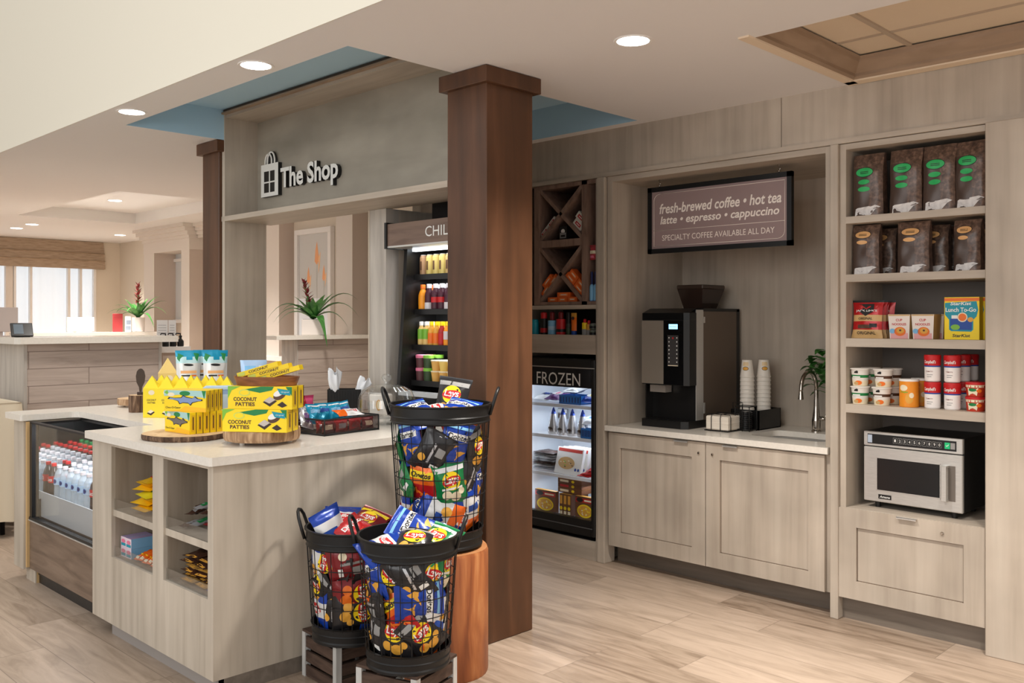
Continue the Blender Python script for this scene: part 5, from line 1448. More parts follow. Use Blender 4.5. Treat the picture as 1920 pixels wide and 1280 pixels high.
on_div(2.183, a1, 'R', .105, .0145, PWH, RED, 'white and red box resting on the right divider of the upper diamond', 'white boxes in the diamond rack', .09, .045)
on_div(2.183, a1, 'R', .120, .061, PWH, RED, 'white and red box stacked on the other at the right of the upper diamond', 'white boxes in the diamond rack', .085, .05)
on_div(1.748, a2, 'L', .090, .0145, PO, PO2, 'orange box lowest on the left divider of the lower diamond', 'orange boxes in the diamond rack', .10, .034)
on_div(1.748, a2, 'L', .190, .0145, PO, PO2, 'orange box higher up the left divider of the lower diamond', 'orange boxes in the diamond rack', .095, .034)
on_div(1.748, a2, 'L', .145, .050, PO, PO2, 'orange box lying on the two left ones in the lower diamond', 'orange boxes in the diamond rack', .11, .034)
on_div(1.748, a2, 'R', .095, .0145, PO, PO2, 'orange box lowest on the right divider of the lower diamond', 'orange boxes in the diamond rack', .10, .034)
on_div(1.748, a2, 'R', .200, .0145, PO, PO2, 'orange box higher up the right divider of the lower diamond', 'orange boxes in the diamond rack', .10, .034)
on_div(1.748, a2, 'R', .100, .050, PO, PO2, 'orange box lower in the second layer at right of the lower diamond', 'orange boxes in the diamond rack', .09, .036)
on_div(1.748, a2, 'R', .195, .050, PO, PO2, 'orange box upper in the second layer at right of the lower diamond', 'orange boxes in the diamond rack', .09, .036)
make('medicine_box', 'black and white box standing under the cross of the upper diamond', 'medicine box', carton(.07, .03, .095, INK, INK, INK, lambda m: (m.rect(-.028, .028, .012, .05, GREY, y=-.0008), m.disc(0, .06, .018, .016, WHITE, y=-.0008), m.rect(-.02, .02, .02, .035, INK, y=-.0012))), (4.84, 4.255, 2.1835), -90)
make('medicine_box', 'orange box at left on the floor of the lower diamond', 'medicine box', med_box(PO, PO2, .09, .033), (4.83, 4.345, 1.7485), -90, 'orange boxes in the diamond rack')
make('medicine_box', 'orange box in the middle on the floor of the lower diamond', 'medicine box', med_box(PO, PO2, .085, .033), (4.83, 4.252, 1.7485), -90, 'orange boxes in the diamond rack')
make('medicine_box', 'orange box at right on the floor of the lower diamond', 'medicine box', med_box(PO, PO2, .085, .033), (4.83, 4.162, 1.7485), -90, 'orange boxes in the diamond rack')
make('medicine_box', 'orange box on top of the three on the floor of the lower diamond', 'medicine box', med_box(PO, PO2, .12, .033), (4.835, 4.245, 1.782), -90, 'orange boxes in the diamond rack')
mb = MB(); bg = Bag(.068, .10, .035, 2); bg.build(mb, flat('foil_rose', 176, 60, 66)); mb.rect(-.026, .026, .04, .062, CRM, fn=bg.fn()); mb.rect(-.03, .01, .012, .028, PINK, fn=bg.fn())
make('hanging_snack_pouch', 'dark rose pouch hanging on a peg in the right slot of the rack', 'pouch', mb, (4.828, 3.966, 2.03), -90)
for k, y in enumerate((3.982, 3.948)):
    mb = MB(); mb.lathe([(.014, 0), (.016, .004), (.016, .10), (.009, .115), (.009, .20), (0, .203)], 12, [BLU, SKY, SKY, NAVY, NAVY])
    make('blue_tube', ('left' if k == 0 else 'right') + ' blue toothbrush tube at the bottom of the rack\'s right slot', 'tube', mb, (4.826, y, 1.7485), -90, 'blue tubes in the rack slot')

# toiletries on the ledge (z 1.513)
def can(r, h, body, cap, capf=.25, neck=False, band=None, seg=16):
    m = MB(); hc = h * (1 - capf)
    m.lathe([(r * .96, 0), (r, .004), (r, hc * .98), (r * (.7 if neck else .9), hc)], seg, body); m.lathe([(r * (.55 if neck else .9), hc), (r * (.55 if neck else .9), h - .006), (r * .4, h), (0, h)], seg, cap, capb=False)
    if band: m.lathe([(r + .0006, hc * band[0]), (r + .0006, hc * band[1])], seg, band[2], capb=False, capt=False)
    return m
ZT = 1.5135
for y, mbb, lab, cat in [
    (4.548, can(.03, .115, TEAL, TEAL, .2), 'teal bottle at the left end of the toiletry ledge', 'toiletry bottle'),
    (4.460, can(.026, .165, INK, RED, .28, band=(.15, .42, RED)), 'black spray can with a red cap and red band on the ledge', 'spray can'),
    (4.380, can(.031, .165, SKY, DRED, .36, True, (.35, .6, PALEBLUE)), 'light blue bottle with a dark red cap on the ledge', 'toiletry bottle'),
    (4.296, can(.034, .165, RED, DRED, .30, True, (.2, .38, INK)), 'red bottle with a dark cap on the ledge', 'toiletry bottle'),
    (4.226, can(.017, .165, flat('tube_dark', 54, 58, 50), INK, .5, band=(.1, .6, flat('tube_green', 60, 76, 52))), 'slim dark tube beside the orange tube on the ledge', 'toiletry tube'),
    (4.076, can(.021, .115, YEL, RED, .22, True, (.05, .5, GREY)), 'small yellow bottle with a red cap, left of the pair', 'toiletry bottle'),
    (4.040, can(.019, .105, GOLD, RED, .25, True, (.05, .5, GREY)), 'small yellow bottle with a red cap, right of the pair', 'toiletry bottle')]:
    make('toiletry_bottle', lab, cat, mbb, (4.865, y, ZT), -90)
m = MB(); m.lathe([(.018, 0), (.020, .003), (.020, .03), (.018, .032)], 14, BLU); m.grid(lambda u, v: ((u - .5) * .05 * (1 - .0 * v), -.018 * (1 - v) * math.sin(math.pi * u), .032 + v * .125), 8, 4, lambda u, v: ORG if v < .8 else GOLD); m.grid(lambda u, v: ((u - .5) * .05, .018 * (1 - v) * math.sin(math.pi * u), .032 + v * .125), 8, 4, ORG, flip=True); m.disc(0, .12, .014, .012, DBRN, y=-.012)
make('sunscreen_tube', 'orange tube with a blue cap at its base on the ledge', 'toiletry tube', m, (4.86, 4.171, ZT), -90)
for k, (x, y, z, lab) in enumerate([(4.85, 3.990, ZT, 'lower grey-green tin at the right end of the ledge'), (4.85, 3.990, ZT + .044, 'upper grey-green tin at the right end of the ledge'), (4.92, 4.01, ZT, 'grey-green tin in the row behind at the right end of the ledge')]):
    make('small_tin', lab, 'tin', can(.026, .042, flat('tin_green', 96, 106, 92), GREY, .2, band=(.2, .7, INK)), (x, y, z), -90, 'tins at the right end of the ledge')

# chiller rows: fronts near x = 3.67
def drink(r, h, liq, cap, label=None, lz=(.2, .6), capf=.14, neck=.5, seg=12):
    parts = []
    m = MB(); hb = h * (1 - capf)
    m.lathe([(r * .9, 0), (r, .006), (r, hb * .66), (r * .86, hb * .78), (r * neck, hb * .95), (r * neck, hb)], seg, liq); parts.append(('bottle_body', m))
    if label:
        m = MB(); m.lathe([(r + .0007, hb * lz[0]), (r + .0007, hb * lz[1])], seg, label, capb=False, capt=False); parts.append(('label', m))
    m = MB(); m.lathe([(r * neck + .002, hb - .004), (r * neck + .002, h), (0, h + .001)], seg, cap, capb=False); parts.append(('cap', m))
    return parts
def row(protos, specs, y0, dy, x, z, fmt, cat, grp, name, depth=1, dx=.075):
    """protos: list of part lists; specs: index of proto for each place; builds once, then copies"""
    roots = {}
    n = 0
    for d in range(depth):
        for i, pi in enumerate(specs):
            lab = fmt(i, d, pi)
            loc = (x + d * dx, y0 - dy * i, z)
            if pi not in roots: roots[pi] = make(name, lab, cat, protos[pi], loc, -90, grp)
            else: dup(roots[pi], loc, -90, lab, grp)
GLT = flat('tea_gold', 176, 146, 92); GLY = flat('tea_yellow', 186, 164, 92); GLB = flat('tea_tan', 150, 114, 80)
def tall_can(c):
    m = MB(); m.lathe([(.025, 0), (.028, .004), (.028, .108), (.022, .122), (.0215, .126), (0, .1255)], 14, [c, c, c, GREY, GREY]); l = MB(); l.lathe([(.0286, .02), (.0286, .09)], 14, c, capb=False, capt=False); l.rect(-.008, .008, .03, .085, BRN, fn=cyl_fn(.0292)); return [('can_body', m), ('label', l)]
fw = lambda what, rown: (lambda i, d, pi: '%s %s from left, %s of the chiller, %s row' % (ORD[i], what[pi] if isinstance(what, (list, tuple)) else what, rown, 'front' if d == 0 else 'second'))
row([tall_can(GLB), tall_can(GLY), tall_can(GLT)], [0, 1, 1, 1, 2, 0, 2], 4.405, .0605, 3.70, 1.9005, fw(('tan can', 'yellow-gold can', 'gold can'), 'top shelf'), 'drink can', 'cans on the top chiller shelf', 'drink_can', 2)
PURPL = flat('liquid_dark_purple', 70, 22, 40); OJ = flat('juice_orange', 246, 156, 30)
row([drink(.029, .155, OJ, ORG, OJ), drink(.029, .158, PURPL, flat('cap_white', 226, 220, 224), flat('label_white', 214, 208, 210), (.02, .32)), drink(.029, .158, PURPL, flat('cap_white', 226, 220, 224), RED, (.32, .56))], [0, 1, 2, 2, 1, 1, 0], 4.405, .0605, 3.69, 1.6855, fw(('orange juice bottle', 'purple white-labelled bottle', 'purple red-labelled bottle'), 'second shelf'), 'drink bottle', 'bottles on the second chiller shelf', 'drink_bottle', 2)
cl = flat('juice_clear', 232, 196, 120)
row([drink(.023, .145, cl, WHITE, LGRN, (.3, .8)), drink(.023, .145, GOLD, YEL, ORG, (.1, .6)), drink(.023, .145, flat('juice_red', 170, 40, 36), YEL, RED, (.1, .6)), drink(.023, .145, OJ, YEL, flat('label_white', 214, 208, 210), (.3, .7)), drink(.023, .145, flat('juice_pink', 214, 120, 130), GRN, flat('label_white', 214, 208, 210), (.3, .7))], [0, 0, 1, 1, 2, 3, 3, 4, 4], 4.415, .0485, 3.685, 1.4655, fw(('green-labelled juice bottle', 'orange-labelled juice bottle', 'red juice bottle', 'white-labelled orange juice bottle', 'green-capped pink juice bottle'), 'third shelf'), 'juice bottle', 'juice bottles on the third chiller shelf', 'juice_bottle', 2, .062)
def fruit_cup(c, lid):
    m = MB(); m.lathe([(.026, 0), (.034, .058), (.0345, .060)], 16, c, capt=False); l = MB(); l.lathe([(.036, .058), (.0365, .063), (.034, .065), (0, .065)], 16, lid, capb=False); return [('cup_body', m), ('lid', l)]
def salad_tub(c, lid):
    m = MB(); m.lathe([(.030, 0), (.033, .05), (.033, .062)], 14, c); l = MB(); l.lathe([(.035, .060), (.035, .078), (.03, .08), (0, .08)], 14, lid, capb=False); return [('cup_body', m), ('lid', l)]
FC = [salad_tub(flat('yogurt_dark', 92, 54, 56), PINK), salad_tub(flat('salad_dark', 54, 74, 44), LGRN), fruit_cup(flat('fruit_tan', 222, 170, 90), CRM), fruit_cup(flat('fruit_yellow', 232, 196, 104), CRM)]
nm = ('pink-lidded yogurt tub', 'green-lidded salad tub', 'tan fruit cup', 'yellow fruit cup')
proto = {}
for d in range(2):
    for i, (lo, hi) in enumerate([(0, 0), (1, 1), (2, 2), (2, 3), (3, 3), (0, 1), (1, 0)]):
        for k, pi in enumerate((lo, hi)):
            lab = '%s %s from the left on the bottom chiller shelf, %s, %s row' % (ORD[i], nm[pi], 'lower' if k == 0 else 'upper', 'front' if d == 0 else 'second')
            hz = .080 if lo in (0, 1) else .0655
            loc = (3.675 + d * .078, 4.405 - .073 * i, 1.2455 + k * hz)
            if pi not in proto: proto[pi] = make('food_tub', lab, 'food tub', FC[pi], loc, -90, 'tubs on the bottom chiller shelf')
            else: dup(proto[pi], loc, -90, lab, 'tubs on the bottom chiller shelf')
# ================================================================== candy display on the island top (z = 1.0345)
ZT_ = 1.0350
SLABTOP = ramp_mat('cut_wood_top', [C(196, 158, 116), C(216, 182, 140), C(226, 196, 156)], (4, 4, 4), 5, 5, .6, 1.5)
BARKD = ramp_mat('dark_bark', [C(58, 40, 30), C(92, 68, 52), C(150, 122, 98)], (14, 14, 2.5), 3, 6, .85, .8, .5)
BARKL = ramp_mat('light_bark', [C(128, 96, 70), C(170, 136, 104), C(206, 174, 140)], (14, 14, 2), 3, 6, .85, .8, .5)
def wood_slab(r, h, bark, seed, feet=0.0):
    parts = []
    m = MB(); n = 40
    rad = [r * (1 + .018 * math.sin(3 * 2 * math.pi * i / n + seed) + .012 * math.sin(7 * 2 * math.pi * i / n + 2 * seed)) for i in range(n)]
    def ring(k, z): return [(rad[i] * k * math.cos(2 * math.pi * i / n), rad[i] * k * math.sin(2 * math.pi * i / n), z) for i in range(n)]
    vs = ring(.97, feet) + ring(1.0, feet + h * .3) + ring(1.0, feet + h * .8) + ring(.985, feet + h)
    fs = []
    for k in range(3):
        for i in range(n): fs.append((k * n + i, k * n + (i + 1) % n, (k + 1) * n + (i + 1) % n, (k + 1) * n + i))
    m.add(vs, fs, bark, True); m.add(ring(.97, feet), [list(range(n))[::-1]], SLABTOP)
    parts.append(('bark_edge', m))
    m = MB(); m.add(ring(.986, feet + h + .0005), [list(range(n))], SLABTOP); parts.append(('cut_face', m))
    if feet:
        for k in range(3):
            a = seed + k * 2.094
            m = MB(); m.lathe([(.012, 0), (.014, feet + .003)], 10, flat('foot_white', 220, 214, 206), M=T(r * .72 * math.cos(a), r * .72 * math.sin(a), 0)); parts.append(('foot', m))
    return parts
make('wood_slice_riser', 'flat dark-barked wood slice under the lizard chocolate boxes', 'wood slice', wood_slab(.208, .026, BARKD, .4), (2.127, 4.37, ZT_))
make('wood_slice_riser', 'thick footed wood slice under the coconut patty boxes', 'wood slice', wood_slab(.18, .052, BARKL, 1.3, .016), (2.30, 3.94, ZT_))
make('wood_slice_riser', 'small footed wood slice at the far left end of the island', 'wood slice', wood_slab(.115, .042, BARKL, 2.2, .014), (2.645, 6.19, ZT_))
make('log_stand', 'short bark log stand holding the dark wooden paddle', 'log', wood_slab(.058, .108, BARKD, .9), (2.50, 5.80, ZT_))
m1 = MB(); m1.box(-.02, .02, -.016, .016, 0, .02, DBRN, .002); m2 = MB()
pp = [(0, .015), (.006, .015), (.010, .05), (.024, .08), (.028, .12), (.022, .15), (.010, .165), (0, .168)]
pts = [(a, b) for a, b in pp] + [(-a, b) for a, b in pp[1:-1]][::-1]
m2.prism(pts, -.006, .006, flat('carved_dark_wood', 62, 46, 34, .4), M=Rx(90))
make('wooden_paddle', 'dark carved paddle-shaped ornament standing on the bark log', 'ornament', [('base', m1), ('blade', m2)], (2.51, 5.79, ZT_ + .1087), -30)

YSPINE = flat('box_spine_amber', 232, 188, 40)
def gator_deco(dark):
    gc = flat('gator_grey', 110, 104, 100) if dark else flat('gator_blue', 128, 150, 196)
    def dc(m):
        w, h = .235, .105
        m.poly([(-w / 2, h), (-w / 2, h * .72), (-.03, h * .80), (w / 2, h * .66), (w / 2, h)], flat('sky_print', 168, 208, 206), y=-.0006)
        m.poly([(-w / 2, h * .9), (-w * .36, h * .72), (-w * .42, h)], LGRN, y=-.001); m.poly([(w * .40, h), (w * .46, h * .6), (w * .5, h)], GRN, y=-.001); m.disc(.0, h * .86, .03, .012, GRN, y=-.001)
        m.poly([(-.5 * w, 0), (.5 * w, 0), (.5 * w, h * .18), (0, h * .26), (-.1 * w, h * .1)], flat('print_amber', 246, 190, 30), y=-.0008)
        body = [(-.098, .062), (-.07, .060), (-.04, .052), (-.03, .036), (-.012, .043), (.02, .041), (.032, .030), (.044, .044), (.075, .052), (.098, .055), (.10, .062), (.075, .066), (.058, .078), (.044, .068), (.01, .073), (-.01, .082), (-.022, .070), (-.06, .068), (-.09, .071)]
        m.poly(body, INK, y=-.0014); m.poly([(x * .92 + .001, .058 + (z - .058) * .78) for x, z in body], gc, y=-.0020)
        m.disc(-w * .33, h * .80, .02, .010, CRM, y=-.0012); m.text('Choc-O-Gator', .085, INK, -.066, .020, h=.010, y=-.0012, bold=.01)
    return dc
def book_box(w, d, h, deco):
    def dc(m):
        deco(m)
        # printed spine on local +x side
        x = w / 2 + .0008
        m.add([(x, d * .25, h * .12), (x, d * .75, h * .12), (x, d * .75, h * .88), (x, d * .25, h * .88)], [(0, 1, 2, 3)], YSPINE)
        m.add([(x + .0005, d * .42, h * .2), (x + .0005, d * .58, h * .2), (x + .0005, d * .58, h * .8), (x + .0005, d * .42, h * .8)], [(0, 1, 2, 3)], BRN)
        m.add([(x + .0004, d * .9, 0), (x + .0004, d, 0), (x + .0004, d, h), (x + .0004, d * .9, h)], [(0, 1, 2, 3)], BRN)
    return carton(w, d, h, YEL, YEL, flat('box_top_yellow', 240, 206, 40), dc)
def stack_row(name, labs, cat, mk, n, origin, th, d, grp):
    s, c = math.sin(math.radians(th)), math.cos(math.radians(th))
    for k in range(n):
        make(name, labs[k], cat, mk(k), (origin[0] - s * d * k, origin[1] + c * d * k, origin[2]), th, grp)
zz = ZT_ + .027
stack_row('chocolate_box', ['front yellow box with a dark lizard print, lower row on the dark wood slice'] + ['%s yellow box from the front in the lower lizard-box row, spine showing' % ORD[k] for k in range(1, 5)], 'chocolate box', lambda k: book_box(.235, .036, .105, gator_deco(True)), 5, (2.078, 4.372, zz), -86, .0368, 'lower row of lizard chocolate boxes')
stack_row('chocolate_box', ['front yellow box with a large blue lizard print, upper row'] + ['%s yellow box in the upper lizard-box row, behind the blue lizard print' % ORD[k] for k in range(1, 4)], 'chocolate box', lambda k: book_box(.235, .036, .105, gator_deco(False)), 4, (2.098, 4.33, zz + .1055), -60, .0368, 'upper row of lizard chocolate boxes')
def coco_deco(m):
    w, h = .315, .104
    m.poly([(-w / 2, h), (-w / 2, h * .45), (-w * .44, h * .82), (-w * .30, h)], LGRN, y=-.0006); m.poly([(w * .02, h), (-.08, h * .86), (.0, h * .72), (.06, h * .84), (w * .22, h)], GRN, y=-.0006); m.poly([(w * .40, h), (w * .5, h * .6), (w * .5, h)], GRN, y=-.0006)
    m.disc(-.075, h * .72, .028, .016, flat('print_lime', 206, 214, 90), y=-.0010); m.disc(-.075, h * .72, .022, .011, YEL, y=-.0014)
    m.text('COCONUT', .115, BRN, -.072, .045, h=.018, y=-.0012, bold=.03); m.text('PATTIES', .095, BRN, -.072, .022, h=.018, y=-.0012, bold=.03)
    m.poly([(.015, .032), (.05, .052), (.085, .038), (.05, .012)], DBRN, y=-.0010); m.poly([(.02, .038), (.05, .058), (.078, .044), (.048, .026)], flat('choc_grey', 196, 184, 176), y=-.0015)
    m.disc(.098, .066, .034, .020, BRN, y=-.0011, rot=.5); m.disc(.092, .074, .026, .013, WHITE, y=-.0016, rot=.4); m.poly([(.085, .020), (.11, .036), (.135, .018), (.11, .008)], DBRN, y=-.0012)
    m.poly([(.085, .096), (.15, .088), (.15, .064), (.10, .070)], TEAL, y=-.0018); m.text('Original', .038, WHITE, .124, .079, h=.008, y=-.0023)
def coco_box(): return book_box(.315, .068, .104, coco_deco)
zc = ZT_ + .0695
stack_row('coconut_patty_box', ['lower front yellow coconut patties box on the thick wood slice', 'lower second yellow coconut patties box, behind the lower front one'], 'candy box', lambda k: coco_box(), 2, (2.180, 3.808, zc), -55, .069, 'lower coconut patties boxes')
stack_row('coconut_patty_box', ['upper front yellow coconut patties box below the oval tray', 'upper second yellow coconut patties box, behind the upper front one'], 'candy box', lambda k: coco_box(), 2, (2.205, 3.803, zc + .1045), -55, .069, 'upper coconut patties boxes')
# oval wooden tray with long bars
TRAYW = ramp_mat('brown_tray_wood', [C(110, 66, 40), C(140, 88, 56), C(158, 104, 68)], (2, 2, 10), 5, 5, .4)
t = thing('oval_tray', 'oval brown wooden tray on top of the coconut patties boxes', 'tray', (2.275, 3.86, zc + .2095), -55)
m = MB(); n = 32
for (k, z, k2, z2) in ((.90, 0, 1.0, .042), (1.0, .042, .96, .042), (.96, .042, .86, .006)):
    m.add([(.162 * k * math.cos(2 * math.pi * i / n), .085 * k * math.sin(2 * math.pi * i / n), z) for i in range(n)] + [(.162 * k2 * math.cos(2 * math.pi * i / n), .085 * k2 * math.sin(2 * math.pi * i / n), z2) for i in range(n)], [(i, (i + 1) % n, n + (i + 1) % n, n + i) for i in range(n)], TRAYW, True)
m.add([(.162 * .9 * math.cos(2 * math.pi * i / n), .085 * .9 * math.sin(2 * math.pi * i / n), 0) for i in range(n)], [list(range(n))[::-1]], TRAYW)
m.add([(.162 * .86 * math.cos(2 * math.pi * i / n), .085 * .86 * math.sin(2 * math.pi * i / n), .006) for i in range(n)], [list(range(n))], TRAYW)
m.build('tray_body', t)
def bar_box():
    def dc(m): m.text('COCONUT', .10, BRN, .005, .0115, h=.012, y=-.0008, bold=.03); m.rect(-.10, -.065, .004, .019, flat('print_lime', 206, 214, 90), y=-.0007)
    return carton(.21, .045, .023, YEL, YEL, flat('box_top_yellow', 240, 206, 40), dc)
for k in range(3):
    o = make('coconut_bar_box', ['left slim yellow coconut bar box leaning in the oval tray', 'middle slim yellow coconut bar box leaning in the oval tray', 'right slim yellow coconut bar box leaning in the oval tray'][k], 'candy box', bar_box(), (0, 0, 0), 0, 'slim coconut bar boxes')
    o.matrix_world = T(2.275, 3.86, zc + .2095) @ Rz(-55) @ T(-.035 + .052 * k, -.02 + .004 * k, .046 + .008 * (2 - k)) @ Ry(-16)

# gable-top candy bags
GY = flat('gable_yellow', 248, 222, 36, .35)
def gable_bag(w=.09, d=.06, h=.25, col=None):
    col = col or GY
    m = MB(); hb = h * .70
    v = [(-w / 2, -d / 2, 0), (w / 2, -d / 2, 0), (w / 2, d / 2, 0), (-w / 2, d / 2, 0), (-w / 2, -d / 2, hb), (w / 2, -d / 2, hb), (w / 2, d / 2, hb), (-w / 2, d / 2, hb)]
    a = [(-.002, -d * .20, h * .985), (.002, d * .20, h * .985)]
    m.add(v, [(0, 3, 2, 1), (0, 1, 5, 4), (1, 2, 6, 5), (2, 3, 7, 6), (3, 0, 4, 7)], col)
    top = [(-w / 2, -d / 2, hb), (w / 2, -d / 2, hb), (w / 2, d / 2, hb), (-w / 2, d / 2, hb), (0, -d * .1, h), (0, d * .1, h)]
    m.add(top, [(0, 1, 4), (1, 2, 5, 4), (2, 3, 5), (3, 0, 4, 5)], col)
    lab = m
    lab.text('COCONUT', w * .62, BRN, w * .05, h * .42, h=h * .045, y=-d / 2 - .0008, bold=.02); lab.text('PATTIES', w * .5, BRN, w * .05, h * .355, h=h * .045, y=-d / 2 - .0008, bold=.02)
    lab.poly([(-w * .25, h * .10), (0, h * .18), (w * .28, h * .13), (w * .02, h * .05)], DBRN, y=-d / 2 - .0007); lab.poly([(-w * .2, h * .13), (0, h * .19), (w * .22, h * .15), (w * .0, h * .10)], CRM, y=-d / 2 - .0012)
    lab.disc(w * .05, h * .60, w * .2, h * .06, CRM, y=-d / 2 - .0007)
    return m
gp = gable_bag()
r0 = None
for d in range(2):
    for k in range(6 if d == 0 else 5):
        loc = (2.425 + .0585 * k + (.052 if d else 0) + .03 * d, 5.43 - .0735 * k + .05 * d, ZT_)
        lab = '%s peaked yellow candy bag from the left in the %s row behind the lizard boxes' % (ORD[k], 'front' if d == 0 else 'back')
        if r0 is None: r0 = make('peaked_candy_bag', lab, 'candy bag', gp, loc, -42, 'peaked yellow candy bags')
        else: dup(r0, loc, -42, lab, 'peaked yellow candy bags')
make('peaked_candy_bag', 'taller gold and cream peaked gift bag behind the yellow ones at left', 'gift bag', gable_bag(.115, .08, .335, flat('gift_gold', 236, 206, 128)), (2.74, 5.90, ZT_), -20)

# white and teal snack bags behind
def teal_bag(seed):
    mb = MB(); w, h = .165, .385; bg = Bag(w, h, .07, seed, .003, .045)
    bg.build(mb, lambda u, v: F_TEAL if v > .87 + .03 * math.sin(u * 9) else (mat('foil_pale_aqua', C(190, 226, 232), .3, .1) if v > .77 else F_WHITE), F_WHITE)
    f = bg.fn(); mb.poly([(-.07, .37), (-.03, .35), (-.06, .31), (-.075, .33)], GRN, fn=f); mb.poly([(.03, .375), (.07, .36), (.06, .31), (.045, .33)], GRN, fn=f)
    mb.disc(0, .288, .034, .008, INK, fn=f, rot=-.05); mb.rect(-.055, .055, .232, .250, flat('print_peach', 240, 180, 120), fn=f); mb.rect(-.05, .01, .212, .222, INK, fn=f); mb.rect(.015, .055, .212, .222, ORG, fn=f); mb.disc(-.02, .15, .03, .03, GREY, fn=f)
    return mb
for k, (px, py, rz, lab) in enumerate([(2.83, 5.79, -22, 'left white and teal popcorn bag behind the yellow candy bags'), (2.965, 5.68, -22, 'right white and teal popcorn bag behind the yellow candy bags'), (2.96, 5.80, -24, 'white and teal popcorn bag partly hidden between the other two')]):
    make('popcorn_bag', lab, 'snack bag', teal_bag(k * 1.7), (px, py, ZT_), (-3, 0, rz), 'white and teal popcorn bags')
# pale blue boxes
PB = flat('pale_blue_box', 146, 178, 222); PB2 = flat('pale_blue_light', 190, 214, 236)
for k in range(3):
    make('blue_candy_box', '%s upright pale blue box from the left, between the lizard boxes and coconut boxes' % ORD[k], 'candy box', carton(.062, .16, .215, PB, PB, PB2, lambda m: (m.rect(-.02, .022, .03, .19, PB2, y=-.0008), m.rect(-.028, -.024, 0, .215, NAVY, y=-.0008))), (2.36 + .055 * k, 4.55 - .035 * k, ZT_), -33, 'upright pale blue candy boxes')
make('blue_candy_box', 'flat pale blue box lying across the upright blue ones', 'candy box', carton(.20, .15, .012, PB2, PB2, PB2), (2.40, 4.52, ZT_ + .2155), -33)
mb = MB(); bg = Bag(.145, .362, .06, 4, .003, .03); bg.build(mb, mat('foil_pale_blue', C(170, 198, 230), .3, .15), PB2); mb.rect(.03, .055, .25, .33, WHITE, fn=bg.fn()); mb.rect(-.05, .01, .26, .33, SKY, fn=bg.fn())
make('blue_pouch', 'pale blue pouch standing behind the oval tray', 'pouch', mb, (2.64, 4.62, ZT_), (-3, 0, -30))

# mesh tray with red packs
t = thing('wire_tray', 'low black mesh tray filled with red candy packs on the island', 'wire tray', (2.63, 3.91, ZT_), 6)
MESHG = glass_mat('mesh_side', (.55, .5, .5, 1), .2, .3)
m = MB(); w_, d_, h_ = .37, .23, .08
for z in (.004, h_): m.tube([(0, 0, z), (w_, 0, z), (w_, d_, z), (0, d_, z)], .004, BLACKM, 6, True)
for x, y in ((0, 0), (w_, 0), (w_, d_), (0, d_)): m.tube([(x, y, 0), (x, y, h_)], .004, BLACKM, 6)
m.build('wire_frame', t)
m = MB(); m.add([(0, 0, .004), (w_, 0, .004), (w_, d_, .004), (0, d_, .004), (0, 0, h_), (w_, 0, h_), (w_, d_, h_), (0, d_, h_)], [(0, 1, 5, 4), (1, 2, 6, 5), (2, 3, 7, 6), (3, 0, 4, 7)], MESHG); m.add([(0, 0, .004), (w_, 0, .004), (w_, d_, .004), (0, d_, .004)], [(0, 1, 2, 3)], BLACKM); m.build('mesh_panel', t)
random.seed(11)
tm = T(2.63, 3.91, ZT_) @ Rz(6)
def in_tray(name, lab, cat, mb, x, y, z, R, grp=None):
    o = make(name, lab, cat, mb, (0, 0, 0), 0, grp); o.matrix_world = tm @ T(x, y, z) @ R; return o
k = 0
for row in range(2):
    for i in range(4):
        mb = MB(); bg = Bag(.085, .066, .035, k * 1.3, .004); bg.build(mb, F_RED if k % 3 else F_MAROON); mb.rect(-.03, .02, .02, .045, (CRM, F_SILVER, DRED)[k % 3], fn=bg.fn())
        in_tray('red_candy_pack', '%s red candy pack from the left in the %s of the mesh tray' % (ORD[i], 'front row' if row == 0 else 'back row'), 'candy pack', mb, .05 + .09 * i, .030 + .045 * row, .007, Rx(-4), 'red candy packs in the mesh tray'); k += 1
mb = MB(); bg = Bag(.16, .075, .03, 3); bg.build(mb, lambda u, v: F_ORANGE if u < .3 else F_WHITE); mb.text('nerds', .07, RED, .02, .038, fn=bg.fn(), bold=.03)
in_tray('candy_pack', 'orange and white candy pack lying on the red packs in the tray', 'candy pack', mb, .215, .035, .086, Rz(-6) @ Rx(-70))
for i in range(4):
    mb = MB(); bg = Bag(.095, .11, .04, i * 2.2, .005); bg.build(mb, F_TEAL); mb.rect(-.034, .034, .055, .075, (SKY, BLU)[i % 2], fn=bg.fn()); mb.rect(-.04, .04, .092, .099, WHITE, fn=bg.fn())
    in_tray('blue_candy_pouch', '%s blue candy pouch from the left at the back of the mesh tray' % ORD[i], 'candy pouch', mb, .07 + .075 * i, .15 + .01 * (i % 2), .045, Ry(6 - 4 * i) @ Rx(-24), 'blue candy pouches')
for i in range(3):
    mb = MB(); bg = Bag(.085, .20 - .03 * i, .035, i * 1.1 + 7, .006); bg.build(mb, (F_PURPLE, F_BROWN, F_SILVER)[i]); mb.rect(-.02, .025, .03, .14 - .03 * i, (PINK, F_SILVER, PURP)[i], fn=bg.fn())
    in_tray('wrapped_candy_bag', ['tall purple wrapped candy bag left of the blue pouches', 'brown wrapped candy bag left of the blue pouches', 'silver wrapped candy bag lying at the left of the tray'][i], 'candy bag', mb, -.035 + .02 * i, .20 - .03 * i, .03, Ry(-22 + 20 * i) @ Rx(-10 - 12 * i))
# two pink bows on a pouch behind
mb = MB(); bg = Bag(.12, .185, .05, 9); bg.build(mb, lambda u, v: (F_RED if u < .5 else mat('foil_pink', C(214, 74, 120), .3, .1)) if v > .68 else F_PURPLE, F_PURPLE)
in_tray('purple_pouch', 'purple pouch with red and pink tops behind the blue pouches', 'pouch', mb, .10, .28, .0, I4)
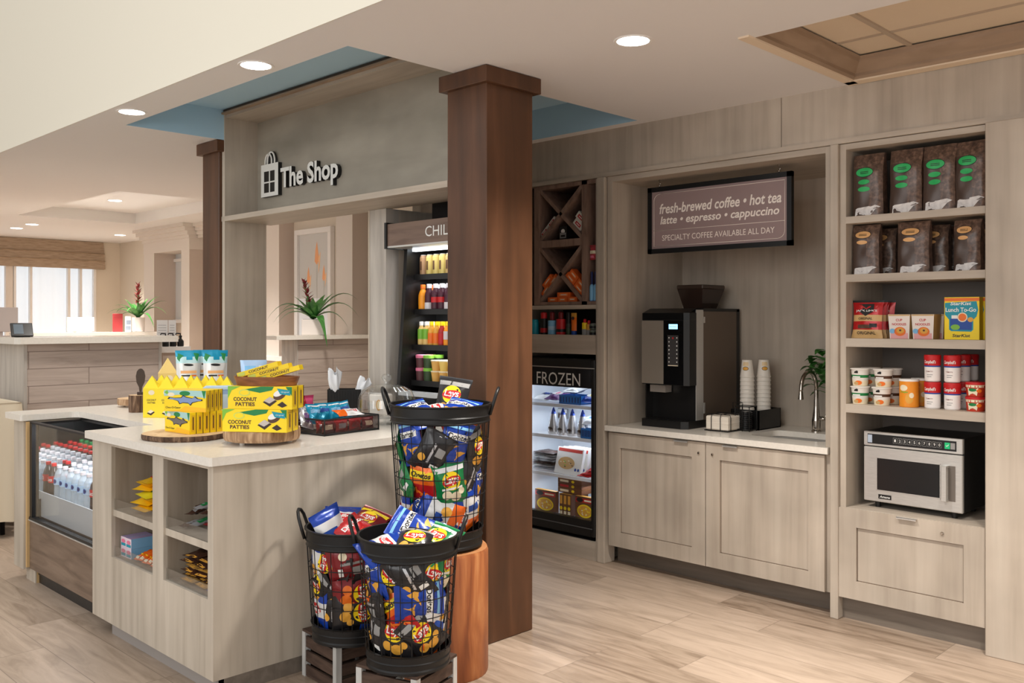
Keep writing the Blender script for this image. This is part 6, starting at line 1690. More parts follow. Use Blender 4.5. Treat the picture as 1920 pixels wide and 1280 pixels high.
# black caddy with white tissue bundles
t = thing('black_caddy', 'black fluted caddy behind the blue pouches', 'caddy', (3.28, 4.66, ZT_), -38)
m = MB()
m.box(-.10, .10, -.06, -.056, 0, .165, BLACK); m.box(-.10, .10, .056, .06, 0, .165, BLACK); m.box(-.10, -.096, -.06, .06, 0, .165, BLACK); m.box(.096, .10, -.06, .06, 0, .165, BLACK); m.box(-.10, .10, -.06, .06, 0, .006, BLACK)
for i in range(12): m.box(-.095 + i * .0165, -.09 + i * .0165, -.063, -.06, .01, .16, BLACKM)
m.build('caddy_body', t)
TISS = mat('white_cellophane', C(236, 238, 242), .25, spec=.7, bump=.5, bscale=25)
def plume(seed, h, r):
    m = MB(); random.seed(seed)
    def fnp(u, v):
        a = u * 2 * math.pi; rr = r * (.35 + .65 * math.sin(min(1, v * 1.15) * math.pi * .62)) * (1 + .35 * math.sin(a * 5 + seed + v * 4) * v)
        return (rr * math.cos(a) + .03 * v * v, rr * math.sin(a), h * (.35 + .65 * v) + .02 * v * math.sin(a * 4 + seed))
    m.grid(fnp, 30, 10, TISS)
    h_ = MB(); h_.tube([(0, 0, 0), (0, 0, h * .40)], r * .5, BLACK, 10)
    return [('handle', h_), ('tissue_wrap', m)]
for (x, y, s, h, ry, lab) in [(3.245, 4.66, 1, .22, -18, 'left white tissue-wrapped bundle standing in the black caddy'), (3.325, 4.60, 2, .17, 14, 'right white tissue-wrapped bundle standing in the black caddy')]:
    o = make('wrapped_bundle', lab, 'wrapped bundle', plume(s, h, .034), (x, y, ZT_ + .06), 0, 'white wrapped bundles'); o.rotation_euler = (0, math.radians(ry), 0)
# glass cake dome
GL = glass_mat('dome_glass', (.97, .98, .98, 1), .5)
t = thing('cake_stand', 'footed glass cake stand with a tall clear dome on the island', 'cake stand', (3.185, 4.12, ZT_))
m = MB(); m.lathe([(.06, 0), (.058, .005), (.02, .012), (.018, .034), (.05, .042), (.172, .046), (.175, .052), (.172, .055), (.0, .055)], 36, GL); m.build('glass_stand', t)
m = MB(); m.lathe([(.160, .056), (.163, .10), (.160, .145), (.140, .190), (.10, .213), (.05, .224), (.018, .228)], 40, GL, capb=False, capt=False); d_ = m.build('glass_dome', t)
m = MB(); m.lathe([(.014, .228), (.012, .240), (.024, .250), (.029, .262), (.025, .275), (.012, .283), (0, .284)], 20, GL, capb=False); m.build('dome_knob', d_)
m = MB(); m.lathe([(.055, 0), (.062, .01), (.064, .11), (.060, .116), (0, .116)], 24, flat('tub_white', 234, 226, 216)); m.disc(-.01, .06, .014, .03, GOLD, fn=cyl_fn(.0655)); m.disc(-.01, .06, .010, .024, CRM, fn=cyl_fn(.0662))
make('white_tub', 'white tub with an oval emblem under the glass dome', 'tub', m, (3.145, 4.12, ZT_ + .0555), -40)
make('cookie_pack', 'wrapped cookie pack under the glass dome, right of the tub', 'cookie pack', MB().box(-.035, .035, -.03, .03, 0, .06, TAN, .012), (3.25, 4.11, ZT_ + .0555), -30)

# ================================================================== cubby contents
def packet(w, h, t_, seed, m_, deco=None, wr=.004):
    mb = MB(); bg = Bag(w, h, t_, seed, wr); bg.build(mb, m_, None, 8, 10)
    if deco: deco(mb, bg.fn(), bg.fn(.002))
    return mb
random.seed(21)
# upper left cubby: pile of yellow peanut candy bags
for i in range(9):
    col = F_YEL if i % 4 != 3 else foil('foil_lemon', 226, 216, 40)
    mb = packet(.16, .20, .040, i * 1.7, col, lambda m, f, g: (m.disc(0, .10, .04, .035, DBRN, fn=f), m.rect(-.035, .035, .045, .06, (RED, LGRN)[i % 2], fn=f)))
    make('peanut_candy_bag', '%s yellow candy bag from the bottom in the upper left cubby pile' % ORD[i], 'candy bag', mb, (1.935 + .016 * (i % 3) + (.10 if i > 6 else 0), 4.50 - .028 * (i % 4) + .05 * (i % 2), .680 + .024 * (i if i < 7 else i - 3)), (-84 + 5 * math.sin(i * 2), 4 * math.sin(i * 3), -90 + 9 * math.sin(i * 1.9)), 'yellow candy bags in the cubby')
# lower left: pink-white boxes, dark packs, orange packs
for i in range(4):
    make('pink_candy_box', ['lower left pink and white candy box in the lower left cubby', 'upper left pink and white candy box in the lower left cubby', 'lower right pink and white candy box in the lower left cubby', 'upper right pink and white candy box in the lower left cubby'][i], 'candy box',
         carton(.058, .13, .05, flat('pinkwhite', 226, 206, 216), SKY, flat('pale_violet', 168, 150, 190), lambda m: (m.rect(-.024, .024, .006, .02, TEAL, y=-.0008), m.disc(0, .03, .02, .010, PINK, y=-.0012))), (1.945, 4.690 - .062 * (i // 2), .4155 + .0505 * (i % 2)), -88, 'pink and white candy boxes')
for i in range(5):
    mb = packet(.045, .14, .022, i, F_PURPLE if i % 2 else INK, lambda m, f, g: m.rect(-.014, .014, .03, .11, (SKY, PINK)[i % 2], fn=f))
    make('dark_candy_bar', '%s dark purple candy bar from the left at the back of the lower left cubby' % ORD[i], 'candy bar', mb, (2.05, 4.53 - .05 * i, .50), (-82, 0, -90), 'dark candy bars in the cubby')
for i in range(6):
    mb = packet(.045, .11, .024, i * 1.3, F_ORANGE, lambda m, f, g: (m.text("Reese's", .034, YEL, 0, .04, fn=g, bold=.03), m.rect(-.016, .016, .008, .022, CRM, fn=f)))
    make('orange_candy_pack', '%s orange peanut butter candy pack from the left in the lower left cubby' % ORD[i], 'candy pack', mb, (1.94, 4.535 - .046 * i, .4285 + .004 * (i % 2)), (-74, 0, -88), 'orange candy packs in the cubby')
# upper right: brown and silver bars
for i in range(10):
    mb = packet(.05, .15, .022, i * .9, (F_BROWN, F_SILVER, F_BROWN, F_MAROON)[i % 4], lambda m, f, g: (m.rect(-.016, .016, .03, .12, (F_SILVER, GRN, CRM, WHITE)[i % 4], fn=f)))
    make('chocolate_bar', '%s wrapped chocolate bar from the bottom in the upper right cubby heap' % ORD[i], 'chocolate bar', mb, (1.94 + .02 * (i % 3), 4.045 - .07 * (i % 4) - .008 * i, .670 + .0145 * i * (1 if i < 8 else .8)), (-86, 5 * math.sin(i), -90 + 24 * math.sin(i * 2.1)), 'chocolate bars in the upper right cubby')
# lower right: brown and gold stacks, blue pack
for i in range(12):
    st_ = i // 6
    mb = packet(.12, .17, .027, i * 1.1, F_BROWN if i % 3 else F_GOLD, lambda m, f, g: (m.rect(-.036, .03, .06, .09, (F_MAROON, CRM, DBRN)[i % 3], fn=f), m.rect(-.04, .04, .004, .016, GOLD, fn=f)))
    make('brown_candy_pack', '%s brown and gold candy pack from the bottom, %s stack in the lower right cubby' % (ORD[i % 6], 'left' if st_ == 0 else 'right'), 'candy pack', mb, (1.945 + .012 * (i % 2), 4.005 - .125 * st_ - .01 * (i % 2), .4285 + .0215 * (i % 6)), (-88, 0, -90 + 8 * math.sin(i * 1.7)), 'brown candy packs in the lower right cubby')
mb = packet(.07, .10, .03, 2, F_BLUE, lambda m, f, g: m.rect(-.02, .02, .03, .06, WHITE, fn=f))
make('blue_candy_pack', 'blue candy pack at the right front of the lower right cubby', 'candy pack', mb, (1.935, 3.752, .431), (-70, 0, -90))

# ================================================================== bottles in the open cooler
def pet_mat(name, col, op):
    m = bpy.data.materials.new(name); m.use_nodes = True; nt = m.node_tree; b_ = nt.nodes['Principled BSDF']
    out = nt.nodes['Material Output']; t_ = nt.nodes.new('ShaderNodeBsdfTransparent'); mx = nt.nodes.new('ShaderNodeMixShader'); mx.inputs[0].default_value = op
    b_.inputs['Base Color'].default_value = col; b_.inputs['Roughness'].default_value = .08; b_.inputs['Specular IOR Level'].default_value = .8
    nt.links.new(t_.outputs[0], mx.inputs[1]); nt.links.new(b_.outputs[0], mx.inputs[2]); nt.links.new(mx.outputs[0], out.inputs['Surface'])
    return m
WATER = pet_mat('clear_water_bottle', C(206, 218, 226), .42); COLA = pet_mat('cola_liquid', C(40, 20, 16), .96); LIME = pet_mat('green_soda', C(60, 128, 84), .7)
def soda(liq, cap, label, brand=None, logo=None):
    r = .0325; parts = []
    m = MB(); m.lathe([(.024, 0), (.030, .004), (.0325, .02), (.0315, .06), (.0300, .085), (.0325, .11), (.0325, .135), (.027, .165), (.0155, .188), (.0135, .196), (.0135, .204)], 18, liq); parts.append(('bottle_body', m))
    if label:
        m = MB(); m.lathe([(.0332, .098), (.0334, .14)], 18, label, capb=False, capt=False)
        if logo: m.disc(0, .119, .014, .014, logo, fn=cyl_fn(.0342)); m.disc(.004, .119, .008, .008, NAVY, fn=cyl_fn(.0348))
        if brand: m.text(brand, .042, WHITE, 0, .119, h=.022, fn=cyl_fn(.0345), bold=.02, shear=.2)
        parts.append(('label', m))
    m = MB(); m.lathe([(.0155, .198), (.0155, .214), (.014, .217), (0, .217)], 16, cap, capb=False); parts.append(('cap', m))
    return parts
PROT = {'cola': soda(COLA, RED, RED, 'Coca'), 'water': soda(WATER, flat('cap_white', 226, 220, 224), PALEBLUE, None, BLU), 'clear': soda(WATER, flat('cap_clear', 206, 206, 210), None), 'green': soda(LIME, GRN, LGRN)}
NAMEB = {'cola': 'red-capped cola bottle', 'water': 'white-capped water bottle', 'clear': 'pale-capped clear bottle', 'green': 'green-capped soda bottle'}
_w = ['water'] * 7
ROWS = [['cola'] + _w[:6] + ['cola'] * 4, ['cola'] + _w + ['cola'] * 3, _w + ['water', 'cola', 'cola', 'cola'], ['clear'] * 9 + ['cola'] * 2, ['cola'] * 11, ['cola'] * 11, ['green'] * 11, ['green'] * 11, ['cola'] * 11]
rt_ = {}
for ri, rw in enumerate(ROWS):
    for i, kd in enumerate(rw):
        lab = '%s in the %s row of the cooler, %s from the left' % (NAMEB[kd], ('front',) [0] if ri == 0 else ORD[ri], ORD[i])
        loc = (2.072 + .092 * ri, 6.036 - .094 * i + (.03 if ri % 2 else 0) - (.01 if ri % 2 else 0), .5135)
        if kd not in rt_: rt_[kd] = make('soda_bottle' if kd != 'water' else 'water_bottle', lab, 'bottle', PROT[kd], loc, -75, 'bottles in the open cooler')
        else: dup(rt_[kd], loc, -75, lab, 'bottles in the open cooler')
# ================================================================== crates, stump and chip bins in front of the island
CRW = ramp_mat('crate_slat', [C(50, 36, 30), C(74, 56, 46), C(92, 72, 60)], (2, 2, 10), 4, 6, .7)
CPO = ramp_mat('crate_post', [C(168, 166, 162), C(190, 188, 184), C(204, 202, 198)], (6, 6, 1), 4, 5, .6)
def crate(label, x, y, rot, s=.30, h=.20):
    t = thing('wooden_crate', label, 'crate', (x, y, 0), rot)
    a = s / 2
    for (px_, py_) in ((-a, -a), (a, -a), (a, a), (-a, a)):
        m = MB(); sx = -1 if px_ > 0 else 1; sy = -1 if py_ > 0 else 1
        m.box(min(px_, px_ + sx * .028), max(px_, px_ + sx * .028), min(py_, py_ + sy * .028), max(py_, py_ + sy * .028), 0, h, CPO); m.build('corner_post', t)
    nsl = 3
    for k in range(nsl):
        z0 = .004 + k * (h - .004) / nsl; z1 = z0 + .050
        for r in range(4):
            m = MB(Rz(90 * r)); m.box(-a + .028, a - .028, -a + .004, -a + .014, z0, z1, CRW); m.build('side_slat', t)
    for k in range(5):
        w = s / 5
        m = MB(); m.box(-a + k * w + .002, -a + (k + 1) * w - .002, -a + .0, a - .0, h - .0005, h + .011, CRW); m.build('top_slat', t)
    return t
crate('dark slatted crate with pale corner posts under the front chip bin', 2.415, 2.985, 15.8)
crate('dark slatted crate with pale corner posts under the rear left chip bin, beside the island', 2.455, 3.462, -4)
STW = ramp_mat('acacia_wood', [C(116, 62, 34), C(150, 84, 46), C(176, 108, 62), C(198, 138, 88)], (3, 3, .45), 3.0, 6, .38, 1.6, .03, .45)
STT = ramp_mat('acacia_top', [C(170, 112, 70), C(196, 138, 92)], (3, 3, 3), 5, 4, .4, 1.2)
t = thing('stump_stool', 'polished orange-brown tree stump stool under the tall chip bin', 'stump stool', (2.815, 3.235, 0))
m = MB(); n = 40
rad = [.228 * (1 + .02 * math.sin(2 * 2 * math.pi * i / n) + .012 * math.sin(5 * 2 * math.pi * i / n + 1)) for i in range(n)]
def rg(k, z): return [(rad[i] * k * math.cos(2 * math.pi * i / n), rad[i] * k * math.sin(2 * math.pi * i / n), z) for i in range(n)]
vs = rg(.985, 0) + rg(1, .012) + rg(1, .556) + rg(.975, .570)
fs = [(k * n + i, k * n + (i + 1) % n, (k + 1) * n + (i + 1) % n, (k + 1) * n + i) for k in range(3) for i in range(n)]
m.add(vs, fs, STW, True); m.add(rg(.985, 0), [list(range(n))[::-1]], STW); m.build('trunk', t)
m = MB(); m.add(rg(.976, .5705), [list(range(n))], STT); m.build('seat_face', t)

def bin_(label, x, y, z0, h, rt, rb, band, base, hang):
    t = thing('wire_bin', label, 'wire basket', (x, y, z0))
    def R(z): return rb + (rt - rb) * z / h
    m = MB()
    zb = h - band
    m.lathe([(R(zb) + .0, zb), (R(zb) + .006, zb + .006), (R(zb) + .002, zb + .012), (R(zb + band * .3), zb + band * .32), (R(h) + .004, zb + band * .36), (R(h), zb + band * .42), (R(h), h - .010), (R(h) + .007, h - .006), (R(h) + .007, h), (R(h) - .004, h), (R(h) - .006, zb)], 48, BLACKM, capb=False, capt=False)
    m.build('rim_band', t)
    m = MB()
    m.lathe([(.0, .004), (R(0) - .008, .004), (R(0) - .004, 0), (R(0) + .004, 0), (R(0) + .004, .010), (R(0), .016), (R(base * .5), base * .5), (R(base * .5) + .004, base * .54), (R(base * .6), base * .60), (R(base), base - .006), (R(base) + .005, base), (R(base) - .006, base), (R(0) - .010, .008), (0, .008)], 48, BLACKM, capb=False, capt=False)
    m.build('base_band', t)
    m = MB()
    nv = 26
    for i in range(nv):
        a = 2 * math.pi * i / nv
        m.tube([(R(base - .01) * math.cos(a), R(base - .01) * math.sin(a), base - .01), (R(zb + .01) * math.cos(a), R(zb + .01) * math.sin(a), zb + .01)], .0021, BLACKM, 5, caps=False)
    nh = max(3, int((zb - base) / .085))
    for k in range(1, nh + 1):
        z = base + (zb - base) * k / (nh + 1)
        m.tube([(R(z) * math.cos(2 * math.pi * i / 40), R(z) * math.sin(2 * math.pi * i / 40), z) for i in range(40)], .0021, BLACKM, 5, True)
    m.build('wire_mesh', t)
    for s in (0, 180):
        m = MB(Rz(hang + s))
        m.tube([(R(h) - .002, -.055, h - .05), (R(h) + .012, -.055, h - .005), (R(h) + .026, -.048, h + .04), (R(h) + .034, -.028, h + .062), (R(h) + .037, 0, h + .069), (R(h) + .034, .028, h + .062), (R(h) + .026, .048, h + .04), (R(h) + .012, .055, h - .005), (R(h) - .002, .055, h - .05)], .0075, BLACKM, 8)
        m.build('handle', t)
    return t
BINS = dict(A=(2.815, 3.235, .583, .652, .234, .192, .085, .080), B=(2.402, 2.962, .2125, .530, .205, .168, .085, .075), C=(2.425, 3.392, .2125, .492, .200, .170, .080, .075))
bin_('tall black wire bin of chips on the tree stump stool', *BINS['A'], -45.5)
bin_('front black wire bin of chips, on the nearer crate', *BINS['B'], -45.5)
bin_('rear left black wire bin of chips, beside the island panel', *BINS['C'], -45.5)
_PB = {}
KN = {'blue': 'blue tortilla chip bag', 'dark': 'black potato chip bag', 'green': 'green potato chip bag', 'orange': 'orange cheese puff bag', 'red': 'red tortilla chip bag', 'white': 'white and orange snack bag', 'ruffles': 'blue and white ridged chip bag', 'maroon': 'dark maroon potato chip bag'}
def put_bag(bin_key, binname, kind, ang, z, roll, tilt, where, seed, rr=None, inner=0.0, sc=1.0):
    """stand a bag inside the bin: ang is the heading of its outward face"""
    x, y, z0, h, rt, rb, bd, bs = BINS[bin_key]
    zr = z
    R = rb + (rt - rb) * min(1, z / h)
    rad = (R - .048 - inner) if rr is None else rr
    a = math.radians(ang)
    key = (kind, seed % 3)
    lab = '%s %s' % (KN[kind], where)
    if key not in _PB:
        o = chip_bag(kind, (1.0, 2.7, 4.4)[seed % 3]).build('chip_bag'); _PB[key] = o
    else:
        o = _PB[key].copy(); COL.objects.link(o)
    for k_ in list(o.keys()):
        if k_ in ('label', 'group'): del o[k_]
    tag(o, lab, 'chip bag', 'chip bags in the ' + binname)
    # local -Y is the front; outward heading ang -> rotate by ang + 90
    o.matrix_world = T(x + rad * math.cos(a), y + rad * math.sin(a), z0 + z) @ Rz(ang + 90) @ Rx(tilt) @ Matrix.Diagonal((sc, sc, sc, 1)) @ Ry(roll) @ T(0, 0, -.11)
    return o
VW = {k: math.degrees(math.atan2(-BINS[k][1], -BINS[k][0])) for k in BINS}      # heading from each bin towards the viewer
def fill(key, name, spec):
    sd = 0
    for (rowname, z, items) in spec:
        for i, (kind, off, roll, tilt, dz) in enumerate(items):
            put_bag(key, name, kind, VW[key] + off, z + dz, roll, tilt, '%s from left, %s of the %s' % (ORD[i], rowname, name), sd, inner=.008 * (i % 2), sc=.94 if rowname != 'top' else 1.0)
            sd += 1
# offsets: negative = to the viewer's left
fill('A', 'tall bin', [
    ('upper row', .465, [('green', -100, 25, 6, -.02), ('blue', -50, -14, 4, .02), ('dark', -12, 30, 8, -.02), ('blue', 22, 16, 4, .015), ('dark', 62, -10, 3, -.02), ('orange', 105, 15, 5, 0), ('red', 150, 20, 5, 0), ('dark', -150, 0, 5, 0)]),
    ('middle row', .30, [('green', -72, -52, 4, -.01), ('orange', -30, 6, 4, .015), ('green', 16, -10, 3, .0), ('dark', 48, 25, 6, .02), ('blue', 80, 5, 4, -.02), ('maroon', 125, 10, 4, 0), ('blue', -120, 10, 4, 0)]),
    ('lower row', .165, [('ruffles', -78, 8, 3, .01), ('blue', -38, 60, 5, -.005), ('white', -2, -66, 4, .0), ('ruffles', 32, 24, 4, -.02), ('white', 62, -10, 3, .02), ('dark', 105, 10, 4, 0), ('dark', -125, 10, 4, 0)])])
fill('B', 'front bin', [
    ('upper row', .375, [('blue', -62, -20, 4, .0), ('dark', -30, 50, 6, .01), ('dark', 2, -28, 4, .01), ('dark', 34, 22, 5, .0), ('green', 66, 8, 3, .02), ('red', 110, 10, 4, 0), ('dark', -110, 10, 4, 0), ('blue', 160, 10, 4, 0)]),
    ('middle row', .26, [('dark', -70, 82, 4, .0), ('orange', -28, -34, 4, -.02), ('blue', 18, 86, 6, .03), ('white', 56, 18, 4, -.03), ('dark', 100, 10, 4, 0), ('green', -115, 10, 4, 0)]),
    ('lower row', .15, [('dark', -66, 10, 3, .0), ('dark', -22, 4, 3, .0), ('dark', 24, -40, 4, .0), ('white', 62, 24, 4, .01), ('dark', 110, 10, 4, 0), ('dark', -120, 10, 4, 0)])])
fill('C', 'rear left bin', [
    ('upper row', .345, [('white', -80, 6, 4, .0), ('dark', -40, -70, 5, .0), ('maroon', 0, 80, 4, .02), ('dark', 40, 20, 4, .0), ('blue', 80, 10, 4, 0), ('red', 130, 10, 4, 0), ('dark', -130, 10, 4, 0)]),
    ('middle row', .235, [('dark', -70, 30, 4, .0), ('dark', -28, -36, 4, .0), ('maroon', 10, 80, 4, -.01), ('green', 46, 12, 4, 0), ('dark', 100, 10, 4, 0), ('dark', -120, 10, 4, 0)]),
    ('lower row', .145, [('ruffles', -72, 4, 3, .0), ('dark', -32, 8, 3, .0), ('dark', 10, 88, 4, .0), ('blue', 50, 10, 3, 0), ('dark', 100, 10, 4, 0), ('dark', -120, 10, 4, 0)])])
def toppers(key, name, items):
    x, y, z0, h = BINS[key][:4]
    a = math.radians(VW[key]); f = Vector((math.cos(a), math.sin(a))); l = Vector((f.y, -f.x))          # f towards viewer, l to the viewer's left
    for i, (kind, ds, df, z, head, tilt, roll, where) in enumerate(items):
        o = put_bag(key, name, kind, VW[key], .3, 0, 0, where, 0 if i != 3 else 1)
        p = Vector((x, y)) + l * (-ds) + f * df
        o.matrix_world = T(p.x, p.y, z0 + z) @ Rz(VW[key] + 90 + head) @ Rx(tilt) @ Ry(roll) @ T(0, 0, -.11)
toppers('A', 'tall bin', [
    ('blue', -.095, .06, .605, 14, -62, -20, 'lying in the top of the tall bin at left'),
    ('blue', .075, .05, .612, -12, -62, 18, 'lying in the top of the tall bin at right'),
    ('dark', .055, -.10, .655, -14, -16, 8, 'standing at the back of the tall bin'),
    ('ruffles', -.02, -.04, .60, 0, -70, 80, 'deep in the tall bin top')])
toppers('B', 'front bin', [
    ('ruffles', -.09, .06, .480, 10, -64, 70, 'lying at left in the top of the front bin'),
    ('blue', .03, -.07, .530, 10, -50, -58, 'tipped up at the back of the front bin'),
    ('dark', .02, .07, .495, -4, -66, 14, 'lying at the front of the front bin top'),
    ('green', .105, .03, .490, -25, -60, 20, 'lying at right in the top of the front bin')])
toppers('C', 'rear left bin', [
    ('white', -.085, .02, .465, 35, -14, -18, 'sticking up at the left of the rear left bin'),
    ('red', .03, .05, .465, 5, -60, -40, 'lying at the front of the rear left bin top'),
    ('maroon', .06, -.06, .475, -10, -60, 30, 'lying at the back of the rear left bin top'),
    ('ruffles', -.04, -.08, .49, 10, -65, 10, 'lying low in the rear left bin top')])
# ================================================================== shop sign
SIGNW = flat('sign_face_white', 236, 234, 228, .4)
t = thing('shop_sign', 'raised white sign reading The Shop with a shopping bag, on the header panel', 'sign', (3.43, 5.4, 2.49), -90)
# local x runs to -Y; bag spans Y 5.843..5.616
dpt = .032
def relief(poly, holes=None, name='x'): pass
m = MB()
bx0, bx1, bz0, bz1 = -.443, -.216, 0.0, .228
cell = [(-.402, -.337, .105, .178), (-.322, -.262, .105, .178), (-.402, -.337, .028, .095), (-.322, -.262, .028, .095)]
xs = [bx0, -.402, -.337, -.322, -.262, bx1]; zs = [bz0, .028, .095, .105, .178, bz1]
for i in range(5):
    for j in range(5):
        if i in (1, 3) and j in (1, 3): continue
        m.add([(xs[i], -dpt, zs[j]), (xs[i + 1], -dpt, zs[j]), (xs[i + 1], -dpt, zs[j + 1]), (xs[i], -dpt, zs[j + 1])], [(0, 1, 2, 3)], SIGNW)
m.box(bx0, bx1, -dpt + .001, -.004, bz0, bz1, BLACK)
m.build('bag_emblem', t)
for (cx, w, hh, mm) in ((-.352, .043, .072, SIGNW), (-.318, .048, .082, SIGNW)):
    m = MB(); pts = [(cx - w, -dpt + .006, bz1 - .002)] + [(cx - w * math.cos(math.radians(a)), -dpt + .006, bz1 + .018 + (hh - .018) * math.sin(math.radians(a))) for a in range(0, 181, 15)] + [(cx + w, -dpt + .006, bz1 - .002)]
    m.tube(pts, .0065, mm, 6); m.tube([(p[0] + .004, p[1] + .012, p[2]) for p in pts], .0065, BLACK, 6); m.build('bag_handle', t)
def raised(s, w, x, z, h):
    m = MB(); m._sidemat = BLACK; m.text(s, w, SIGNW, x, z, h=h, y=-dpt, bold=.028, depth=dpt - .004); m.text(s, w, BLACK, x, z, h=h, y=-.004, bold=.028); return m
# letters one by one, placed by their natural advance
word = 'The Shop'
vsx = text_tris(word, 0, .028)[2]
tw = .686; k = tw / (vsx[1] - vsx[0])
base_z = .048; x0 = -.186
for i, ch in enumerate(word):
    if ch == ' ': continue
    full = text_tris(word[:i + 1], 0, .028)[2]; one = text_tris(ch, 0, .028)[2]
    xr = x0 + (full[1] - vsx[0]) * k; wv = (one[1] - one[0]) * k
    zc_ = base_z + (one[2] + one[3]) / 2 * k * 1.05; hh = (one[3] - one[2]) * k * 1.05
    raised(ch, wv, xr - wv / 2, zc_, hh).build('letter', t)

# ================================================================== bromeliads
PLEAF = ramp_mat('bromeliad_leaf', [C(44, 92, 40), C(66, 124, 58), C(104, 156, 84)], (8, 8, 2), 3, 4, .35)
PRED = ramp_mat('bromeliad_bract', [C(110, 34, 44), C(150, 52, 62), C(120, 66, 52)], (8, 8, 8), 3, 4, .4)
def strap(b, base, az, L, rise, droop, w, m, n=9):
    a = math.radians(az); vs = []
    for i in range(n + 1):
        u = i / n
        r = L * u; z = rise * L * u - droop * L * u ** 2.6
        ww = 1.7 * w * (1 - u ** 3) * (.55 + .45 * math.sin(math.pi * min(1, u * 1.4))) + .0008
        c = Vector((base[0] + r * math.cos(a), base[1] + r * math.sin(a), base[2] + z)); s = Vector((-math.sin(a), math.cos(a), 0)) * ww
        vs += [tuple(c - s + Vector((0, 0, ww * .35))), tuple(c), tuple(c + s + Vector((0, 0, ww * .35)))]
    fs = []
    for i in range(n): q = i * 3; fs += [(q, q + 1, q + 4, q + 3), (q + 1, q + 2, q + 5, q + 4)]
    b.add(vs, fs, m, True)
def bromeliad(label, loc, rz, leaves, spike_tilt, sc, pot):
    t = thing('potted_bromeliad', label, 'plant', loc, rz)
    m = MB()
    if pot == 'round': m.lathe([(.058 * sc, 0), (.066 * sc, .01 * sc), (.072 * sc, .155 * sc), (.066 * sc, .157 * sc), (.062 * sc, .14 * sc), (0, .138 * sc)], 24, flat('pot_white', 238, 228, 222))
    else:
        w = .105 * sc; m.box(-w, w, -w * .6, w * .6, 0, .15 * sc, flat('pot_white', 238, 228, 222), .004); m.box(-w * .9, w * .9, -w * .5, w * .5, .15 * sc, .152 * sc, DBRN)
    m.build('pot', t)
    m = MB()
    for az, L, rise, droop, w in leaves: strap(m, (0, 0, .15 * sc), az, L * sc, rise, droop, w * sc, PLEAF)
    m.build('leaves', t)
    m = MB(); tx = spike_tilt
    m.tube([(0, 0, .15 * sc), (tx * .4 * sc, 0, .30 * sc), (tx * sc, 0, .50 * sc)], [.012 * sc, .010 * sc, .005 * sc], PLEAF, 8)
    m.build('stem', t)
    m = MB()
    for k in range(22):
        u = k / 21; z = (.29 + .22 * u) * sc; cx = tx * sc * (u * .65 + .35)
        strap(m, (cx, 0, z), k * 137.5, (.075 - .045 * u) * sc, .55 + u, .1, .009 * sc, PRED, 4)
    m.build('flower_spike', t)
    return t
L1 = [(185, .33, .75, .62, .018), (160, .30, .95, .75, .018), (200, .24, .85, 1.15, .016), (130, .22, 1.3, .6, .018), (20, .30, 1.15, .55, .02), (-5, .33, .95, .85, .018), (40, .24, 1.5, .5, .018), (-30, .26, .7, 1.1, .018), (80, .2, 1.5, .4, .018), (230, .26, 1.1, .6, .018), (300, .22, 1.25, .6, .02), (265, .25, 1.0, .75, .018), (10, .2, 1.6, .4, .02), (170, .16, 1.7, .4, .02)]
L2 = [(180, .44, 1.0, 1.05, .026), (172, .38, .85, .95, .024), (190, .34, .7, .85, .024), (150, .34, 1.0, .75, .022), (5, .42, 1.35, .90, .028), (-12, .44, 1.0, .95, .026), (12, .34, .7, .95, .024), (-60, .27, .55, 1.5, .03), (60, .22, 1.5, .4, .028), (110, .24, 1.3, .45, .024), (270, .17, 1.5, .3, .03), (230, .25, 1.0, .65, .024), (30, .22, 1.5, .35, .028), (160, .2, 1.5, .4, .026)]
bromeliad('red bromeliad in a round white pot on the far rear ledge', (4.78, 11.10, 1.4785), -45, L1, .0, 1.12, 'round')
bromeliad('bromeliad in a white box pot on the desk seen through the shop opening', (5.20, 7.93, 1.4685), -35, L2, -.09, 1.06, 'box')

# ================================================================== picture in the lobby alcove
t = thing('framed_picture', 'white framed picture of orange flowers behind the bromeliad', 'picture', (5.90, 8.98, 1.25), -90)
pw, ph = .74, 1.42
m = MB()
for (a, c, e, g) in ((-pw / 2, pw / 2, 0, .06), (-pw / 2, pw / 2, ph - .06, ph), (-pw / 2, -pw / 2 + .06, .06, ph - .06), (pw / 2 - .06, pw / 2, .06, ph - .06)): m.box(a, c, -.03, .028, e, g, WHITEP, .003)
m.build('picture_frame', t)
m = MB(); m.rect(-pw / 2 + .06, pw / 2 - .06, .06, ph - .06, flat('picture_grey', 206, 204, 200), y=0)
m.rect(-pw / 2 + .06, pw / 2 - .06, .06, .62, flat('picture_white', 232, 234, 238), y=-.001)
PE = flat('picture_orange', 240, 168, 116); PE2 = flat('picture_peach', 244, 196, 150); ST = flat('picture_stem', 178, 178, 160)
for cx, cz, s in ((.06, 1.10, 1.0), (-.11, .86, .75), (.20, .88, .7)):
    m.poly([(cx - .045 * s, cz - .06 * s), (cx, cz - .10 * s), (cx + .045 * s, cz - .04 * s), (cx + .02 * s, cz + .08 * s), (cx, cz + .17 * s), (cx - .03 * s, cz + .07 * s)], PE, y=-.0015)
    m.poly([(cx + .03 * s, cz - .02 * s), (cx + .075 * s, cz + .05 * s), (cx + .06 * s, cz - .10 * s), (cx + .03 * s, cz - .2 * s)], PE2, y=-.002)
    m.rect(cx - .003, cx + .003, .45, cz - .08 * s, ST, y=-.0012)
m.build('picture_print', t)

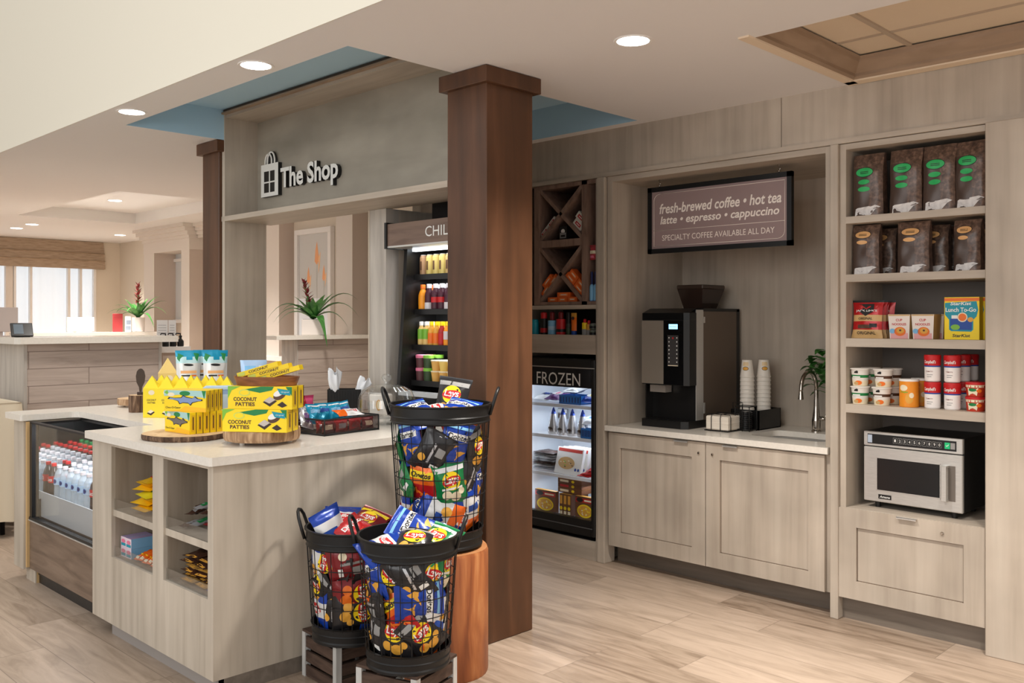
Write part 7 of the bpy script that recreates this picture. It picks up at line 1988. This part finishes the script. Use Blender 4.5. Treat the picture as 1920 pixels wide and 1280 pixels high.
# ================================================================== reception desk items
def slab_item(name, label, cat, w, h, th, m_, loc, rot, tilt=0, deco=None):
    mb = MB(); mb.box(-w / 2, w / 2, 0, th, 0, h, m_, .004)
    if deco: deco(mb)
    return make(name, label, cat, mb, loc, (tilt, 0, rot))
MONB = flat('monitor_back', 206, 190, 182)
t = thing('computer_monitor', 'white-backed monitor at the left frame edge behind the card terminal', 'monitor', (2.46, 8.38, 1.4825), 0)
m = MB(); m.box(-.16, .13, 0, .02, .04, .245, MONB, .004); m.build('screen_back', t); m = MB(); m.box(-.06, .06, -.03, .09, 0, .008, MONB); m.box(-.02, .02, .02, .035, 0, .12, MONB); m.build('stand', t)
t = thing('computer_monitor', 'white-backed monitor on the rear ledge below the window', 'monitor', (4.115, 11.12, 1.4785), 0)
m = MB(); m.box(-.155, .155, 0, .02, .008, .175, MONB, .004); m.build('screen_back', t); m = MB(); m.box(-.06, .06, -.03, .09, 0, .008, MONB); m.build('stand', t)
t = thing('card_terminal', 'black tilted card terminal on the left reception desk', 'card terminal', (2.52, 8.02, 1.4825), -8)
m = MB(); m.box(-.09, .07, -.02, .0, .0, .125, BLACK, .004, M=Rx(-32)); m.rect(-.07, .0, .02, .11, mat('terminal_screen', C(110, 122, 132), .15), y=-.021, M=Rx(-32)); m.build('screen', t)
m = MB(); m.box(-.06, .05, -.01, .08, 0, .02, BLACK, .004); m.tube([(0, .04, .01), (0, .03, .06)], .014, BLACK, 8); m.build('stand', t)
slab_item('red_notice', 'red notice in an upright holder on the rear ledge beside the plant', 'notice', .12, .22, .012, flat('notice_red', 160, 56, 58), (4.535, 11.1, 1.4785), 0, 0, lambda m: m.rect(-.055, .055, .172, .176, flat('notice_red_dark', 150, 56, 56), y=-.0012))
slab_item('grey_card', 'small grey and white card on the rear ledge between the red notice and the plant', 'card', .072, .19, .01, flat('card_grey', 214, 214, 218), (4.655, 11.09, 1.4785), -10, 0, lambda m: (m.rect(-.028, .028, .02, .07, flat('card_blue_grey', 140, 150, 166), y=-.0012), m.rect(-.02, .03, .09, .14, flat('card_blue_grey', 140, 150, 166), y=-.0012)))
t = thing('paper_stand', 'two white paper notices standing at the right end of the left desk', 'paper stand', (3.86, 8.34, 1.3755), -20)
for x0_, x1_ in ((-.085, .012), (.018, .085)):
    m = MB(); m.box(x0_, x1_, 0, .003, 0, .245, flat('paper_white', 238, 234, 230)); 
    for i in range(7): m.rect(x0_ + .012, x1_ - .014, .05 + i * .024, .056 + i * .024, flat('paper_text', 190, 186, 184), y=-.0008)
    m.build('paper_sheet', t)
for i in range(3):
    m0 = MB(); m0.lathe([(.028, 0), (.03, .004), (.03, .05), (.012, .07), (.010, .085)], 14, BLACK); m1 = MB(); m1.lathe([(.014, .083), (.014, .10), (.006, .104)], 10, BLACK); m1.tube([(0, 0, .10), (0, 0, .118), (-.05, 0, .122), (-.06, 0, .112)], .006, BLACK, 6)
    make('pump_bottle', '%s black pump bottle from the left on the small white side ledge' % ORD[i], 'pump bottle', [('bottle_body', m0), ('pump_head', m1)], (3.80 + .072 * i, 8.23, 1.3755), 20, 'black pump bottles on the side ledge')
